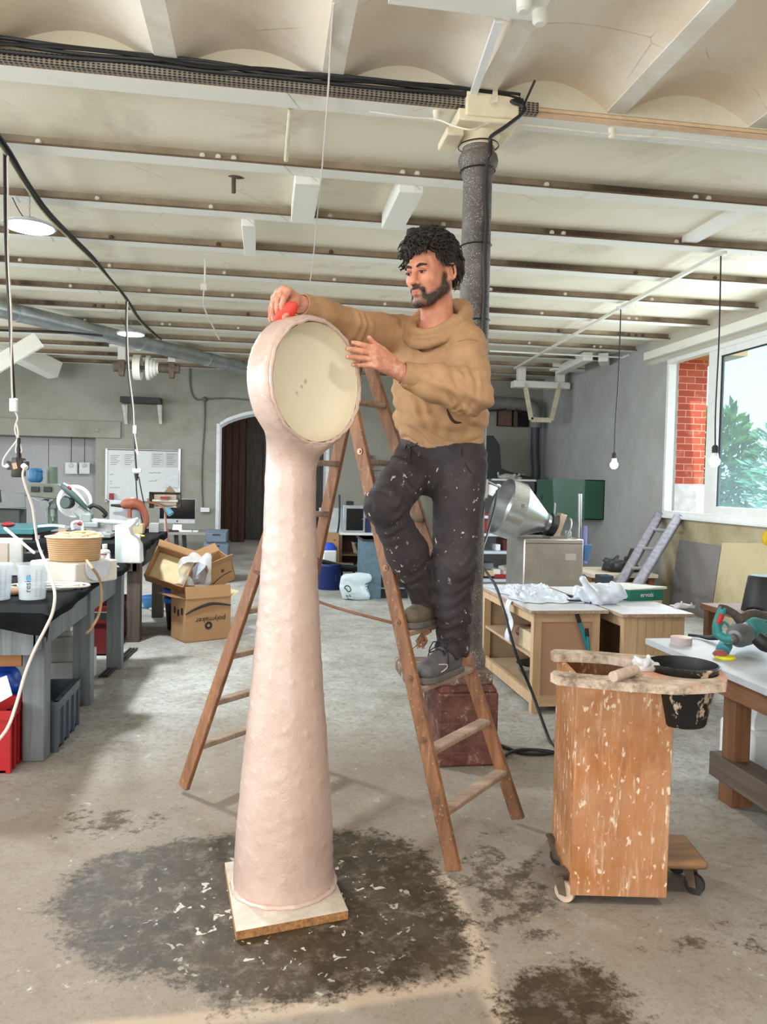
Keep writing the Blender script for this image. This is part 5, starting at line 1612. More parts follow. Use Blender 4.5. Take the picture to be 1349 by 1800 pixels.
# ================================================================== left side: benches, machines, boxes
M_gpaint = wood('grey_painted_wood', (128, 136, 142), (98, 104, 108), 2, .6, .8, .12, (150, 128, 104), 18, .25)
M_pine = wood('pale_pine', (206, 176, 140), (182, 148, 110), 2, .6, .7)
M_pinex = wood('pale_pine_rails', (206, 176, 140), (182, 148, 110), 0, .6, .7)
M_oak = wood('dark_bench_wood', (96, 84, 74), (60, 52, 46), 2, .7, .8, .1)
M_orange_ply = wood('orange_plywood', (178, 122, 72), (150, 98, 54), 0, .55, .7)
M_card = plain((172, 132, 92), .8, var=.08, scale=6)
M_card2 = plain((150, 112, 78), .8, var=.08, scale=6)
M_matt = plain((24, 25, 28), .85, var=.3, scale=9, bump=.3)
M_clear = glass_like('clear_plastic', (.93, .96, .98, 1), .34, .25)
M_matt.node_tree.nodes['Principled BSDF'].inputs['Specular IOR Level'].default_value = .08
M_milk = plain((226, 230, 230), .45, var=.04)
M_ink = plain((30, 30, 34), .6)
M_blueink = plain((110, 180, 220), .6)

def bench(name, label, x0, x1, y0, y1, zt, legs, leg, mat, ap=.16, top_t=.045):
    t = thing(name, label, 'workbench', ((x0 + x1) / 2, (y0 + y1) / 2, 0))
    w = MB(); w.b2((x0, y0, zt - top_t), (x1, y1, zt)); obj('top', w, mat, t, bevel=.006)
    w = MB(); a = .06
    w.b2((x0 + a, y0 + a, zt - top_t - ap), (x1 - a, y0 + a + .03, zt - top_t)); w.b2((x0 + a, y1 - a - .03, zt - top_t - ap), (x1 - a, y1 - a, zt - top_t))
    w.b2((x1 - a - .03, y0 + a, zt - top_t - ap), (x1 - a, y1 - a, zt - top_t)); w.b2((x0 + a, y0 + a, zt - top_t - ap), (x0 + a + .03, y1 - a, zt - top_t))
    obj('apron', w, mat, t)
    for (x, y) in legs:
        w = MB(); w.b2((x - leg / 2, y - leg / 2, 0), (x + leg / 2, y + leg / 2, zt - top_t)); obj('leg', w, mat, t, bevel=.006)
    return t
TZ1 = .765
nb_ = bench('workbench', 'grey-painted workbench with black mat at the left edge, nearest the camera', -2.75, -1.0, 3.72, 5.93, TZ1, [(-1.10, 3.98), (-1.09, 4.93), (-1.07, 5.84), (-2.6, 3.98), (-2.6, 5.84)], .105, M_gpaint)
w = MB(); w.b2((-2.6, 3.93, .47), (-1.155, 3.99, .615)); obj('front_plank', w, M_orange_ply, nb_, bevel=.005)
w = MB(); w.bar((-1.19, 4.0, .57), (-1.19, 4.9, .57), .03, .06); obj('inner_rail', w, M_pine, nb_)
w = MB(); w.b2((-1.9, 4.88, .49), (-1.12, 4.93, .55)); obj('cross_rail', w, M_oak, nb_)
w = MB(); w.b2((-1.9, 5.82, .36), (-1.1, 5.87, .41)); obj('cross_rail', w, M_gpaint, nb_)
def mat_sheet(x0, x1, y0, y1, z, drop):
    def fn(u, v):
        s = u * 1.0
        L = (x1 - x0)
        px = s * (L + drop)
        wob = .010 * math.sin(v * 17) + .006 * math.sin(v * 41)
        if px <= L: p = V(x0 + px, y0 + (y1 - y0) * v, z + .008)
        else: p = V(x1 + .006 + wob * .6, y0 + (y1 - y0) * v, z + .008 - (px - L) * (1 + .5 * math.sin(v * 9)))
        if v < .07: p = V(p.x, y0 + .006 * math.sin(u * 30), p.z - (.07 - v) / .07 * (.085 + .02 * math.sin(u * 21)))
        return p
    w = MB(); w.sheet(fn, 70, 60, .007); return w
solo('bench_mat', mat_sheet(-2.74, -.985, 3.70, 5.94, TZ1, .035), M_matt, 'black rubber mat draped over the nearest grey bench', 'mat', smooth=60)
ZT = TZ1 + .0125
def cup(x, y, label, textp):
    b = G(x, y, ZT)
    t = thing('measuring_cup', label, 'cup', b, 'measuring cups on the nearest bench')
    w = MB(); w.lathe([(.0, .002), (.060, .002), (.062, 0), (.073, .165), (.077, .170), (.077, .178), (.071, .176), (.069, .165), (.058, .006), (0, .006)], b, (0, 0, 1), 40)
    obj('cup_body', w, M_clear, t)
    vd = (CAM - b); vd.z = 0; vd.normalize(); sd = vd.cross(V(0, 0, 1)) * -1
    def at_(a, z):                          # point on the wall of the cup facing the camera
        r = .0625 + .011 * z / .165 + .0012
        d = (vd * math.cos(a) + sd * math.sin(a))
        return b + d * r + V(0, 0, z), d
    p, d = at_(-.30, .085)
    sdv = V(0, 0, 1).cross(d)
    text('lettering', 'resi n', .040, t, M_ink, frame(p, V(0, 0, 1), -sdv))
    w = MB(); p, d = at_(-.26, .10); s_ = V(0, 0, 1).cross(d); w.hexa([p + s_ * -.012 + V(0, 0, .0), p + s_ * .012, p + s_ * .012 - d * .001, p - s_ * .012 - d * .001, p - s_ * .012 + V(0, 0, .022), p + s_ * .012 + V(0, 0, .022), p + s_ * .012 + V(0, 0, .022) - d * .001, p - s_ * .012 + V(0, 0, .022) - d * .001]); obj('blue_mark', w, M_blueink, t)
    w = MB()
    for a0 in (.25, .6):
        for k in range(16):
            p, d = at_(a0, .02 + k * .0085); s_ = V(0, 0, 1).cross(d); L_ = .012 if k % 4 == 0 else .007
            w.box(p, (.001, .001, .001)) if False else w.bar(p - s_ * L_ / 2, p + s_ * L_ / 2, .0012, .0012)
    sc_ = obj('scale_marks', w, M_ink, t); sc_['kind'] = 'stuff'
cup(57, 1052, 'clear measuring cup with lettering at the front of the bench, fully in view', 0)
cup(-6, 1053, 'clear measuring cup cut by the left edge of the photo', 0)
c0 = G(88, 1035, ZT)
w = MB(); pts = []
for k in range(150):
    a = k * .21; r = .10 + .035 * math.sin(k * .33) * (k / 150) + .05 * (k / 150)
    pts.append(c0 + V(math.cos(a) * r * 1.25, math.sin(a) * r * .8, .008 + .0001 * k))
w.tube(pts, .006, 6); solo('cord_coil', w, M_wcable, 'loose coil of white cord lying behind the measuring cups', 'cord')
w = MB(); p = G(24, 1046, ZT); w.ball(p + V(0, 0, .018), .045, 14, 8, (1.2, .8, .42)); solo('wood_offcut', w, plain((176, 132, 104), .8), 'small rounded tan offcut between the measuring cups', 'offcut')
# white moulded box with the coil of tan hose
fl, frr = G(52, 1022, ZT), G(133, 1030, ZT)
e1 = (frr - fl).normalized(); e2 = V(-e1.y, e1.x, 0); L1 = (frr - fl).length
mbx = thing('mould_box', 'white moulded box with a round-ended side under the tan hose coil', 'box', (fl + frr) / 2)
w = MB(); w.hexa([fl, frr, frr + e2 * .33, fl + e2 * .33] + [p + V(0, 0, .125) for p in (fl, frr, frr + e2 * .33, fl + e2 * .33)]); obj('box_body', w, plain((226, 218, 206), .55, var=.05), mbx, bevel=.01)
w = MB(); Mx = frame(frr + e2 * .16 + e1 * .0, e2, V(0, 0, 1)); 
w.prism([(-.09, .125), (-.09, .07), (-.07, .035), (-.04, .018), (0, .012), (.04, .018), (.07, .035), (.09, .07), (.09, .125)], .012, Mx); obj('round_panel', w, plain((214, 216, 226), .5), mbx, bevel=.003)
hc_ = (fl + frr) / 2 + e2 * .165 + V(0, 0, .125)
coil = thing('hose_coil', 'big coil of thin tan hose wound up on the white box', 'hose', hc_)
M_hose = plain((196, 158, 116), .6, var=.08)
w = MB()
for k in range(11):
    r = .134 + .0016 * k; z = .009 + .0125 * k
    w.tube([hc_ + V(math.cos(a) * r, math.sin(a) * r, z) for a in [i * 2 * math.pi / 44 for i in range(44)]], .0075, 6, closed=True)
obj('windings', w, M_hose, coil)
w = MB(); pts = [hc_ + V(math.cos(a) * (.150 - .006 * i), math.sin(a) * (.150 - .006 * i), .148 + .008 * math.sin(i * 1.7)) for i, a in enumerate([k * .5 for k in range(18)])]
w.tube(pts, .008, 6, 3); w.tube([hc_ + V(math.cos(a) * .07 + .05, math.sin(a) * .05, .160 + .006 * math.sin(a)) for a in [i * .5 for i in range(13)]], .0075, 6, 3)
w.lathe([(.10, 0), (.165, 0), (.165, .004), (.10, .004)], hc_ + V(0, 0, .138), (0, 0, 1), 40)
obj('top_loops', w, plain((220, 200, 160), .6), coil)
w = MB(); w.tube([hc_ + V(.10, -.14, .012), P(160, 996, 4.1), P(171, 1010, 4.25), P(178, 1030, 4.4), P(178, 1060, 4.45), P(172, 1085, 4.45), P(160, 1105, 4.4), P(152, 1113, 4.35)], .0075, 6, 5); obj('loose_end', w, M_hose, coil)
def standing(name, px0, px1, pyb, pyt, mat, label, cat, depth=.03, z=ZT, yadd=0, bev=.004):
    a, b = G(px0, pyb, z), G(px1, pyb, z); Y = (a.y + b.y) / 2
    h_ = P((px0 + px1) / 2, pyt, Y).z - z
    w = MB(); w.b2((a.x, Y, z), (b.x, Y + depth, z + h_)); return solo(name, w, mat, label, cat, bevel=bev)
standing('standing_board', -40, 38, 1012, 946, plain((232, 236, 236), .5), 'white panel standing on the bench behind the cups', 'panel')
standing('framed_board', -30, 14, 1020, 954, plain((214, 200, 190), .5), 'pinkish panel in front of the white panel at the left edge', 'panel')
standing('tool_tray', 40, 62, 1005, 972, M_black, 'black tray with tools beside the white box', 'tray', .2)
gb = standing('glue_box', 163, 175, 992, 945, plain((214, 190, 166), .6), 'tall slim carton with blue and yellow print on the bench', 'carton', .045)
w = MB(); lo = gb.location; w.b2((lo.x - .02, lo.y - .0235, lo.z + .01), (lo.x + .005, lo.y - .022, lo.z + .10)); o_ = obj('label', w, plain((206, 220, 236), .6), gb)
w = MB(); w.b2((lo.x + .006, lo.y - .0235, lo.z + .05), (lo.x + .019, lo.y - .022, lo.z + .115)); obj('label', w, plain((226, 206, 40), .6), gb)
bt = G(184, 989, ZT)
bo = thing('bottle', 'clear bottle with white cap and red-blue label beside the carton', 'bottle', bt)
w = MB(); w.lathe([(0, .002), (.038, .002), (.04, .01), (.04, .075), (.034, .09), (.017, .10), (.015, .112)], bt, (0, 0, 1), 24); obj('bottle_body', w, plain((186, 180, 176), .3), bo)
w = MB(); w.lathe([(.018, .108), (.018, .135), (0, .136)], bt, (0, 0, 1), 20); obj('cap', w, M_white, bo)
w = MB(); w.lathe([(.0408, .028), (.0408, .066)], bt, (0, 0, 1), 24); obj('label', w, plain((220, 214, 220), .5), bo)
w = MB(); w.lathe([(.0412, .06), (.0412, .068)], bt, (0, 0, 1), 24); obj('label_stripe', w, M_red, bo)
def crumple(name, c, rad, mat, label, cat, seed, n=26, flat=.5, group=None):
    rg = np.random.default_rng(seed)
    F2 = Field(*grid((c[0] - rad[0] * 1.3, c[1] - rad[1] * 1.3, c[2] - .01), (c[0] + rad[0] * 1.3, c[1] + rad[1] * 1.3, c[2] + rad[2] * 1.5), max(rad) / 22))
    F2.ell((c[0], c[1], c[2] + rad[2] * .3), (rad[0] * .8, rad[1] * .8, rad[2] * .5), None, .02)
    for _ in range(n):
        p = np.array([rg.uniform(-.75, .75) * rad[0], rg.uniform(-.75, .75) * rad[1], rg.uniform(.05, .65) * rad[2]]); q_ = p + rg.normal(size=3) * np.array(rad) * .25
        F2.cone(np.array(c) + p, np.array(c) + np.array([q_[0], q_[1], max(.02 * rad[2], q_[2])]), rad[2] * .22, rad[2] * .12, rad[2] * .12)
    F2.put(lambda X, Y, Z: (Z - c[2]) + 0 * X + 0 * Y, [c[0] - rad[0] * 1.4, c[1] - rad[1] * 1.4, c[2] - .1], [c[0] + rad[0] * 1.4, c[1] + rad[1] * 1.4, c[2]], .0, 's')
    o = field_obj(name, F2, mat, None, disp=lambda p: bumps(p, max(rad) * .03, 5 / max(rad), seed))
    return tag(o, label, cat, group)
cp = G(174, 998, ZT); crumple('rag', (cp.x, cp.y, ZT), (.13, .11, .08), M_milk, 'crumpled white rag behind the tan hose end', 'rag', 3)
# white plastic funnel-like casing
wa, wb_, Yw = G(198, 992, ZT), G(229, 988, ZT), 0
cas = thing('plastic_casing', 'tall white plastic casing standing at the far end of the nearest bench', 'casing', (wa + wb_) / 2)
Yw = (wa.y + wb_.y) / 2; hw = P(200, 923, Yw).z
w = MB(); w.hexa([V(wa.x, Yw, ZT), V(wa.x + .09, Yw, ZT), V(wa.x + .09, Yw + .12, ZT), V(wa.x, Yw + .12, ZT), V(wa.x, Yw, hw), V(wa.x + .05, Yw, hw - .02), V(wa.x + .05, Yw + .12, hw), V(wa.x, Yw + .12, hw)]); obj('back_plate', w, plain((206, 222, 222), .4), cas, bevel=.004)
w = MB(); w.prism([(.05, 0), (.185, 0), (.178, .13), (.15, .18), (.11, .21), (.10, .25), (.15, .30), (.14, .33), (.05, .30)], .14, frame((wa.x, Yw + .13, ZT), V(1, 0, 0), V(0, 0, 1))); obj('spout', w, M_white, cas, bevel=.008)

# under the nearest bench
def crate(name, label, x0, x1, y0, y1, h_, mat, z0=0.0, group=None):
    t = thing(name, label, 'crate', ((x0 + x1) / 2, (y0 + y1) / 2, z0), group)
    tk = .012
    w = MB(); w.b2((x0, y0, z0 + .001), (x1, y1, z0 + .012)); obj('bottom', w, mat, t)
    w = MB(); w.b2((x0, y0, z0), (x1, y0 + tk, z0 + h_)); w.b2((x0, y1 - tk, z0), (x1, y1, z0 + h_)); w.b2((x0, y0, z0), (x0 + tk, y1, z0 + h_)); w.b2((x1 - tk, y0, z0), (x1, y1, z0 + h_)); obj('wall', w, mat, t)
    w = MB()
    e = .014
    w.b2((x0 - e, y0 - e, z0 + h_ - .045), (x1 + e, y0 + .002, z0 + h_)); w.b2((x0 - e, y1 - .002, z0 + h_ - .045), (x1 + e, y1 + e, z0 + h_)); w.b2((x0 - e, y0, z0 + h_ - .045), (x0 + .002, y1, z0 + h_)); w.b2((x1 - .002, y0, z0 + h_ - .045), (x1 + e, y1, z0 + h_)); obj('rim', w, mat, t)
    w = MB(); n = 4
    for k in range(n + 1):
        x = x0 + (x1 - x0) * k / n; w.b2((x - .01, y0 - e * .8, z0), (x + .01, y0, z0 + h_)); y = y0 + (y1 - y0) * k / n; w.b2((x1, y - .01, z0), (x1 + e * .8, y + .01, z0 + h_))
    obj('ribs', w, mat, t)
    return t
c1_ = G(20, 1352)
crate('plastic_crate', 'red crate with grey rim at the lower left edge', -1.60, -1.17, c1_.y - .05, c1_.y + .20, .30, plain((176, 28, 34), .45, var=.1))
c2_ = G(70, 1335)
crate('plastic_crate', 'grey-blue crate just behind the front bench leg', c2_.x - .55, c2_.x + .05, 4.06, 4.5, .26, plain((82, 92, 106), .5, var=.1))
crumple('blue_bag', (-1.40, 4.22, .265), (.17, .13, .19), plain((30, 84, 196), .4, var=.15), 'blue plastic bag bulging out of the grey-blue crate', 'bag', 8)
w = MB(); a = P(8, 1195, 3.75); w.hexa([P(-10, 1240, 3.74), P(22, 1222, 3.74), P(22, 1222, 3.745), P(-10, 1240, 3.745), P(-10, 1195, 3.80), P(12, 1187, 3.80), P(12, 1187, 3.805), P(-10, 1195, 3.805)])
sp_ = solo('printed_sheet', w, plain((226, 222, 230), .6), 'white printed sheet in a clear sleeve lying over the blue bag', 'paper')
wb2 = [('paper_box', 'white box with green edges under the bench, on top of the stack', 97, 170, 1155, 1118, 4.75, .32, (206, 208, 202)), ('paper_box', 'wide white box under the bench, at the bottom of the stack', 82, 178, 1190, 1156, 4.72, .36, (216, 214, 212))]
zb_ = 0
yb0 = 5.15
w = MB(); w.b2((-1.85, yb0, 0), (-1.16, yb0 + .5, .20)); solo('paper_box', w, plain((200, 198, 196), .6), 'wide white box on the floor under the nearest bench', 'box', bevel=.004)
w = MB(); w.b2((-1.75, yb0 + .02, .202), (-1.20, yb0 + .48, .36)); pb = solo('paper_box', w, plain((190, 192, 184), .6), 'white box with green corner stacked on the wide box under the bench', 'box', bevel=.004)
w = MB(); w.b2((-1.72, yb0 + .017, .21), (-1.70, yb0 + .021, .355)); w.b2((-1.2005, yb0 + .2, .21), (-1.199, yb0 + .23, .355)); obj('green_edge', w, plain((30, 110, 90), .6), pb)
for i in range(3):
    w = MB(); w.b2((-1.72 + .02 * i, yb0 + .05, .362 + i * .03), (-1.22 - .01 * i, yb0 + .42, .390 + i * .03)); solo('flat_carton', w, plain((206, 206, 202), .6), ['lowest', 'middle', 'topmost'][i] + ' flat white carton of the stack under the nearest bench', 'carton', bevel=.003)
wm = thing('plaster_mould', 'low white plaster mould with a domed lump under the nearest bench', 'mould', (-1.5, 4.75, 0))
w = MB(); w.b2((-1.9, 4.62, 0), (-1.22, 4.98, .03)); obj('mould_base', w, M_milk, wm, bevel=.006)
w = MB(); w.ball((-1.46, 4.8, .03), .2, 24, 14, (1, .75, .55)); obj('dome', w, M_milk, wm)
for i in range(3):
    w = MB(); w.bar((-1.12 + .025 * i, 5.55, .01), (-1.06 + .025 * i, 6.45, .012), .014, .012); solo('steel_rod', w, M_dark, 'dark steel rod lying on the floor by the far bench leg', 'rod', 'steel rods on the floor under the bench')
for i, (y0, lb) in enumerate(((6.05, 'red crate under the second bench, the nearer one'), (6.75, 'red crate under the second bench, the farther one'))):
    crate('plastic_crate', lb, -1.72, -1.2, y0 + .2, y0 + .75, .30, plain((112, 30, 32), .5), 0)

# second bench with machines
TZ2 = .845
bench('workbench', 'dark timber workbench behind the grey one, holding the mitre saw', -1.92, -1.0, 6.62, 8.12, TZ2, [(-1.09, 6.80), (-1.05, 7.98), (-1.8, 6.8), (-1.8, 7.98)], .11, M_oak, .18, .05)
solo('bench_mat', mat_sheet(-1.91, -.985, 6.60, 8.13, TZ2, .04), M_matt, 'black mat draped over the dark second bench', 'mat', smooth=60)
ZU = TZ2 + .0125
M_mgrey = plain((150, 158, 158), .45, .3, var=.1)
M_mgreen = plain((86, 104, 96), .5, var=.12)
M_teal = plain((52, 110, 118), .45, var=.12)
Ym = 7.1
pm = lambda x, y, d=0: P(x, y, Ym + d)
ms = thing('mitre_saw', 'mitre saw with white round blade guard and green body on the second bench', 'saw', V(pm(150, 900).x, Ym, ZU))
bc = pm(131, 881)
w = MB(); w.lathe([(0, -.02), (.135, -.02), (.145, -.012), (.145, .012), (.135, .02), (0, .02)], bc, V(.25, -1, .05), 44); obj('blade_guard', w, plain((222, 228, 228), .35), ms)
w = MB(); w.lathe([(0, 0), (.118, 0), (.118, .003), (0, .003)], bc + V(.006, -.024, 0), V(.25, -1, .05), 44); obj('blade', w, M_steel, ms)
w = MB(); w.tube([pm(108, 853, -.05), pm(120, 862, -.06), pm(138, 878, -.06), pm(152, 893, -.05)], [.018, .032, .03, .02], 12, 4); obj('top_handle', w, plain((60, 84, 80), .5), ms)
w = MB(); w.tube([pm(112, 850, -.05), pm(126, 858, -.07), pm(142, 873, -.07), pm(153, 890, -.05)], [.008, .012, .012, .008], 8, 4); obj('handle_trim', w, M_white, ms)
w = MB(); w.box(pm(122, 857, -.085), (.035, .02, .02), Matrix.Rotation(.7, 3, 'Y')); obj('trigger', w, M_red, ms, bevel=.004)
w = MB(); w.cyl(pm(114, 884, -.10), pm(124, 884, .0), .05, 20); w.cyl(pm(110, 878, -.04), pm(127, 886, -.05), .042, 18); obj('motor', w, plain((58, 72, 70), .4, .3), ms, bevel=.006)
w = MB(); w.bar(pm(137, 893), pm(158, 912), .08, .10); w.box(pm(152, 910), (.10, .10, .08)); w.box(pm(160, 922), (.14, .12, .05)); obj('swing_arm', w, M_mgrey, ms, bevel=.01)
w = MB(); w.tube([pm(157, 893, -.05), pm(164, 888, -.06), pm(176, 893, -.06), pm(186, 903, -.05), pm(182, 908, -.04)], .018, 10, 4); obj('carry_handle', w, M_black, ms)
w = MB(); w.cyl(pm(160, 915), pm(235, 921, -.05), .022, 16); w.cyl(pm(233, 921, -.05), pm(243, 922, -.055), .016, 12); obj('slide_rail', w, plain((206, 216, 216), .3, .5), ms)
w = MB(); w.lathe([(.17, 0), (.17, .045), (.15, .06), (0, .06)], (pm(160, 930).x, Ym, ZU), (0, 0, 1), 36); w.b2((pm(125, 930).x, Ym - .14, ZU + .012), (pm(200, 930).x, Ym + .14, ZU + .05)); obj('saw_base', w, M_mgrey, ms, bevel=.006)
w = MB(); w.b2((pm(128, 925).x, Ym + .02, ZU + .05), (pm(196, 925).x, Ym + .05, ZU + .12)); obj('fence', w, M_steel, ms)
# drill press farther left
Yd = 8.6
pd = lambda x, y, d=0: P(x, y, Yd + d)
dp = thing('pillar_drill', 'grey-green pillar drill with a blue motor behind the mitre saw', 'machine', V(pd(92, 900).x, Yd, 0))
w = MB(); w.cyl(pd(92, 855, .1), pd(92, 821, .1), .055, 20); w.cyl(V(pd(92, 900).x, Yd + .1, .0), pd(92, 860, .1), .05, 18); obj('pillar', w, plain((96, 112, 96), .5), dp)
w = MB(); lo = pd(48, 868); hi_ = pd(106, 852); w.prism([(0, 0), (.30, -.03), (.39, 0), (.39, .10), (.34, .13), (.08, .13), (0, .08)], .26, frame(lo + V(0, .14, -.02), V(1, 0, 0), V(0, 0, 1))); obj('head', w, plain((112, 116, 104), .5), dp, bevel=.012)
w = MB()
for x in (62, 84): w.box(pd(x, 860, -.13), (.085, .02, .055))
obj('vent', w, M_black, dp, bevel=.006)
w = MB(); c0 = pd(62, 848); w.lathe([(.05, 0), (.07, .02), (.072, .03), (.075, .11), (.068, .13), (.06, .15), (0, .152)], c0, (0, 0, 1), 24); w.lathe([(.078, .045), (.078, .055)], c0, (0, 0, 1), 24); w.lathe([(.077, .118), (.077, .126)], c0, (0, 0, 1), 24); obj('motor', w, plain((32, 98, 140), .4), dp)
w = MB(); w.cyl(pd(92, 872), pd(92, 893), .05, 16, .04); w.cyl(pd(92, 893), pd(93, 908), .022, 14); w.cyl(pd(93, 906), pd(93, 916), .010, 10); obj('spindle', w, M_mgrey, dp)
w = MB(); w.cyl(pd(78, 887, -.12), pd(80, 884, .0), .045, 18); 
for a in range(3):
    d = V(math.cos(a * 2.1 + .6), 0, math.sin(a * 2.1 + .6)); w.cyl(pd(80, 886, -.1), pd(80, 886, -.1) + d * .15, .008, 8)
obj('feed_handle', w, M_mgrey, dp)
w = MB(); w.b2((pd(60, 920).x, Yd - .18, .82), (pd(125, 920).x, Yd + .2, .86)); obj('drill_table', w, M_mgrey, dp, bevel=.006)
w = MB(); w.b2((pd(70, 980).x, Yd - .25, 0), (pd(122, 980).x, Yd + .3, .10)); obj('drill_base', w, M_mgrey, dp, bevel=.006)
# belt-sander / lathe guard at the left edge
w = MB(); w.hexa([pd(-60, 895, -.1), pd(46, 893, -.1), pd(46, 893, .15), pd(-60, 895, .15), pd(-60, 852, -.1), pd(44, 868, -.1), pd(44, 868, .15), pd(-60, 852, .15)])
lg = thing('grey_guard', 'long grey sheet-metal machine guard at the left edge behind the cups', 'machine', V(pd(10, 890).x, Yd, 0)); obj('guard', w, plain((120, 124, 122), .5, .2), lg, bevel=.006)
w = MB(); w.cyl(pd(-4, 872, -.11), pd(-4, 872, -.1), .07, 20); obj('knob', w, M_dark, lg)
w = MB(); w.b2((pd(-60, 1000).x, Yd - .05, 0), (pd(36, 1000).x, Yd + .2, pd(0, 895).z)); obj('cabinet', w, plain((62, 66, 62), .6), lg)
# green table saw
Yg = 7.0
pg = lambda x, y, d=0: P(x, y, Yg + d)
ts = thing('table_saw', 'green-topped machine table left of the mitre saw', 'machine', V(pg(50, 950).x, Yg, 0))
zt_ = pg(50, 928).z
w = MB(); w.b2((pg(-60, 930).x, Yg - .1, zt_ - .05), (-1.94, Yg + .7, zt_)); obj('saw_table', w, M_teal, ts, bevel=.006)
w = MB(); w.b2((pg(-60, 930).x, Yg + .0, 0), (-1.98, Yg + .6, zt_ - .05)); obj('cabinet', w, plain((64, 52, 42), .7), ts)
w = MB(); w.b2((pg(64, 930).x, Yg - .04, zt_ - .25), (pg(72, 930).x, Yg, zt_ - .06)); w.b2((pg(40, 930).x, Yg - .02, zt_ - .10), (pg(58, 930).x, Yg, zt_ - .085)); obj('fittings', w, M_steel, ts)
w = MB(); w.bar(P(8, 928, 5.2), P(60, 972, 4.9), .012, .012); solo('white_rod', w, M_white, 'thin white rod leaning diagonally behind the hose coil', 'rod')
w = MB(); p = pg(14, 918, .1); w.ball(V(p.x, p.y, zt_ + .022), .05, 14, 8, (1.2, .8, .44)); solo('red_tool', w, M_red, 'small red tool lying on the green machine table at the left edge', 'tool')
w = MB(); w.tube([V(pg(64, 918).x, Yg + .05, zt_ + .01), V(pg(90, 918).x, Yg + .05, zt_ + .02), V(pg(112, 918).x, Yg + .05, zt_ + .012)], .012, 6, 4); solo('ruler', w, M_white, 'thin white strip lying on the green machine table', 'strip')
# small things on the second bench
def on2(px0, px1, pyt, Y, dep, mat, name, label, cat, bev=.005, z=ZU):
    a, b = P(px0, pyt, Y), P(px1, pyt, Y); w = MB(); w.b2((a.x, Y, z), (b.x, Y + dep, max(a.z, z + .02))); return solo(name, w, mat, label, cat, bevel=bev)
on2(103, 116, 931, 6.7, .1, plain((178, 140, 112), .7), 'wood_block', 'small wooden block on the second bench left of the mitre saw', 'block')
on2(92, 122, 938, 6.66, .12, M_red, 'red_case', 'flat red case on the second bench under the wooden block', 'case')
gl = thing('clamp_tool', 'white and red clamp standing on a black base in front of the mitre saw', 'tool', V(P(136, 930, 6.68).x, 6.68, ZU))
w = MB(); a = P(127, 931, 6.66); b = P(146, 931, 6.66); w.b2((a.x, 6.66, ZU), (b.x, 6.78, a.z)); obj('base', w, plain((60, 66, 74), .5), gl, bevel=.005)
w = MB(); w.tube([P(128, 931, 6.67), P(128, 919, 6.67), P(143, 918, 6.67), P(145, 932, 6.67)], .012, 8, 3); obj('frame', w, M_white, gl)
w = MB(); w.cyl(P(138, 919, 6.65), P(143, 921, 6.65), .018, 10); obj('knob', w, M_red, gl)
on2(232, 251, 921, 7.7, .12, plain((214, 196, 160), .6), 'cream_tray', 'long cream plastic tray on the second bench', 'tray')
on2(262, 279, 920, 7.9, .14, plain((176, 178, 176), .5), 'grey_box', 'small grey box at the far end of the second bench', 'box')
on2(213, 229, 931, 7.2, .12, plain((206, 176, 150), .7), 'wood_block', 'pale wooden block behind the white casing', 'block')
on2(215, 246, 940, 7.0, .06, M_white, 'white_strip', 'white strip lying near the front of the second bench', 'strip')
rg = random.Random(12)
for i, (x, y, lb, m) in enumerate(((240, 945, 'yellow screwdriver handle on the black bench mat', plain((206, 190, 40), .5)), (252, 934, 'dark drill body lying on the second bench', M_dark), (266, 934, 'grey pliers lying at the end of the second bench', M_grey), (192, 946, 'red-handled tool lying by the mitre saw base', M_red))):
    p = G(x, y, ZU); w = MB(); w.tube([p + V(-.06, .0, .016), p + V(0, .02, .018), p + V(.07, .0, .014)], [.014, .018, .008], 8, 3); solo('hand_tool', w, m, lb, 'tool')
# orange bow-shaped tool and papers behind
Yo = 8.05
po = lambda x, y, d=0: P(x, y, Yo + d)
bw = thing('orange_tool', 'orange-brown bow-shaped plastic tool standing on the second bench', 'tool', V(po(238, 930).x, Yo, ZU))
w = MB(); w.tube([po(214, 890), po(222, 886), po(233, 885), po(245, 889), po(253, 899), po(257, 912), po(256, 925)], [.03, .055, .065, .05, .035, .03, .022], 12, 5); obj('bow', w, plain((156, 88, 64), .5), bw)
w = MB(); w.bar(po(228, 890), po(228, 910), .06, .03); w.tube([po(256, 924), po(250, 934), po(244, 940)], .022, 8, 3); obj('foot', w, plain((160, 88, 64), .5), bw)
w = MB(); w.tube([po(195, 888), po(214, 889)], [.012, .02], 8); obj('nozzle', w, M_dark, bw)
w = MB(); a, b = po(192, 945, .12), po(248, 880, .12); w.b2((a.x, Yo + .12, ZU), (b.x, Yo + .135, b.z)); solo('white_sheet', w, plain((196, 198, 202), .6), 'white sheet standing behind the orange bow tool', 'paper')
# infrared heater on a stand
Yr = 8.45
pr = lambda x, y, d=0: P(x, y, Yr + d)
ih = thing('heater_lamp', 'box-shaped metal heater lamp on a thin stand at the end of the second bench', 'heater', V(pr(291, 930).x, Yr, 0))
a, b, c_, d_ = pr(263, 893), pr(318, 892), pr(318, 866), pr(263, 865)
w = MB(); ia, ib, ic, id_ = [pr(291, 879, .12) + (p - pr(291, 879)) * .72 for p in (a, b, c_, d_)]
vs = [a, b, c_, d_, ia, ib, ic, id_]; bk_ = [p + V(0, .05, 0) for p in vs[4:]]
w.add(vs, [(0, 1, 5, 4), (1, 2, 6, 5), (2, 3, 7, 6), (3, 0, 4, 7), (4, 5, 6, 7)])
o_v = [p + (p - pr(291, 879)) * .03 + V(0, .004, 0) for p in (a, b, c_, d_)] + [p + V(0, .02, 0) for p in (ia, ib, ic, id_)]
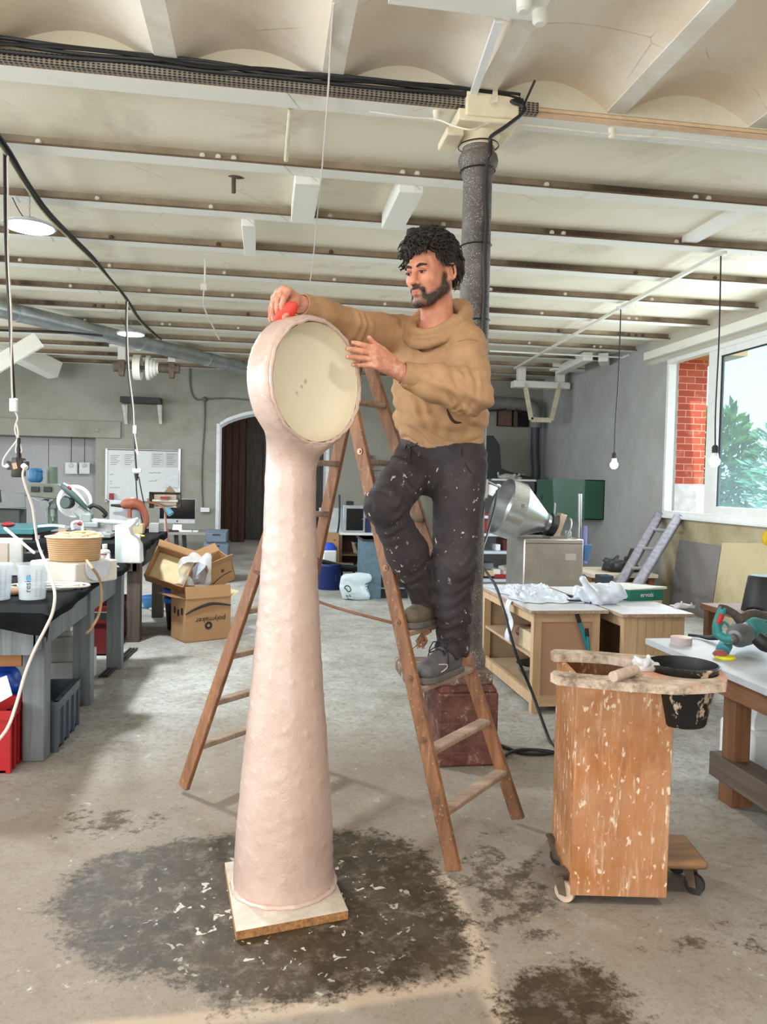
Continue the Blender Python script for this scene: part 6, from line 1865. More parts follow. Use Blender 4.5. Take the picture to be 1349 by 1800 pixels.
w.add(o_v, [(4, 5, 1, 0), (5, 6, 2, 1), (6, 7, 3, 2), (7, 4, 0, 3), (7, 6, 5, 4)])
obj('reflector', w, plain((150, 142, 132), .3, .8), ih)
w = MB(); w.cyl(pr(268, 880, .03), pr(313, 881, .03), .016, 12); obj('heating_tube', w, plain((206, 196, 180), .3), ih)
w = MB(); w.b2((pr(282, 877, -.01).x, Yr - .02, pr(282, 877).z), (pr(297, 877).x, Yr, pr(282, 873).z)); obj('red_label', w, M_red, ih)
w = MB(); w.cyl(pr(291, 893), V(pr(291, 893).x, Yr, .02), .013, 10); w.lathe([(.16, 0), (.16, .015), (.02, .03)], V(pr(291, 893).x, Yr, 0), (0, 0, 1), 20); obj('stand', w, plain((210, 200, 190), .4), ih)
w = MB(); w.tube([pr(260, 876), pr(262, 882), pr(275, 886), pr(287, 892, -.02), pr(291, 905, -.03), pr(294, 935, -.03), pr(298, 960, -.03), pr(302, 985, -.03)], .009, 6, 5); obj('lead', w, plain((172, 104, 80), .6), ih)
w = MB(); w.cyl(pr(294, 895, -.03), pr(301, 904, -.05), .032, 16, .036); solo('blue_cup', w, plain((108, 170, 196), .5), 'small blue cup hanging at the stand of the heater lamp', 'cup')
w = MB(); w.prism([(-.06, 0), (.06, 0), (0, .07)], .01, frame(pr(299, 865, .05), V(1, 0, 0), V(0, 0, 1))); solo('wood_wedge', w, plain((150, 120, 84), .7), 'small wooden wedge sticking up behind the heater lamp', 'wedge')

# against the back wall
Yb = YB - .02
pb_ = lambda x, y, d=0: P(x, y, Yb + d)
def wallbox(x0, y0, x1, y1, d, Y=Yb):
    a, b = P(x0, y0, Y), P(x1, y1, Y); w = MB(); w.b2((a.x, Y - d, b.z), (b.x, Y, a.z)); return w
wbd = thing('whiteboard', 'large whiteboard with notes and papers on the back wall', 'whiteboard', pb_(252, 880))
obj('panel', wallbox(188, 791, 315, 880, .02), plain((206, 210, 210), .35, var=.03), wbd)
w = MB()
for (x0, y0, x1, y1) in ((186, 789, 317, 792), (186, 878, 317, 882), (186, 789, 189, 882), (314, 789, 317, 882)):
    a, b = P(x0, y0, Yb), P(x1, y1, Yb); w.b2((a.x, Yb - .03, b.z), (b.x, Yb, a.z))
obj('frame', w, M_alu, wbd)
for (x0, y0, x1, y1, m) in ((191, 797, 214, 822, 214), (216, 796, 238, 822, 210), (266, 795, 289, 822, 196), (291, 795, 313, 822, 186)):
    sh__ = obj('paper', wallbox(x0, y0, x1, y1, .003, Yb - .021), plain((m, m, m), .7, var=.02), wbd)
    w = MB(); n = 6
    for k in range(n):
        a, b = P(x0 + 3, y0 + 3 + k * (y1 - y0 - 6) / n, Yb - .025), P(x1 - 3 - (k % 3) * 3, y0 + 4.2 + k * (y1 - y0 - 6) / n, Yb - .025)
        w.b2((a.x, Yb - .026, b.z), (b.x, Yb - .0245, a.z))
    pt__ = obj('print', w, plain((120, 120, 122), .7), sh__); pt__['kind'] = 'stuff'
w = MB()
rg = random.Random(6)
for (x, y, n) in ((192, 834, 3), (193, 850, 2), (193, 857, 6), (262, 831, 7), (262, 845, 5), (193, 846, 2)):
    pts = [P(x + i * 1.6, y + rg.uniform(-1, 1), Yb - .022) for i in range(n * 2)]
    w.tube(pts, .004, 4)
wr = obj('handwriting', w, plain((90, 94, 110), .6), wbd); wr['kind'] = 'stuff'
w = wallbox(289, 827, 314, 857, .004, Yb - .05); 
solo('curled_sheet', w, plain((206, 208, 212), .6), 'curled white sheet hanging off the lower right of the whiteboard', 'paper')
solo('red_box', wallbox(193, 867, 200, 878, .06, Yb - .03), M_red, 'small red box at the lower left of the whiteboard', 'box')
for i, (x0, x1) in enumerate(((115, 136), (140, 158))):
    t = thing('paper_holder', ('left' if i == 0 else 'right') + ' square white paper holder hanging on a cord in the wall recess', 'holder', P((x0 + x1) / 2, 833, 13.5))
    a, b = P(x0, 813, 13.5), P(x1, 833, 13.5)
    w = MB(); w.b2((a.x, 13.48, b.z), (b.x, 13.5, a.z)); obj('plate', w, plain((214, 214, 218), .5), t)
    w = MB(); w.ball(((a.x + b.x) / 2, 13.475, (a.z * .75 + b.z * .25)), .045, 12, 6, (1, .3, .8)); obj('dispenser', w, plain((196, 196, 200), .5), t)
    w = MB(); w.tube([V((a.x + b.x) / 2, 13.49, a.z), V((a.x + b.x) / 2, 13.49, NZ)], .006, 5); obj('cord', w, M_cable, t)
shf = thing('wall_shelf', 'short black wall shelf on two white brackets on the back wall', 'shelf', pb_(252, 740))
w = MB(); a, b = pb_(217, 699), pb_(286, 712); w.b2((a.x, Yb - .30, b.z), (b.x, Yb, b.z + .09)); obj('shelf_board', w, M_black, shf)
for x in (222, 283):
    w = MB(); a = pb_(x, 712, -.02); b = pb_(x + 3, 745); w.bar(V(a.x, Yb - .26, a.z - .02), V(a.x, Yb - .01, b.z), .05, .02); w.b2((a.x - .02, Yb - .03, b.z), (a.x + .02, Yb, a.z)); obj('bracket', w, plain((206, 206, 196), .6), shf)
w = MB(); pts = [pb_(334, 632), pb_(334, 668), pb_(337, 690), pb_(345, 702), pb_(360, 702), pb_(395, 700), pb_(425, 702), pb_(470, 706)]; w.tube(pts, .013, 6, 4); w.tube([pb_(360, 702), pb_(360, 740), pb_(356, 800), pb_(355, 850), pb_(357, 895)], .013, 6, 4); w.ball(pb_(360, 702), .045)
solo('wall_cable', w, plain((108, 102, 92), .7), 'grey cable and junction box running down the back wall beside the whiteboard', 'cable')
solo('wall_socket', wallbox(353, 892, 369, 900, .06), M_white, 'white double wall socket beside the monitor', 'socket', bevel=.006)
# desk, monitor, drawer units
Yk = 11.9
pk = lambda x, y, d=0: P(x, y, Yk + d)
zk = pk(330, 936).z
dk = thing('desk', 'grey-topped desk with black steel legs under the big monitor', 'desk', V(pk(320, 940).x, Yk, 0))
xk0, xk1 = pk(262, 930).x, pk(362, 930).x
w = MB(); w.b2((xk0, Yk, zk - .04), (xk1, Yk + .75, zk)); obj('desk_top', w, plain((146, 142, 134), .6), dk, bevel=.004)
for x in (pk(313, 950).x, pk(327, 950).x, xk0 + .05):
    w = MB(); w.bar((x, Yk + .1, 0), (x - .04, Yk + .1, zk - .04), .06, .05, (0, 1, 0)); obj('leg', w, M_black, dk)
mo = thing('monitor', 'large black screen with a silver chin on the desk by the arch', 'monitor', V(pk(312, 930, .3).x, Yk + .3, zk))
a, b = P(280, 876, Yk + .3), P(343.5, 921, Yk + .3)
w = MB(); w.b2((a.x, Yk + .3, b.z), (b.x, Yk + .33, a.z)); obj('casing', w, plain((188, 190, 194), .35, .4), mo, bevel=.008)
w = MB(); w.b2((a.x + .008, Yk + .296, b.z + .075), (b.x - .008, Yk + .3, a.z - .008)); obj('screen', w, plain((8, 8, 10), .15), mo)
w = MB(); w.ball(((a.x + b.x) / 2, Yk + .298, b.z + .038), .014, 12, 8, (1, .2, 1)); obj('logo', w, M_black, mo)
w = MB(); w.hexa([V((a.x + b.x) / 2 - .07, Yk + .28, zk), V((a.x + b.x) / 2 + .07, Yk + .28, zk), V((a.x + b.x) / 2 + .07, Yk + .42, zk), V((a.x + b.x) / 2 - .07, Yk + .42, zk), V((a.x + b.x) / 2 - .06, Yk + .34, b.z + .02), V((a.x + b.x) / 2 + .06, Yk + .34, b.z + .02), V((a.x + b.x) / 2 + .06, Yk + .36, b.z + .02), V((a.x + b.x) / 2 - .06, Yk + .36, b.z + .02)]); obj('stand', w, plain((188, 190, 194), .35, .4), mo)
for i, (x, wd, lb, m) in enumerate(((328, .20, 'white papers lying on the desk before the monitor', M_white), (343, .10, 'white mouse and cable clutter at the right end of the desk', M_milk), (305, .14, 'dark keyboard on the desk below the monitor', M_dark))):
    p = pk(x, 934, .1); w = MB(); w.b2((p.x - wd / 2, Yk + .06, zk), (p.x + wd / 2, Yk + .22, zk + .025)); solo('desk_item', w, m, lb, 'stationery', bevel=.006)
Yq = 10.6
pq = lambda x, y, d=0: P(x, y, Yq + d)
for (x0, x1, yt, yb_, nd, lb, z0) in ((358, 402, 954, 1022, 3, 'blue-grey drawer unit on the floor by the arch', 0), (362, 399, 934, 953, 1, 'smaller blue-grey drawer box standing on the drawer unit', None)):
    ztop = pq(x0, yt).z; zbot = 0 if z0 == 0 else du_top + .002
    xa, xb = pq(x0, yt).x, pq(x1, yt).x
    t = thing('drawer_unit', lb, 'drawers', V((xa + xb) / 2, Yq + .25, zbot))
    w = MB(); w.b2((xa, Yq + .012, zbot), (xb, Yq + .5, ztop)); obj('cabinet_body', w, M_bluegrey, t, bevel=.004)
    for k in range(nd):
        za = zbot + .01 + (ztop - zbot - .02) * k / nd; zb2 = zbot + .01 + (ztop - zbot - .02) * (k + 1) / nd - .012
        w = MB(); w.b2((xa + .01, Yq, za), (xb - .01, Yq + .014, zb2)); d_ = obj('drawer', w, plain((98, 112, 128), .5), t, bevel=.004)
        w = MB(); w.b2(((xa + xb) / 2 - .05, Yq - .006, zb2 - .03), ((xa + xb) / 2 + .05, Yq + .002, zb2 - .012)); obj('handle', w, M_dark, d_)
    du_top = ztop

# ---- bin and cardboard boxes in the middle of the floor
def carton(label, fl, frr, depth, h_, open_, mat=M_card, z0=0.0, tilt=None, name='cardboard_box', wall=.008):
    e1 = (frr - fl); e1.z = 0; L_ = e1.length; e1.normalize(); e2 = V(-e1.y, e1.x, 0)
    t = thing(name, label, 'box', V((fl + frr) / 2 + e2 * depth / 2))
    R = Matrix.Identity(4)
    M0 = frame(V(fl.x, fl.y, z0), e1, e2)
    if tilt is not None: M0 = Matrix.Translation(V(tilt[0])) @ tilt[1] @ Matrix.Translation(-V(tilt[0])) @ M0
    def side(nm, a, b):
        w = MB(M0); w.b2(a, b); return obj(nm, w, mat, t)
    side('bottom', (0, 0, 0), (L_, depth, wall)); side('front_side', (0, 0, 0), (L_, wall, h_)); side('back_side', (0, depth - wall, 0), (L_, depth, h_))
    side('left_side', (0, wall, 0), (wall, depth - wall, h_)); side('right_side', (L_ - wall, wall, 0), (L_, depth - wall, h_))
    for nm, (p0, ax, ln, dr) in open_.items():
        pass
    return t, M0, L_
def flap(t, M0, p0, p1, vec, mat, th=.006):
    w = MB(M0); p0, p1, vec = V(p0), V(p1), V(vec); n = (p1 - p0).cross(vec).normalized() * th
    w.hexa([p0, p1, p1 + n, p0 + n, p0 + vec, p1 + vec, p1 + vec + n, p0 + vec + n]); return obj('flap', w, mat, t)
fl, frr = G(326, 1131), G(405, 1122)
hb = P(326, 1054, fl.y).z
bx, M0, L_ = carton('big cardboard box with upside-down black lettering and an open top, in front of the bin', fl, frr, .32, hb, {})
flap(bx, M0, (0, .0, hb), (L_, 0, hb), (0, .02, .105), M_card)
flap(bx, M0, (0, .32, hb), (L_, .32, hb), (0, .03, .09), M_card2)
flap(bx, M0, (0, .0, hb), (0, .32, hb), (-.13, 0, .03), M_card2)
flap(bx, M0, (L_, .0, hb), (L_, .32, hb), (.08, 0, .04), plain((222, 206, 164), .7))
fm = M0 @ Matrix(((1, 0, 0, L_ / 2), (0, 0, -1, -.002), (0, 1, 0, 0), (0, 0, 0, 1)))
text('lettering', 'polymaker', .066, bx, M_ink, fm @ Matrix.Translation(V(.02, hb * .50, 0)) @ rotz(math.pi))
w = MB(fm)
w.lathe([(.014, 0), (.034, 0), (.034, .001), (.014, .001), (.014, 0)], (.0, hb * .36, 0), (0, 0, 1), 28); obj('round_logo', w, M_ink, bx)
w = MB(fm); pts = [(-L_ / 2, hb * .66), (-L_ * .28, hb * .77), (-.0, hb * .855), (L_ * .2, hb * .85), (L_ / 2, hb * .79)]
w.tube([(x, y, .0005) for x, y in pts], [.005, .011, .014, .011, .005], 6, 5); obj('printed_curve', w, M_ink, bx)
w = MB(M0)
for k, (zz, ww) in enumerate(((.72, .05), (.66, .07), (.70, .1))): w.b2((-.002, .06 + .08 * k, hb * (zz - .1)), (0, .06 + .08 * k + .04, hb * zz + .02))
sp__ = obj('side_print', w, M_ink, bx); sp__['kind'] = 'stuff'
bb = G(338, 1124) + V(-.04, .55, 0)
bb = V(P(335, 1100, 7.35).x - .02, 7.35, 0)
bn_ = thing('waste_bin', 'black waste bin with blue stripes, overflowing with packaging, behind the big box', 'bin', bb)
hbin = P(320, 1022, 7.35).z
w = MB(); w.lathe([(0, .004), (.17, .004), (.19, 0), (.235, hbin - .03), (.25, hbin - .02), (.25, hbin), (.232, hbin), (.185, .02), (0, .02)], bb, (0, 0, 1), 32, squash=(1, .8)); obj('bin_body', w, M_black, bn_)
for z in (.30, .40):
    w = MB(); w.lathe([(.19 + .045 * z / hbin + .003, z * hbin / .52), (.19 + .045 * (z + .04) / hbin + .004, (z + .045) * hbin / .52)], bb, (0, 0, 1), 32, squash=(1, .8)); obj('stripe', w, plain((30, 96, 170), .5), bn_)
crumple('dark_packaging', (bb.x - .06, bb.y - .08, hbin - .02), (.17, .12, .12), plain((78, 68, 58), .35, var=.4), 'crumpled dark foil packaging spilling from the bin', 'packaging', 14)
# open box lying on the bin, tilted
def loose_box(label, c, size, rot, mat, inner, flaps, name='cardboard_box'):
    t = thing(name, label, 'box', c)
    M0 = Matrix.Translation(V(c)) @ rot
    sx_, sy_, sz_ = size; wl = .007
    for nm, a, b, m in (('bottom', (-sx_ / 2, -sy_ / 2, 0), (sx_ / 2, sy_ / 2, wl), inner), ('front_side', (-sx_ / 2, -sy_ / 2, 0), (sx_ / 2, -sy_ / 2 + wl, sz_), mat), ('back_side', (-sx_ / 2, sy_ / 2 - wl, 0), (sx_ / 2, sy_ / 2, sz_), mat), ('left_side', (-sx_ / 2, -sy_ / 2, 0), (-sx_ / 2 + wl, sy_ / 2, sz_), mat), ('right_side', (sx_ / 2 - wl, -sy_ / 2, 0), (sx_ / 2, sy_ / 2, sz_), mat)):
        w = MB(M0); w.b2(a, b); obj(nm, w, m, t)
    for p0, p1, vec in flaps: flap(t, M0, p0, p1, vec, mat)
    return t, M0
E3 = lambda x, y, z: Euler((x, y, z)).to_matrix().to_4x4()
lb1, _ = loose_box('open shallow cardboard box with cream inside lying tilted on the bin', P(302, 1006, 7.1), (.36, .30, .15), E3(1.05, .30, -.15), M_card, plain((226, 208, 164), .7), [((-.18, .15, .15), (.18, .15, .15), (0, .05, .02))])
lb2, M2 = loose_box('cardboard carton with black swirl lying on its side at the right of the bin', P(383, 1020, 7.3), (.26, .24, .22), E3(.25, -.35, .45), M_card, M_card2, [((-.13, -.12, .22), (.13, -.12, .22), (0, -.05, .07)), ((-.13, .12, .22), (.13, .12, .22), (0, .08, .05))])
w = MB(M2); w.tube([(-.1, -.1215, .05), (0, -.1215, .09), (.1, -.1215, .10)], .004, 5, 4); obj('printed_curve', w, M_ink, lb2)
w = MB(M2); w.lathe([(.006, 0), (.016, 0), (.016, .001), (.006, .001), (.006, 0)], (.02, -.1215, .14), (0, -1, 0), 18); obj('round_logo', w, M_ink, lb2)
M_bag = glass_like('thin_clear_film', (.96, .98, 1, 1), .42, .2)
crumple('plastic_bag', tuple(P(343, 1030, 7.0)), (.11, .09, .30), M_bag, 'clear crumpled plastic bag stuffed between the boxes on the bin', 'bag', 21, 30)
w = MB(); w.sheet(lambda u, v: P(338 + 24 * u, 1000 - 26 * u + 22 * v, 7.0) + V(0, .05 * math.sin(u * 3 + v * 2), .03 * math.sin(v * 3)), 10, 8, .003); solo('paper_sheet', w, plain((214, 222, 238), .6), 'curled white paper sticking up from the packaging on the bin', 'paper', smooth=70)
w = MB(); p = G(291, 1046); w.lathe([(0, .002), (.10, .002), (.13, .09), (.135, .12), (.12, .12), (.09, .02), (0, .02)], V(p.x - .02, 8.6, 0), (0, 0, 1), 24); solo('blue_basin', w, plain((80, 150, 206), .5), 'small blue basin on the floor between the second bench and the bin', 'basin')
# ================================================================== right side and the back of the hall
# ---- plaster-splashed wheeled stand with the shaped board and the tub
q = NB('splashed_orange_wood')
raw = q.coord()
gr = q.noise(q.coord(scale=(7, 7, .7)), 4, 7, .65, .5)
c = q.ramp(gr, [(.3, C(158, 98, 54)), (.65, C(186, 122, 70))])
big = q.ramp(q.noise(raw, 3.2, 6, .7), [(.38, 0.0), (.66, .75)])
c = q.mix(big, c, C(190, 150, 116))
st = q.noise(q.coord(scale=(5, 5, .55)), 9, 8, .8)
c = q.mix(q.ramp(st, [(.53, 0.0), (.64, .7)]), c, C(216, 180, 150))
c = q.mix(q.ramp(q.noise(q.coord(scale=(1, 1, .6), rot=(.2, .5, .1)), 42, 4, .55), [(.62, 0.0), (.67, .9)]), c, C(232, 212, 188))
c = q.mix(q.ramp(q.noise(q.coord(scale=(1.5, 1, .4), rot=(.1, -.3, .1)), 30, 3, .5), [(.66, 0.0), (.70, .9)]), c, C(226, 204, 178))
c = q.mix(q.ramp(q.noise(q.coord(rot=(.5, .2, .9)), 13, 5, .75), [(.66, 0.0), (.72, .8)]), c, C(150, 92, 48))
q.bump(q.noise(raw, 60, 5), .2, .004)
M_cart = q.final(c, .75)
q = NB('crusted_board')
raw = q.coord()
c = q.ramp(q.noise(raw, 12, 8, .75), [(.35, C(110, 90, 76)), (.5, C(186, 166, 146)), (.66, C(220, 208, 194))])
c = q.mix(q.ramp(q.noise(raw, 5, 5), [(.55, 0.0), (.66, .8)]), c, C(214, 140, 106))
q.bump(q.noise(raw, 30, 6), .6, .008)
M_crust = q.final(c, .8)
cfl, cfr = G(1003, 1592), G(1172, 1597)
ex = (cfr - cfl); wc = ex.length; ex.normalize(); ey = V(-ex.y, ex.x, 0)
cart = thing('plaster_stand', 'orange wooden wheeled stand splashed with plaster, with a shaped board top', 'stand', (cfl + cfr) / 2 + ey * .15)
ZT_ = .765
Mc = frame(cfl, ex, ey)
def cb(a, b): w = MB(Mc); w.b2(a, b); return w
obj('front_panel', cb((0, 0, .035), (wc, .018, ZT_)), M_cart, cart, bevel=.002)
obj('side_panel', cb((0, .018, .06), (.018, .30, ZT_)), M_cart, cart)
obj('side_panel', cb((wc - .018, .018, .06), (wc, .30, .60)), M_cart, cart)
obj('back_panel', cb((0, .30, .06), (wc, .318, ZT_)), M_cart, cart)
loc = lambda x, y, z=ZT_ + .028: (Mc.inverted() @ G(x, y, z))
op = [loc(968, 1183), loc(975, 1178), loc(1010, 1183), loc(1060, 1187), loc(1095, 1186), loc(1112, 1178), loc(1114, 1170), loc(1105, 1160), loc(1070, 1154), loc(1020, 1151), loc(975, 1150), loc(968, 1145), loc(975, 1141), loc(1030, 1143), loc(1100, 1149), loc(1180, 1155), loc(1235, 1170), loc(1266, 1176), loc(1280, 1190), loc(1277, 1201), loc(1240, 1204), loc(1190, 1206), loc(1100, 1200), loc(1030, 1194), loc(980, 1189)]
hcx = loc(1205, 1181)
# board as ring strips: outline minus the round hole for the tub
def board_with_hole(outline, hole_c, r, z0, z1, M):
    bm = bmesh.new()
    vo_ = [bm.verts.new((p.x, p.y, 0)) for p in outline]
    vh = [bm.verts.new((hole_c.x + r[0] * math.cos(-a), hole_c.y + r[1] * math.sin(-a), 0)) for a in [i * 2 * math.pi / 36 for i in range(36)]]
    eds = [bm.edges.new((vo_[i], vo_[(i + 1) % len(vo_)])) for i in range(len(vo_))] + [bm.edges.new((vh[i], vh[(i + 1) % 36])) for i in range(36)]
    bmesh.ops.triangle_fill(bm, use_beauty=True, use_dissolve=False, edges=eds)
    rr = bmesh.ops.extrude_face_region(bm, geom=bm.faces[:])
    for v in rr['geom']:
        if isinstance(v, bmesh.types.BMVert): v.co.z = z1 - z0
    bmesh.ops.recalc_face_normals(bm, faces=bm.faces[:])
    bm.verts.index_update()
    w = MB(M @ Matrix.Translation(V(0, 0, z0)))
    w.add([v.co.copy() for v in bm.verts], [tuple(v.index for v in f.verts) for f in bm.faces]); bm.free(); return w
RX_ = (loc(1266, 1180).x - loc(1133, 1172).x) / 2
# the hole lies inside the board: keep it clear of the outline
hy0, hy1 = loc(1200, 1206).y, loc(1200, 1159).y
hcx.y = (hy0 + hy1) / 2 + .02; HX = RX_ * .93; HY = min((hy1 - hy0) / 2 - .03, HX)
bw_ = board_with_hole(op, hcx, (HX, HY), ZT_, ZT_ + .028, Mc)
obj('board_top', bw_, M_crust, cart, smooth=30, label='crusted white board with a U-shaped cut-out and a round hole')
obj('foot_board', cb((wc - .02, .05, .105), (wc + .16, .27, .135)), wood('worn_varnish', (150, 112, 72), (90, 80, 74), 0), cart, bevel=.02, seg=4)
obj('base_board', cb((0, .03, .06), (wc, .30, .08)), M_cart, cart)
def caster(pos, label=None, m=M_dark):
    cp = Mc @ V(*pos)
    w = MB(); w.lathe([(.012, -.012), (.034, -.010), (.036, 0), (.034, .010), (.012, .012)], cp + V(0, 0, .037), ex * .6 + ey * .8, 20)
    ca = obj('caster', w, m, cart, label=label)
    w = MB(); sd = (ex * .6 + ey * .8).normalized(); fw = V(-sd.y, sd.x, 0)
    for s in (-1, 1): w.hexa([cp + sd * s * .018 + fw * -.012 + V(0, 0, .03), cp + sd * s * .018 + fw * .012 + V(0, 0, .03), cp + sd * s * .022 + fw * .012 + V(0, 0, .03), cp + sd * s * .022 + fw * -.012 + V(0, 0, .03), cp + sd * s * .018 + fw * -.0 + V(0, 0, .095), cp + sd * s * .018 + fw * .04 + V(0, 0, .095), cp + sd * s * .022 + fw * .04 + V(0, 0, .095), cp + sd * s * .022 + fw * .0 + V(0, 0, .095)])
    w.box(cp + fw * .02 + V(0, 0, .1), (.05, .05, .01))
    obj('fork', w, M_rust, ca)
caster((wc + .13, .10, 0)); caster((-.012, .03, -.003), 'small plaster-caked caster', plain((206, 180, 160), .8, var=.2)); caster((.02, .27, 0)); caster((wc + .12, .24, 0))
tubc = Mc @ V(hcx.x, hcx.y, 0)
tub = thing('plaster_tub', 'black plaster-caked tub hanging in the round hole of the stand', 'tub', tubc + V(0, 0, .62))
q = NB('caked_black_plastic')
raw = q.coord()
M_tub = q.final(q.mix(q.ramp(q.noise(q.coord(scale=(1, 1, .6)), 14, 6, .7), [(.56, 0.0), (.6, .95)]), C(24, 24, 25), C(206, 184, 160)), .35)
SQ = HY / HX
w = MB()
r0 = RX_
zt2 = ZT_ + .050
w.lathe([(.0, .615), (.074, .615), (.080, .622), (r0 * .93, zt2 - .01), (r0, zt2), (r0 - .006, zt2 + .003), (r0 * .9, zt2 - .012), (.080, .635), (0, .63)], V(tubc.x, tubc.y, 0), (0, 0, 1), 44, squash=(1, SQ))
obj('tub_body', w, M_tub, tub)
w = MB(); w.lathe([(0, .636), (.079, .638), (r0 * .9 - .002, zt2 - .013), (r0 - .008, zt2 + .004), (r0 - .010, zt2 + .004), (r0 * .88, zt2 - .015), (.075, .642), (0, .640)], V(tubc.x, tubc.y, 0), (0, 0, 1), 44, squash=(1, SQ)); obj('tub_lining', w, M_black, tub)
w = MB(); w.tube([V(tubc.x, tubc.y, .757) + ex * (r0 * 1.0 * math.cos(a)) + ey * (r0 * SQ * 1.02 * math.sin(a)) for a in [i * 2 * math.pi / 40 for i in range(40)]], .008, 7, closed=True); obj('rim', w, plain((190, 168, 146), .7, var=.3), tub)
M_rollp = plain((196, 172, 156), .7, var=.2, scale=40)
a, b = G(1078, 1190, ZT_ + .05), G(1118, 1177, ZT_ + .05)
w = MB(); w.cyl(a, b, .017, 18); solo('roller_handle', w, M_rollp, 'short caked roll lying on the shaped board by the cut-out', 'roll', bevel=.003)
p = G(1136, 1178, ZT_ + .03); crumple('plastic_scrap', (p.x, p.y, ZT_ + .029), (.045, .03, .05), M_bag, 'scrap of clear crumpled plastic on the shaped board beside the tub', 'plastic', 31, 16)

# ---- two low storage counters
ZC = .646
def counter(name, label, x0, x1, y0, y1, shelves, front):
    t = thing(name, label, 'cabinet', ((x0 + x1) / 2, (y0 + y1) / 2, 0))
    o_ = .035
    w = MB(); w.b2((x0 - o_, y0 - o_ - .01, ZC - .022), (x1 + o_, y1 + o_, ZC)); obj('worktop', w, M_ctop, t, bevel=.002)
    p_ = .05
    for (x, y) in ((x0, y0), (x1 - p_, y0), (x0, y1 - p_), (x1 - p_, y1 - p_)):
        w = MB(); w.b2((x, y, 0), (x + p_, y + p_, ZC - .022)); obj('post', w, M_pine, t)
    w = MB(); w.b2((x0 + p_, y0, .04), (x1 - p_, y0 + .03, .11)); w.b2((x0 + p_, y0, ZC - .08), (x1 - p_, y0 + .03, ZC - .022)); obj('front_rail', w, M_pinex, t)
    w = MB(); w.b2((x0, y0 + p_, .05), (x0 + .025, y1 - p_, .12)); w.b2((x0, y0 + p_, ZC - .09), (x0 + .025, y1 - p_, ZC - .022)); obj('side_rail', w, M_pine, t)
    for z in shelves:
        w = MB(); w.b2((x0 + .01, y0 + .03, z), (x1 - .02, y1 - .02, z + .018)); obj('shelf', w, M_ply, t)
    if front == 'panel':
        w = MB(); w.b2((x0 + p_, y0 + .012, .11), (x1 - p_, y0 + .02, ZC - .08)); obj('front_panel', w, plain((178, 138, 110), .6, var=.06, scale=5), t)
    else:
        w = MB()
        n = 6
        for k in range(n): w.b2((x0 + p_ * .6 + (x1 - x0 - p_ * 1.2) * k / n + .001, y0 - .004, .04), (x0 + p_ * .6 + (x1 - x0 - p_ * 1.2) * (k + 1) / n - .001, y0 + .012, ZC - .022))
        obj('front_boards', w, M_pine, t)
    w = MB(); w.b2((x1 - .012, y0 + p_, .05), (x1, y1 - p_, ZC - .03)); w.b2((x0 + p_, y1 - .02, .05), (x1 - p_, y1 - .01, ZC - .03)); obj('back_panel', w, M_ply, t)
    return t
q = NB('white_chipboard_top'); vec = q.coord()
ge = q.n('NewGeometry'); sx = q.n('SeparateXYZ', i={0: ge.outputs['Normal']})
M_ctop = q.final(q.mix(q.ramp(sx.outputs[2], [(.4, 0.0), (.6, 1.0)]), q.ramp(q.noise(vec, 60, 6, .8), [(.35, C(130, 104, 88)), (.65, C(196, 176, 158))]), q.ramp(q.noise(vec, 6, 6), [(.35, C(206, 208, 212)), (.7, C(224, 226, 230))])), .5)
M_ply = plain((182, 156, 128), .6, var=.12, scale=7)
XA0, XA1 = G(930, 1250).x, G(930, 1250).x + .43
cnt1 = counter('storage_counter', 'low pine counter with open shelves on its left side and a brown front panel', XA0, XA1, 4.50, 5.62, (.08, .33), 'panel')
XB0 = P(1090, 1170, 4.40).x; XB1 = P(1206, 1170, 4.33).x
cnt2 = counter('storage_counter', 'low pine counter with a boarded front standing right of the brown-panelled one', XB0, XB1, 4.36, 5.5, (.08,), 'boards')
# things on and in the counters
def film(name, x0, x1, y0, y1, z, h_, label, mat, seed, n=46):
    rg = np.random.default_rng(seed)
    pk_ = [(rg.uniform(0, 1), rg.uniform(0, 1), rg.uniform(.4, 1), rg.uniform(.05, .16)) for _ in range(40)]
    def fn(u, v):
        z_ = sum(a * math.exp(-(((u - cx) ** 2 + (v - cy) ** 2) / s ** 2)) for cx, cy, a, s in pk_) * .33
        ed = min(u, 1 - u, v, 1 - v) * 8
        return V(x0 + (x1 - x0) * u + .02 * math.sin(v * 20), y0 + (y1 - y0) * v + .02 * math.sin(u * 17), z + .006 + h_ * min(1, z_) * min(1, ed) * (.6 + .4 * math.sin(u * 60) * math.sin(v * 53)))
    w = MB(); w.sheet(fn, n, n, .003); return tag(obj(name, w, mat, None, smooth=35), label, 'plastic film')
M_film = plain((214, 222, 234), .35, var=.05, scale=30)
film('plastic_sheet', XA0 + .0, XA1 - .02, 4.72, 5.60, ZC, .075, 'crumpled white plastic film spread over the left counter top', M_film, 3)
p = G(1062, 1062, ZC); crumple('plastic_bag', (p.x, p.y + .08, ZC + .001), (.17, .16, .15), M_film, 'balled white plastic bag heaped between the two counters', 'bag', 41, 34)
w = MB(); w.sheet(lambda u, v: V(XA0 - .045 - .012 * math.sin(v * 9), 4.80 + .09 * u + .01 * math.sin(v * 7), ZC + .004 - .27 * v), 6, 20, .003); solo('hanging_film', w, M_film, 'strip of white film hanging down the open side of the left counter', 'plastic film', smooth=60)
gbx = thing('tool_carton', 'green and white tool carton on the right counter', 'carton', G(1125, 1056, ZC))
g0, g1 = G(1108, 1057, ZC), G(1166, 1055, ZC)
e1 = (g1 - g0); gl_ = e1.length; e1.normalize(); e2 = V(-e1.y, e1.x, 0)
e2 = (e2 + e1 * -.25).normalized()
zz = V(0, 0, .075)
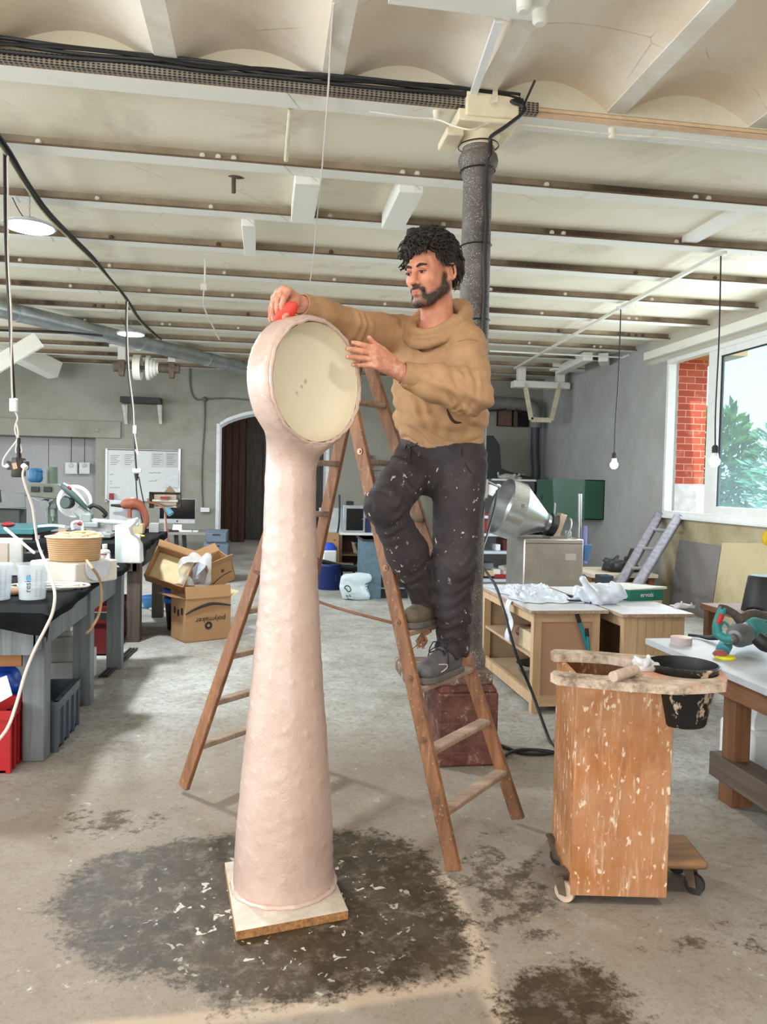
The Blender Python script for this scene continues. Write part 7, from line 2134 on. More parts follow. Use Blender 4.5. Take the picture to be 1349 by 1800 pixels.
w = MB(); w.hexa([g0, g1, g1 + e2 * .34, g0 + e2 * .34, g0 + zz, g1 + zz, g1 + e2 * .34 + zz, g0 + e2 * .34 + zz]); obj('carton_body', w, plain((34, 116, 98), .5, var=.05), gbx)
w = MB(); t_ = V(0, 0, .004); w.hexa([g0 + zz + e1 * -.005, g1 + zz + e1 * .03, g1 + e2 * .34 + zz, g0 + e2 * .34 + zz, g0 + zz + t_, g1 + zz + t_ * 4 + e1 * .03, g1 + e2 * .34 + zz + t_, g0 + e2 * .34 + zz + t_]); obj('lid', w, plain((206, 206, 200), .6), gbx)
w = MB(); w.hexa([g0 + e2 * .12 - e1 * .002 + V(0, 0, .005), g0 + e2 * .12 - e1 * .001 + V(0, 0, .005), g0 + e2 * .33 - e1 * .001 + V(0, 0, .005), g0 + e2 * .33 - e1 * .002 + V(0, 0, .005), g0 + e2 * .12 - e1 * .002 + zz, g0 + e2 * .12 - e1 * .001 + zz, g0 + e2 * .33 - e1 * .001 + zz, g0 + e2 * .33 - e1 * .002 + zz]); obj('white_side', w, plain((206, 206, 200), .6), gbx)
fr_ = frame((g0 + g1) / 2 + V(0, 0, .04) - e2 * .002, e1, V(0, 0, 1))
text('lettering', 'ervois', .042, gbx, M_white, fr_)
p = G(1000, 1050, ZC)
for i, (x, y, lb, sz) in enumerate(((1012, 1060, 'black handset lying on the left counter top near its front edge', (.10, .03, .014)), (1052, 1063, 'black flat tool lying at the front of the left counter beside the balled bag', (.09, .035, .012)), (1000, 1052, 'black tool among the white film on the left counter', (.07, .05, .018)))):
    p = G(x, y, ZC); w = MB(); w.box(p + V(0, .02, sz[2] / 2 + .004), sz, Matrix.Rotation(-.2 - .2 * i, 3, 'Z')); solo('hand_tool', w, M_black, lb, 'tool', bevel=.004)
p = G(1205, 1070, ZC); crumple('white_gloves', (p.x, p.y + .03, ZC + .001), (.075, .04, .035), plain((206, 204, 206), .7), 'crumpled white gloves at the right front of the right counter', 'gloves', 51, 18)
M_teal2 = plain((30, 128, 140), .45)
ba, bb2 = P(1037, 1150, 4.46), P(1015, 1080, 4.47)
w = MB(); w.tube([ba, ba.lerp(bb2, .8)], .012, 10); w2 = MB(); w2.tube([ba.lerp(bb2, .8), bb2], .013, 10)
br1 = thing('brush', 'long teal-handled brush leaning on the brown front panel', 'brush', ba); obj('brush_handle', w, M_teal2, br1); obj('dark_end', w2, M_black, br1)
ba, bb2 = P(1036, 1150, 4.45), P(1032, 1105, 4.46)
w = MB(); w.tube([ba, ba.lerp(bb2, .7)], .010, 10); w2 = MB(); w2.tube([ba.lerp(bb2, .7), bb2], .011, 10)
br2 = thing('brush', 'short teal-handled brush beside the longer one', 'brush', ba); obj('brush_handle', w, M_teal2, br2); obj('dark_end', w2, M_black, br2)
bwl = V(XA0 + .2, 4.92, .098)
w = MB(); w.lathe([(0, .002), (.09, .002), (.13, .05), (.15, .11), (.155, .112), (.155, .105), (.125, .045), (.085, .01), (0, .01)], bwl, (0, 0, 1), 32); solo('metal_bowl', w, M_steel, 'metal bowl on the bottom shelf of the left counter', 'bowl')
w = MB(); w.b2((XA0 + .03, 4.58, .348), (XA0 + .30, 4.86, .47)); solo('cream_box', w, plain((206, 186, 156), .6), 'cream box on the middle shelf of the left counter', 'box', bevel=.004)
w = MB(); w.ball((XA0 + .18, 5.05, .40), .07, 14, 8, (1.6, 1, .7)); solo('brown_pouch', w, plain((96, 52, 40), .7), 'dark brown pouch on the middle shelf of the left counter', 'pouch')
w = MB(); w.b2((XB0 - .065, 4.75, .12), (XB0 - .03, 5.2, .34)); solo('black_case', w, M_black, 'black case standing in the gap between the two counters', 'case')
w = MB(); w.ball((XB0 - .045, 4.8, .42), .07, 12, 8, (.5, 1, .9)); solo('white_bundle', w, M_milk, 'white bundle stuffed in the gap above the black case', 'bundle')

# ---- right-hand work table
RT = .62
XR0 = 1.965
rt = thing('work_table', 'grey-topped timber work table on the right holding the mixer drill', 'table', (2.6, 3.0, 0))
M_brown = wood('brown_timber', (134, 92, 62), (98, 66, 44), 2, .6, .7)
M_browny = wood('brown_timber_rails', (134, 92, 62), (98, 66, 44), 1, .6, .7)
q = NB('grey_dusty_top'); vec = q.coord()
M_gtop = q.final(q.ramp(q.noise(vec, 5, 7, .7), [(.35, C(172, 178, 186)), (.7, C(196, 200, 206))]), .5)
cnr = G(1135, 1122, RT)
w = MB(); w.b2((cnr.x, 1.7, RT - .03), (cnr.x + 1.3, cnr.y, RT)); obj('top', w, M_gtop, rt, bevel=.002)
w = MB(); w.b2((cnr.x + .05, 1.8, RT - .13), (cnr.x + .085, cnr.y - .2, RT - .03)); w.b2((cnr.x + .05, cnr.y - .25, RT - .13), (cnr.x + 1.2, cnr.y - .2, RT - .03)); obj('apron', w, M_browny, rt)
lgp = G(1275, 1418)
for y in (lgp.y + .04, 1.85):
    for x in (cnr.x + .13, cnr.x + 1.1):
        w = MB(); w.b2((x - .04, y - .045, .16), (x + .04, y + .045, RT - .03)); obj('leg', w, M_brown, rt, bevel=.004)
for x in (cnr.x + .13, cnr.x + 1.1):
    w = MB(); w.b2((x - .06, 1.6, .09), (x + .06, lgp.y + .15, .20)); obj('sled_beam', w, wood('grey_old_beam', (110, 96, 84), (78, 66, 56), 1, .7, .6, .1), rt, bevel=.006)
    for yf in (lgp.y - .02, 1.7): w = MB(); w.b2((x - .05, yf, 0), (x + .05, yf + .1, .09)); obj('foot', w, M_brown, rt)
mould = thing('plaster_mould', 'white plaster mould with a round hollow under the right work table', 'mould', (P(1345, 1380, 3.3).x + .1, 3.3, 0))
w = MB(); mx = P(1318, 1300, 3.3).x
w.b2((mx, 3.28, .0), (mx + .5, 3.55, .26)); obj('block', w, M_milk, mould, bevel=.02)
w = MB(); w.lathe([(.12, -.05), (.17, -.05), (.18, 0), (.17, .05), (.12, .05)], (mx + .2, 3.36, .28), (0, 1, 0), 32); obj('ring', w, M_milk, mould)
tr_ = G(1198, 1132, RT)
tp = thing('tape_roll', 'roll of tape lying on the grey table top', 'tape', tr_)
w = MB(); w.lathe([(.030, 0), (.052, 0), (.052, .036), (.030, .036), (.030, 0)], tr_, (0, 0, 1), 32)
obj('tape', w, plain((190, 176, 176), .4), tp)
w = MB(); w.lathe([(.0, .030), (.05, .0362), (.03, .040), (0, .041)], tr_, (0, 0, 1), 20); obj('loose_end', w, plain((206, 170, 150), .5), tp)
# mixer drill
Ymx = 3.15
pmx = lambda x, y, d=0: P(x, y, Ymx + d)
dr = thing('mixer_drill', 'large teal mixing drill with grey gearbox lying on the grey table', 'drill', G(1300, 1140, RT))
M_mk = plain((44, 128, 128), .45, var=.12, scale=20)
ga, gb_ = pmx(1268, 1128, -.12), pmx(1342, 1088, .14)
ga = G(1287, 1124, RT + .075); gb_ = ga + V(.17, .12, .025)
dax = (gb_ - ga).normalized()
w = MB(); prof = [(.0, .0), (.020, .0), (.022, .03), (.036, .035), (.05, .06), (.058, .075), (.062, .12), (.056, .135)]
w.lathe(prof, ga, dax, 28); obj('gearbox', w, plain((122, 122, 126), .4, .5, var=.15), dr, smooth=30)
w = MB(); w.lathe([(.056, .13), (.066, .14), (.072, .19), (.072, .25), (.064, .29), (.05, .31), (0, .315)], ga, dax, 28); mh = obj('motor_housing', w, M_mk, dr, smooth=30)
w = MB()
for k in range(8):
    a = k * .3 - .2
    e1 = dax.orthogonal().normalized(); e2 = dax.cross(e1)
    d = e1 * math.cos(a + 2.2) + e2 * math.sin(a + 2.2)
    w.bar(ga + dax * .255 + d * .069, ga + dax * .295 + d * .062, .006, .006, d)
vt = obj('vents', w, M_black, mh); vt['kind'] = 'stuff'
w = MB(); w.lathe([(.016, -.03), (.016, .002)], ga, dax, 16); w.lathe([(.011, -.05), (.011, -.03)], ga, dax, 14); obj('chuck', w, M_steel, dr)
cn_ = G(1274, 1138, RT + .036)
w = MB(); w.lathe([(.026, -.03), (.032, -.02), (.032, .03), (.022, .036)], cn_, V(-.5, -.45, -.25), 22); obj('collar', w, plain((54, 138, 150), .4), dr)
w = MB(); w.lathe([(0, -.034), (.026, -.031)], cn_, V(-.5, -.45, -.25), 22); obj('collar_mouth', w, M_black, dr)
w = MB(); hA = [pmx(1262, 1114, .02), pmx(1261, 1098, .02), pmx(1266, 1082, .02), pmx(1272, 1068, .02), pmx(1276, 1064, .02)]
hA[0].z = max(hA[0].z, RT + .03)
w.tube([hA[0], hA[1], hA[2], hA[3]], [.024, .020, .020, .018], 12, 5); w.tube([hA[0], pmx(1275, 1122, -.02), pmx(1284, 1122, -.03)], [.022, .02, .02], 10, 4); w.tube([pmx(1267, 1100, .01), pmx(1275, 1094, 0), pmx(1282, 1102, 0)], [.006, .006, .006], 8, 3); obj('handle', w, M_mk, dr)
w = MB(); w.tube([pmx(1266, 1068, .02), pmx(1275, 1070, .02), pmx(1290, 1078, .02), pmx(1302, 1090, .02)], [.016, .018, .018, .024], 10, 4); w.tube([pmx(1302, 1088, .03), pmx(1322, 1078, .06), pmx(1345, 1082, .08), pmx(1362, 1084, .1)], [.022, .018, .018, .018], 10, 4); obj('frame_handle', w, plain((74, 66, 60), .6, var=.4, scale=40), dr)
w = MB(); w.box(pmx(1266.5, 1088, -.005), (.018, .018, .045), Matrix.Rotation(.3, 3, 'Y')); obj('trigger', w, plain((190, 30, 40), .5), dr, bevel=.004)
w = MB(); w.tube([pmx(1330, 1120, .0), pmx(1345, 1132, -.02), pmx(1368, 1140, -.02)], [.03, .035, .03], 10, 4); obj('front_grip', w, M_black, dr)
w = MB(); w.tube([G(1262, 1120, RT + .03), G(1246, 1121, RT + .016), G(1228, 1118, RT + .012), G(1210, 1116, RT + .012)], [.016, .012, .007, .007], 8, 4); obj('power_lead', w, M_black, dr)
yp = G(1275, 1158, RT)
w = MB(); w.lathe([(0, 0), (.042, 0), (.046, .006), (.042, .014), (0, .015)], yp, (0, 0, 1), 30); solo('yellow_pad', w, plain((226, 222, 40), .5), 'bright yellow sanding pad lying on the grey table below the drill', 'pad')
w = MB(); w.lathe([(0, 0), (.030, 0), (.034, .006), (.022, .018), (0, .022)], yp + V(-.012, .02, .016), V(-.2, -.1, 1), 24); solo('red_disc', w, plain((156, 84, 84), .3), 'dull red cap resting on the yellow pad', 'cap')
w = MB(); pts = [P(1210, 1116, 3.72), P(1190, 1122, 3.745), P(1186, 1150, 3.75), P(1185, 1175, 3.74), P(1186, 1200, 3.7)]
w = MB(); p = PX(1193, 1150, cnr.x + .03); w.cyl(V(p.x, p.y, RT - .028), V(p.x, p.y, RT - .09), .007, 8); solo('black_peg', w, M_black, 'short black peg hanging under the back edge of the grey table', 'peg')
# second table behind with the upturned bucket
bt_ = thing('side_table', 'timber side table behind the drill carrying the black bucket', 'table', (3.2, 4.6, 0))
zs_ = P(1340, 1079, 4.5).z
xs_ = P(1300, 1079, 4.5).x
w = MB(); w.b2((xs_, 4.35, zs_ - .04), (xs_ + 1.0, 4.95, zs_)); obj('top', w, M_browny, bt_, bevel=.004)
for x in (xs_ + .05, xs_ + .95):
    for y in (4.4, 4.9): w = MB(); w.b2((x - .03, y - .03, 0), (x + .03, y + .03, zs_ - .04)); obj('leg', w, M_brown, bt_)
bk = V(P(1349, 1076, 4.55).x + .02, 4.6, zs_)
bkt = thing('bucket', 'black bucket standing upside down on the side table at the right edge', 'bucket', bk)
w = MB(); w.lathe([(.135, .0), (.145, .0), (.142, .02), (.11, .225), (.10, .235), (0, .238)], bk, (0, 0, 1), 32); obj('bucket_body', w, M_black, bkt)
w = MB(); w.tube([bk + V(-.14, -.02, .01), bk + V(-.16, -.05, .03), bk + V(-.15, -.09, .04), bk + V(-.10, -.12, .03)], .008, 8, 4); obj('handle', w, M_black, bkt)
ya = PX(1347, 946, XR - .03); w = MB(); w.ball(ya, .05, 12, 8, (.5, 1, 1.4)); solo('yellow_tag', w, plain((226, 186, 30), .6), 'yellow object hanging on the wall at the right edge', 'tag')

# boards along the right wall
def wall_board(name, x0, x1, ytop, mat, label, dx=.03, zb=0.0):
    a, b = PX(x0, ytop[0], XR - dx), PX(x1, ytop[1], XR - dx)
    w = MB(); w.hexa([V(XR - dx - .10, a.y, zb), V(XR - dx - .10, b.y, zb), V(XR - dx - .085, b.y, zb), V(XR - dx - .085, a.y, zb), V(XR - dx, a.y, a.z), V(XR - dx, b.y, b.z), V(XR - dx + .015, b.y, b.z), V(XR - dx + .015, a.y, a.z)]); return solo(name, w, mat, label, 'board')
wall_board('grey_board', 1194, 1268, (949, 960), plain((136, 132, 134), .7, var=.08, scale=5), 'tall plain grey board leaning on the right wall under the window')
wall_board('beige_board', 1270, 1362, (954, 955), m_plaster('beige_board_paint', (206, 194, 158), (176, 156, 116), .45, .8, 2), 'wide beige board leaning on the right wall beside the grey one', .025)
# weathered ladder leaning on the wall below the window
M_gl = plain((126, 122, 130), .6, var=.3, scale=18, bump=.2)
la, lb_ = thing('leaning_ladder', 'grey paint-stained ladder leaning on the right wall below the window', 'ladder', (4.4, 8.9, 0)), None
t0, t1 = PX(1160, 905, XR - .04), PX(1193, 910, XR - .04)
f0, f1 = P(1088, 1032, 8.0), P(1120, 1030, 7.6)
f0 = t0 + (f0 - t0) * 1.0; 
for a, b, n in ((t0, f0, 'rail'), (t1, f1, 'rail')):
    e_ = b + (b - a) * ((b.z) / (a.z - b.z)) if a.z - b.z > .05 else b
    w = MB(); w.bar(e_, a, .10, .12, (-.5, -.8, .3)); obj('rail', w, M_gl, la, bevel=.02)
for k in range(5):
    t = .22 + .27 * k
    a, b = t0 + (f0 - t0) * t, t1 + (f1 - t1) * t
    w = MB(); w.cyl(a, b, .02, 10); obj('rung', w, plain((150, 148, 146), .5), la)
# low bench with bag under that ladder
lbn = thing('low_bench', 'low pale-topped bench by the right wall behind the counters', 'bench', (4.0, 8.8, 0))
z_ = P(1080, 1008, 8.3).z
x0, x1 = P(1036, 1006, 8.3).x, P(1150, 1010, 8.3).x
w = MB(); w.b2((x0, 8.2, z_ - .04), (x1, 9.0, z_)); obj('top', w, plain((206, 192, 172), .6), lbn)
for x in (x0 + .05, x1 - .05):
    w = MB(); w.b2((x - .04, 8.25, 0), (x + .04, 8.95, z_ - .04)); obj('leg', w, M_brown, lbn)
crumple('black_bag', (P(1090, 1004, 8.5).x, 8.5, z_), (.24, .18, .17), plain((44, 44, 46), .6, var=.3), 'dark bag slumped on the low bench under the leaning ladder', 'bag', 61, 24)
w = MB(); w.bar(P(1104, 1000, 8.7), P(1118, 966, 8.75), .12, .05); solo('dark_board', w, M_dark, 'narrow dark board standing behind the dark bag', 'board')
w = MB(); a, b = P(1057, 1012, 7.6), P(1079, 1032, 7.6); w.b2((a.x, 7.6, b.z), (b.x, 7.75, a.z)); o_ = solo('tool_case', w, plain((42, 52, 66), .5), 'small dark blue tool case behind the balled plastic bag', 'case', bevel=.006)
w = MB(); w.b2((a.x - .3, 7.5, 0), (b.x + .5, 8.0, b.z - .001)); solo('wooden_crate', w, M_ply, 'plain wooden crate under the dark blue tool case', 'crate')
# green steel cupboard on the right wall
gy0, gy1 = PX(1063, 880, XR).y, PX(1010, 880, XR).y
gc = thing('green_cupboard', 'open dark green steel cupboard fixed on the right wall near the corner', 'cupboard', (XR - .2, (gy0 + gy1) / 2, PX(1063, 915, XR).z))
M_grn = plain((36, 82, 62), .45, var=.1)
M_grn2 = plain((60, 98, 84), .4, var=.1)
za, zb2 = PX(1063, 914, XR).z, PX(1063, 844, XR).z
w = MB(); w.b2((XR - .30, gy0, za), (XR, gy0 + .012, zb2)); w.b2((XR - .30, gy1 - .012, za), (XR, gy1, zb2)); w.b2((XR - .30, gy0, za), (XR, gy1, za + .012)); w.b2((XR - .30, gy0, zb2 - .012), (XR, gy1, zb2)); w.b2((XR - .012, gy0, za), (XR, gy1, zb2)); obj('cupboard_body', w, M_grn, gc)
a, b = P(1000, 844, gy0 - .1), P(1039, 912, gy0 - .1)
w = MB(); w.hexa([V(XR - .30, gy0 - .0, za), V(XR - .30 - .02, gy0 + .0, za), V(XR - .66, gy0 + .25, za), V(XR - .64, gy0 + .26, za), V(XR - .30, gy0, zb2), V(XR - .32, gy0, zb2), V(XR - .70, gy0 + .25, zb2), V(XR - .68, gy0 + .26, zb2)]); obj('door', w, M_grn2, gc, label='open pale green door')
w = MB(); w.hexa([V(XR - .30, gy1, za), V(XR - .31, gy1 - .015, za), V(XR - .52, gy1 + .3, za), V(XR - .51, gy1 + .315, za), V(XR - .30, gy1, zb2), V(XR - .31, gy1 - .015, zb2), V(XR - .52, gy1 + .3, zb2), V(XR - .51, gy1 + .315, zb2)]); d_ = obj('door', w, M_grn, gc)
w = MB(); w.b2((XR - .48, gy1 + .2, (za + zb2) / 2 - .04), (XR - .44, gy1 + .24, (za + zb2) / 2 + .04)); obj('latch', w, M_steel, d_)
# small wooden wall bench with jars
wx = P(1047, 950, 12.2)
wbn = thing('wall_bench', 'small wooden bench with tools against the grey wall behind the steel box', 'bench', (wx.x, 12.2, 0))
a, b = P(1030, 946, 12.0), P(1060, 956, 12.0)
w = MB(); w.b2((a.x - .1, 12.0, b.z), (b.x, 12.35, a.z)); obj('top', w, M_orange_ply, wbn)
for x in (a.x + .02, b.x - .06): w = MB(); w.b2((x, 12.05, 0), (x + .06, 12.12, b.z)); obj('leg', w, M_orange_ply, wbn)
for i, (x, m, lb) in enumerate(((1036, M_black, 'black bottle on the small wall bench, left'), (1046, M_rust, 'brown tin on the small wall bench, middle'), (1054, plain((150, 70, 40), .5), 'orange-brown tin on the small wall bench, right'))):
    p = P(x, 946, 12.1); w = MB(); w.lathe([(0, 0), (.045, 0), (.045, .10), (.03, .13), (.02, .15), (0, .15)], V(p.x, 12.15, a.z), (0, 0, 1), 14); solo('tin', w, m, lb, 'tin')

# ---- stainless box with the tilted spun-metal cone
q = NB('brushed_aluminium'); vec = q.coord(scale=(2, 30, 30))
M_brush = q.final(q.ramp(q.noise(vec, 6, 4), [(.35, C(186, 188, 190)), (.65, C(212, 214, 216))]), .28, .95)
q = NB('dull_stainless'); vec = q.coord()
M_stain = q.final(q.ramp(q.noise(vec, 4, 7, .6), [(.3, C(176, 168, 160)), (.7, C(206, 200, 194))]), .35, .8)
Ybx = 6.5
pbx = lambda x, y, d=0: P(x, y, Ybx + d)
xa, xb = pbx(921, 990).x, pbx(1026, 990).x
zt3 = pbx(975, 947).z
bxm = thing('steel_machine', 'square stainless steel machine cabinet behind the left counter', 'machine', V((xa + xb) / 2, Ybx + .25, 0))
w = MB(); w.b2((xa, Ybx, .08), (xb, Ybx + .50, zt3)); obj('cabinet_body', w, M_stain, bxm, bevel=.012)
for x in (xa + .05, xb - .05):
    for y in (.05, .45): w = MB(); w.cyl((x, Ybx + y, 0), (x, Ybx + y, .09), .025, 10); obj('foot', w, M_dark, bxm)
w = MB(); a, b = pbx(994, 973), pbx(1013, 985); w.b2((a.x, Ybx - .004, b.z), (b.x, Ybx, a.z)); obj('plate', w, plain((196, 188, 182), .4, .4), bxm)
w = MB(); w.b2((xa + .01, Ybx - .003, zt3 - .045), (xb - .01, Ybx, zt3 - .04)); obj('panel_line', w, M_dark, bxm)
w = MB(); w.cyl(V(xb + .0, Ybx + .1, zt3 - .36), V(xb + .06, Ybx + .1, zt3 - .36), .035, 16); obj('side_knob', w, M_black, bxm)
w = MB(); w.cyl(pbx(1019, 945, .1), pbx(1020, 868, .1), .020, 16); obj('tube_post', w, M_steel, bxm)
w = MB(); w.tube([pbx(1027, 990, .05), pbx(1028, 950, .05), pbx(1029, 925, .05)], [.03, .022, .018], 10, 3); obj('lever', w, plain((120, 130, 190), .4), bxm)
w = MB(); w.box(pbx(1030, 972, .05), (.05, .06, .14)); w.box(pbx(1034, 962, .05), (.05, .06, .05)); obj('control_box', w, plain((70, 110, 160), .4), bxm, bevel=.006)
ccx = pbx(892, 893, .1)
axd = (pbx(990, 931, .12) - ccx).normalized()
cone = thing('metal_cone', 'large spun aluminium cone with a cylindrical rim tilted over the steel cabinet', 'machine', V(ccx.x + .2, Ybx + .1, zt3))
w = MB(); R1 = .262
w.lathe([(R1 - .008, -.0), (R1, 0), (R1, .145), (R1 - .004, .15), (.085, .44), (.075, .452), (.068, .44), (R1 - .014, .145), (R1 - .008, -.0)], ccx - axd * .06, axd, 56); obj('cone_body', w, M_brush, cone, smooth=25)
w = MB(); w.lathe([(.075, .435), (.088, .44), (.088, .47), (.075, .475)], ccx - axd * .06, axd, 36); obj('neck_ring', w, M_steel, cone)
w = MB(); w.lathe([(.090, .47), (.105, .475), (.105, .535), (.09, .54)], ccx - axd * .06, axd, 36); obj('rubber_ring', w, M_black, cone)
w = MB(); c0 = ccx - axd * .06 + axd * .57; sdv = V(0, 1, 0); upv = axd.cross(sdv).normalized()
w.hexa([c0 + axd * a + sdv * b + upv * c_ for c_ in (-.13, .13) for a, b in ((-.03, -.05), (.03, -.05), (.03, .05), (-.03, .05))]); obj('bracket', w, plain((206, 186, 166), .4, .5), cone, bevel=.004)
w = MB(); c1 = c0 + axd * .075; w.tube([c1 + upv * (.115 * math.cos(a)) + sdv * (.115 * math.sin(a)) for a in [i * 2 * math.pi / 30 for i in range(30)]], .010, 8, closed=True); obj('hand_wheel', w, M_steel, cone)
w = MB(); w.tube([c0 - upv * .11, pbx(976, 884, .1)], [.012, .009], 10); obj('lever', w, M_steel, cone)
w = MB(); w.cyl(c0 - upv * .0, V(c0.x, c0.y, zt3), .03, 14); w.b2((c0.x - .10, c0.y - .1, zt3), (c0.x + .06, c0.y + .1, zt3 + .02)); obj('support', w, M_steel, cone)
w = MB(); p = ccx - axd * .06 + axd * .09; dd = (CAM - p).normalized(); dd = (dd - axd * dd.dot(axd)).normalized(); dd = (dd - axd.cross(dd) * .25).normalized(); w.box(p + dd * (R1 + .004), (.03, .02, .035)); obj('rim_clip', w, M_steel, cone)
for i, x in enumerate((999, 1006)):
    p = pbx(x, 940, .15); w = MB(); w.lathe([(0, 0), (.032, 0), (.030, .05), (.026, .058), (0, .058)], V(p.x, Ybx + .15 + .1 * i, zt3), (0, 0, 1), 18); solo('small_cup', w, M_steel, ('left' if i == 0 else 'right') + ' small metal cup on top of the steel cabinet', 'cup')

# ---- steel shelving behind the column
Ysh = 9.3
psh = lambda x, y, d=0: P(x, y, Ysh + d)
sx0, sx1 = psh(655, 1000).x, psh(920, 1000).x
shv = thing('steel_shelving', 'open galvanised shelving crammed with boxes behind the man', 'shelving', V((sx0 + sx1) / 2, Ysh + .25, 0))
for i, yy in enumerate((874, 907, 938, 969, 1018, 1046)):
    z = psh(880, yy).z
    if i == 0: continue
    xa0 = sx0 if i == 5 else psh(795, 1000).x
    w = MB(); w.b2((xa0, Ysh, z - .035), (sx1, Ysh + .02, z)); w.b2((xa0, Ysh + .02, z - .012), (sx1, Ysh + .5, z)); obj('shelf', w, plain((196, 208, 220), .45, .3, var=.06), shv)
for x in (psh(843, 950).x, sx1 - .03, psh(795, 950).x):
    for y in (0, .47): w = MB(); w.b2((x - .02, Ysh + y, 0), (x + .02, Ysh + y + .03, psh(880, 868).z)); obj('upright', w, plain((178, 190, 202), .4, .5), shv)
def shelf_item(x0, x1, y0, y1, mat, name, label, cat, dep=.25, dy=.05, bev=.005):
    a, b = psh(x0, y0, dy), psh(x1, y1, dy); w = MB(); w.b2((a.x, Ysh + dy, b.z), (b.x, Ysh + dy + dep, a.z)); return solo(name, w, mat, label, cat, bevel=bev)
shelf_item(847, 860, 902, 934, plain((140, 24, 30), .5), 'red_box', 'taller dark red box on the shelving left of the cone', 'box')
shelf_item(860.5, 868, 904, 934, plain((168, 36, 40), .5), 'red_box', 'narrow red carton right beside the dark red box', 'box')
shelf_item(838, 846, 906, 932, plain((150, 170, 196), .5), 'blue_box', 'pale blue carton left of the dark red box', 'box')
shelf_item(838, 852, 946, 966, M_grey, 'grey_canister', 'grey canister on the shelf below the red boxes', 'canister')
shelf_item(872, 880, 957, 968, M_milk, 'white_jar', 'small white jar on the shelf under the cone', 'jar')
shelf_item(885, 912, 948, 968, plain((90, 26, 28), .5), 'red_crate', 'dark red crate deep on the shelf under the cone', 'crate', .3, .12)
shelf_item(852, 868, 1003, 1013, plain((206, 176, 140), .6), 'wood_offcut', 'pale wood offcut on the shelf second from the bottom', 'offcut')
shelf_item(868, 880, 1001, 1013, plain((226, 222, 214), .6), 'white_carton', 'white carton beside the pale wood offcut on the shelving', 'carton')
shelf_item(835, 845, 975, 1013, plain((110, 30, 32), .5), 'red_folder', 'dark red box at the left end of the shelf below the jars', 'box')
shelf_item(845, 868, 990, 1001, M_grey, 'grey_tray', 'grey tray on the shelf second from the bottom', 'tray', .3, .15)
p = psh(896, 1000, .15); crumple('rag_heap', (p.x, Ysh + .2, psh(880, 1018).z + .001), (.17, .15, .19), plain((176, 172, 164), .8, var=.1), 'heap of white and grey rags on the shelving under the cone', 'rags', 71, 30)
w = MB(); a, b = psh(868, 993, .1), psh(900, 1006, .1); w.b2((a.x, Ysh + .02, psh(880, 1018).z), (b.x, Ysh + .06, psh(880, 1010).z)); solo('red_cloth', w, M_red, 'dark red cloth at the foot of the rag heap', 'cloth', bevel=.01)
for i, (x0, x1, h_, m, lb) in enumerate(((838, 862, 10, M_white, 'white box on the bottom shelf right of the trousers'), (696, 712, 20, plain((120, 40, 40), .6), 'dark red box on the bottom shelf left of the man'), (676, 694, 14, plain((60, 58, 60), .6), 'dark box on the bottom shelf beside the red one'))):
    shelf_item(x0, x1, 1044 - h_, 1044, m, 'shelf_box', lb, 'box')
# machine casing with a white jug and white housing above shelving
w = MB(); a, b = psh(838, 842, -.2), psh(858, 876, -.2); w.b2((a.x, Ysh - .2, b.z), (b.x, Ysh + .05, a.z)); solo('grey_housing', w, plain((150, 144, 136), .5), 'grey machine housing on top of the shelving beside the trousers', 'machine', bevel=.01)
w = MB(); w.hexa([psh(857, 844, -.15), psh(882, 856, -.15), psh(882, 858, -.15), psh(857, 847, -.15), psh(857, 844, .0), psh(882, 856, .0), psh(882, 858, .0), psh(857, 847, 0)]); solo('lid_flap', w, plain((160, 150, 144), .5), 'pinkish flap sticking out of the grey machine housing', 'flap')
jc = psh(860, 870, -.12)
jg = thing('white_jug', 'white plastic jug with a looped handle by the grey housing', 'jug', jc)
w = MB(); w.lathe([(0, 0), (.05, 0), (.075, .10), (.078, .12), (0, .12)], jc, V(.35, 0, 1), 18); obj('jug_body', w, M_white, jg)
w = MB(); w.tube([psh(872, 853, -.1), psh(879, 853, -.1), psh(880, 860, -.1), psh(875, 866, -.1)], .012, 8, 4); obj('handle', w, M_white, jg)
w = MB(); a, b = psh(852, 876, 0), psh(875, 876, 0)
# black-upholstered object and bedding by the back wall
Yz = 12.3
pz_ = lambda x, y, d=0: P(x, y, Yz + d)
w = MB(); w.prism([(0, 0), (.62, .02), (.62, .08), (.22, .17), (.10, .22), (.06, .60), (-.05, .75), (-.3, .75), (-.3, 0)], .3, frame(pz_(862, 846, .3), V(1, 0, 0), V(0, 0, 1))); solo('moulded_shell', w, M_black, 'black curved seat shell standing high at the back behind the man', 'seat', bevel=.01)
st_ = thing('back_cabinet', 'grey cabinet at the back wall carrying the black seat shell and folded bedding', 'cabinet', pz_(890, 900))
z_ = pz_(890, 842).z
w = MB(); w.b2((pz_(800, 900).x, Yz - .1, 0), (pz_(935, 900).x, Yz + .6, z_)); obj('cabinet_body', w, plain((92, 92, 92), .6), st_)
w = MB(); w.b2((pz_(860, 900).x, Yz - .13, z_ - .03), (pz_(937, 900).x, Yz - .1, z_)); obj('top_edge', w, M_white, st_)
crumple('folded_bedding', (pz_(893, 838).x, Yz + .1, z_), (.30, .2, .12), plain((186, 186, 180), .8), 'folded white bedding on the grey cabinet at the back', 'bedding', 81, 20)
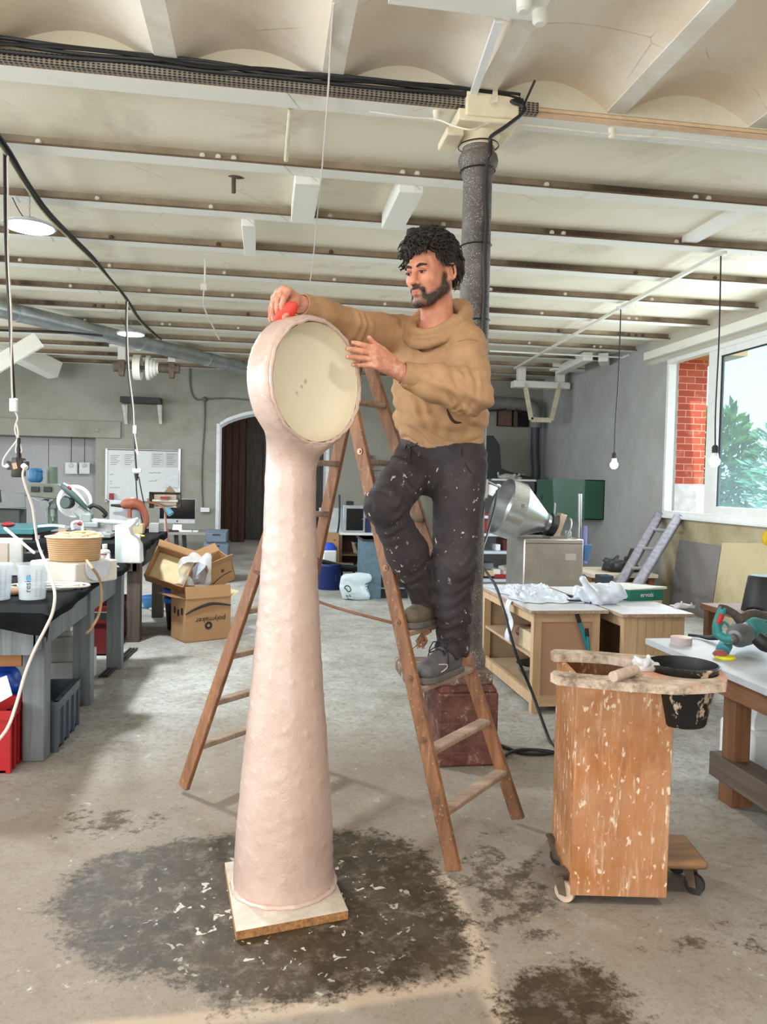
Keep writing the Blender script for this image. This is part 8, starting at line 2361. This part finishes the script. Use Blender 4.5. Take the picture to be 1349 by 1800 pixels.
# dark duct in the back corner with the wall opening
Ywd = YB - .02
pw = lambda x, y, d=0: P(x, y, Ywd + d)
dct = thing('flue_duct', 'lagged grey pipe along the back wall turning down into a dark flue near the corner', 'duct', pw(940, 800))
w = MB(); w.tube([pw(800, 708, -.25), pw(880, 709, -.25), pw(925, 712, -.25), pw(938, 718, -.25), pw(942, 735, -.25), pw(942, 752, -.25)], .11, 18, 4); obj('lagged_pipe', w, plain((120, 118, 114), .6, var=.2), dct)
w = MB(); w.tube([pw(942, 748, -.25), pw(941, 800, -.25), pw(943, 830, -.25), pw(938, 870, -.25), V(pw(938, 870).x, Ywd - .25, .02)], .075, 16, 4); obj('dark_flue', w, plain((58, 62, 72), .5, var=.2), dct)
wo = thing('wall_hatch', 'dark rusty hatch opening in the back wall under the lagged pipe', 'hatch', pw(900, 750))
obj('recess', wallbox(874, 717, 929, 751, .02), plain((22, 20, 20), .9), wo)
obj('hatch_leaf', wallbox(876, 718, 898, 749, .05), plain((104, 78, 70), .7, var=.25), wo)
obj('bar', wallbox(903, 717, 908, 751, .06), M_rust, wo)
w = MB(); w.tube([pw(800, 724, -.3), pw(880, 721, -.3), pw(897, 714, -.3), pw(912, 722, -.3), pw(926, 730, -.3)], .012, 6, 4); solo('cable', w, M_cable, 'thin cable sagging across the dark hatch on the back wall', 'cable')

# ---- things between the ladder legs at the back
Yv = 9.9
pv = lambda x, y, d=0: P(x, y, Yv + d)
bp2 = G(583, 1038)
dm = thing('blue_drum', 'blue plastic drum with a label on the floor left of the white bag', 'drum', bp2)
hd = P(578, 993, bp2.y).z
rd = (P(602, 1020, bp2.y).x - P(561, 1020, bp2.y).x) / 2
dcx = P(581, 1020, bp2.y).x
dm.location = (dcx, bp2.y + rd, 0)
w = MB(); w.lathe([(0, 0), (rd * .96, 0), (rd, .02), (rd, hd - .04), (rd * 1.02, hd - .035), (rd * 1.02, hd - .01), (rd * .98, hd), (0, hd)], (dcx, bp2.y + rd, 0), (0, 0, 1), 32); obj('drum_body', w, plain((20, 38, 100), .4, var=.1), dm)
w = MB(); w.hexa([V(dcx + rd * .45, bp2.y + rd * .09, hd * .38), V(dcx + rd * .95, bp2.y + rd * .62, hd * .38), V(dcx + rd * .95, bp2.y + rd * .64, hd * .38), V(dcx + rd * .45, bp2.y + rd * .11, hd * .38), V(dcx + rd * .45, bp2.y + rd * .09, hd * .58), V(dcx + rd * .95, bp2.y + rd * .62, hd * .58), V(dcx + rd * .95, bp2.y + rd * .64, hd * .58), V(dcx + rd * .45, bp2.y + rd * .11, hd * .58)]); obj('label', w, plain((110, 130, 170), .6), dm)
bgp = G(628, 1056)
Fb2 = Field(*grid((bgp.x - .24, bgp.y - .05, .0), (bgp.x + .24, bgp.y + .3, .42), .012))
Fb2.ell((bgp.x - .02, bgp.y + .12, .12), (.17, .12, .15), None, .05); Fb2.cone((bgp.x - .13, bgp.y + .1, .24), (bgp.x + .14, bgp.y + .1, .27), .06, .05, .08); Fb2.cone((bgp.x + .1, bgp.y + .08, .05), (bgp.x - .08, bgp.y + .1, .05), .06, .07, .05)
Fb2.put(lambda X, Y, Z: (Z - .002) + 0 * X + 0 * Y, (bgp.x - .3, bgp.y - .1, -.1), (bgp.x + .3, bgp.y + .4, .002), 0, 's')
bgw = field_obj('carrier_bag', Fb2, plain((206, 222, 230), .3, var=.05), None, disp=lambda p: bumps(p, .008, 28, 9))
tag(bgw, 'white plastic carrier bag with black print slumped on the floor beside the blue drum', 'bag')
bv_ = bvh_of(bgw)
def on_text(body, size, x, y, ang, parent, mat):
    c0 = on(bv_, x, y, .006)
    if c0 is None: return
    X_ = (cr * math.cos(ang) + cu * math.sin(ang)); text('lettering', body, size, parent, mat, frame(c0, X_, cf.cross(X_) * -1 if False else (cu * math.cos(ang) - cr * math.sin(ang))))
on_text('MADU', .075, 643, 1030, -1.45, bgw, M_ink)
q_ = [on(bv_, x, y, .004) for x, y in ((606, 1034), (608, 1030), (613, 1030), (617, 1035), (616, 1039), (612, 1040), (609, 1036), (606, 1034))]
q_ = [p for p in q_ if p is not None]
if len(q_) > 3: w = MB(); w.tube(q_, .006, 5, 3); obj('printed_mark', w, M_ink, bgw)
on_text('N', .07, 613, 1048, .6, bgw, M_ink)
# table with the small silver cabinet
Ytb = 10.6
ptb = lambda x, y, d=0: P(x, y, Ytb + d)
zt4 = ptb(630, 937).z
wtb = thing('back_table', 'white-topped table with dark wooden sides under the silver cabinet', 'table', V(ptb(630, 960).x, Ytb, 0))
w = MB(); w.b2((ptb(598, 940).x, Ytb, zt4 - .03), (ptb(700, 940).x, Ytb + .6, zt4)); obj('top', w, M_white, wtb)
for x in (ptb(598, 960).x, ptb(690, 960).x): w = MB(); w.b2((x, Ytb + .02, 0), (x + .03, Ytb + .58, zt4 - .03)); obj('side_panel', w, plain((150, 120, 90), .7), wtb)
w = MB(); w.b2((ptb(600, 960).x, Ytb + .5, .1), (ptb(690, 960).x, Ytb + .53, zt4 - .03)); obj('back_panel', w, plain((62, 28, 20), .6), wtb)
w = MB(); w.b2((ptb(600, 975).x, Ytb + .05, ptb(600, 975).z - .02), (ptb(680, 975).x, Ytb + .5, ptb(600, 975).z)); obj('shelf', w, plain((120, 96, 76), .7), wtb)
svc = thing('silver_cabinet', 'small silver cabinet with a black front on the white-topped table', 'cabinet', V(ptb(624, 930).x, Ytb + .3, zt4))
a, b = ptb(604, 888, .1), ptb(642, 936, .1)
w = MB(); w.b2((a.x, Ytb + .1, zt4 + .002), (b.x, Ytb + .45, a.z)); obj('casing', w, plain((176, 184, 192), .35, .5), svc, bevel=.006)
w = MB(); w.b2((a.x + .045, Ytb + .094, zt4 + .03), (b.x - .03, Ytb + .1, a.z - .045)); obj('front', w, plain((6, 6, 8), .3), svc)
w = MB(); w.b2((b.x - .05, Ytb + .08, (zt4 + a.z) / 2 - .005), (b.x - .025, Ytb + .1, (zt4 + a.z) / 2 + .005)); obj('handle', w, M_steel, svc)
w = MB(); c0, d0 = ptb(610, 881, .15), ptb(622, 888, .15); w.b2((c0.x, Ytb + .15, a.z), (d0.x, Ytb + .25, c0.z)); solo('black_device', w, M_black, 'small black device on top of the silver cabinet', 'device', bevel=.004)
w = MB(); c0, d0 = ptb(643, 912, .15), ptb(652, 937, .15); w.b2((c0.x, Ytb + .12, zt4 + .002), (d0.x, Ytb + .4, c0.z)); solo('blue_folder', w, plain((34, 44, 84), .5), 'dark blue folder beside the silver cabinet', 'folder')
# blue-grey steel rack below, chair stack, basin lamp
rk_ = thing('blue_rack', 'old pale blue steel cabinet with open dark compartments left of the man', 'cabinet', V(P(668, 1050, 9.15).x, 9.15, 0))
a, b = P(640, 948, 9.15), P(676, 1052, 9.15)
w = MB(); w.b2((a.x, 9.15, 0), (a.x + .22, 9.75, a.z)); obj('side', w, plain((92, 118, 132), .5, var=.2), rk_)
w = MB(); w.b2((a.x + .22, 9.2, 0), (b.x + .3, 9.75, a.z - .05)); obj('compartment', w, plain((30, 30, 34), .6), rk_)
w = MB()
for k in range(4): w.b2((a.x + .21, 9.16, .12 + k * .17), (b.x + .3, 9.22, .135 + k * .17))
obj('slats', w, plain((120, 140, 152), .5), rk_)
w = MB(); w.b2((a.x - .02, 9.13, a.z - .02), (b.x + .3, 9.78, a.z)); obj('top_plate', w, M_dark, rk_)
ch = thing('school_chair', 'wooden-backed chair with a bent dark green frame tipped behind the blue drum', 'chair', V(ptb(610, 1020, -.5).x, Ytb - .5, 0))
pc = lambda x, y, d=0: P(x, y, 10.0 + d)
w = MB(); w.tube([pc(560, 985), pc(590, 992), pc(615, 997), pc(630, 993), pc(632, 975), pc(625, 955)], .028, 8, 5); obj('frame', w, plain((26, 40, 36), .4), ch); w = MB(); w.tube([pc(600, 995, .35), pc(620, 998, .35), pc(632, 993, .35), pc(633, 972, .35), pc(628, 953, .35)], .028, 8, 5); obj('frame', w, plain((26, 40, 36), .4), ch)
w = MB(); w.hexa([pc(618, 952, -.02), pc(632, 956, -.02), pc(632, 956, .36), pc(618, 952, .36), pc(622, 972, -.02), pc(634, 975, -.02), pc(634, 975, .36), pc(622, 972, .36)]); obj('backrest', w, plain((150, 128, 106), .6), ch)
w = MB(); w.hexa([pc(590, 991, -.02), pc(622, 994, -.02), pc(622, 994, .4), pc(590, 991, .4), pc(590, 988, -.02), pc(622, 990, -.02), pc(622, 990, .4), pc(590, 988, .4)]); obj('seat', w, plain((120, 106, 92), .6), ch)
for x in (600, 622): w = MB(); p = pc(x, 996, .1); w.tube([p, V(p.x + .02, p.y, .02)], .018, 8); obj('leg', w, plain((26, 40, 36), .4), ch)
cr_ = thing('carton_pile', 'tan carton at the end of the white-topped table behind the ladder', 'box', ptb(585, 950, -.2))
w = MB(); a, b = ptb(572, 938, -.2), ptb(595, 955, -.2); w.b2((a.x, Ytb - .2, 0), (b.x, Ytb + .1, a.z)); obj('carton_body', w, M_card, cr_)
w = MB(); c0 = ptb(578, 966, -.4); w.lathe([(.11, 0), (.115, .015), (.07, .075), (.05, .09), (0, .09)], c0, (0, 0, 1), 24); solo('blue_helmet', w, plain((40, 80, 200), .4), 'bright blue helmet-like cap in front of the tan carton', 'cap')
w = MB(); w.b2((ptb(566, 970, -.35).x, Ytb - .55, 0), (ptb(590, 970, -.35).x, Ytb - .25, ptb(580, 966, -.4).z - .001)); solo('white_tub', w, M_milk, 'white tub under the bright blue cap behind the drum', 'tub', bevel=.02)
w = MB(); w.b2((ptb(562, 900, .4).x, Ytb + .45, .3), (ptb(602, 900, .4).x, Ytb + .5, ptb(580, 893, .4).z)); solo('pale_board', w, plain((196, 200, 204), .6), 'pale board standing behind the tan carton', 'board')
w = MB(); w.tube([ptb(597, 870, .4), ptb(597, 908, .35), ptb(594, 935, .2), ptb(588, 950, -.2)], .014, 6, 4); solo('cable', w, M_cable, 'black cable hanging beside the silver cabinet', 'cable')
crt = thing('slatted_rack', 'brown slatted wooden rack on the back wall seen between the ladder and the man', 'rack', P(668, 850, 12.9))
for k in range(4):
    a, b = P(650, 812 + k * 11, 13.15), P(692, 816 + k * 11, 13.15); w = MB(); w.b2((a.x, 13.13, b.z), (b.x, 13.17, a.z)); obj('slat', w, plain((150, 140, 130), .7), crt)
for x in (650, 690):
    a, b = P(x, 800, 13.15), P(x + 3, 862, 13.15); w = MB(); w.b2((a.x, 13.12, b.z), (b.x, 13.2, a.z)); obj('rack_post', w, wood('brown_rack', (120, 84, 60), (86, 60, 44), 2), crt)

# ---- cables on the floor at the right of the column
fz = .012
w = MB(); w.tube([P(874, 862, 6.15), P(870, 890, 6.1), P(857, 940, 5.9), P(846, 985, 5.2), P(872, 1030, 4.6), P(888, 1080, 4.35), P(908, 1150, 4.25), P(935, 1215, 4.2), G(966, 1300, fz), G(980, 1318, fz), G(960, 1325, fz), G(915, 1323, fz), G(880, 1310, fz)], .009, 7, 6)
solo('cable', w, M_cable, 'black cable dropping past the left counter to a loop on the floor', 'cable')
w = MB(); w.tube([G(884, 1330, fz + .01), G(905, 1320, fz + .01), G(935, 1318, fz + .01), G(972, 1322, fz + .01), G(990, 1332, fz + .01), G(1012, 1345, fz + .01), G(1030, 1352, fz + .01)], .009, 7, 6)
solo('cable', w, M_cable, 'black cable snaking over the floor towards the wheeled stand', 'cable')
w = MB(); w.tube([G(838, 1168, fz), G(856, 1163, fz), G(875, 1155, fz), G(892, 1150, fz)], .012, 7, 5)
solo('cable', w, M_cable, 'short stretch of black cable on the floor behind the pedestal', 'cable')
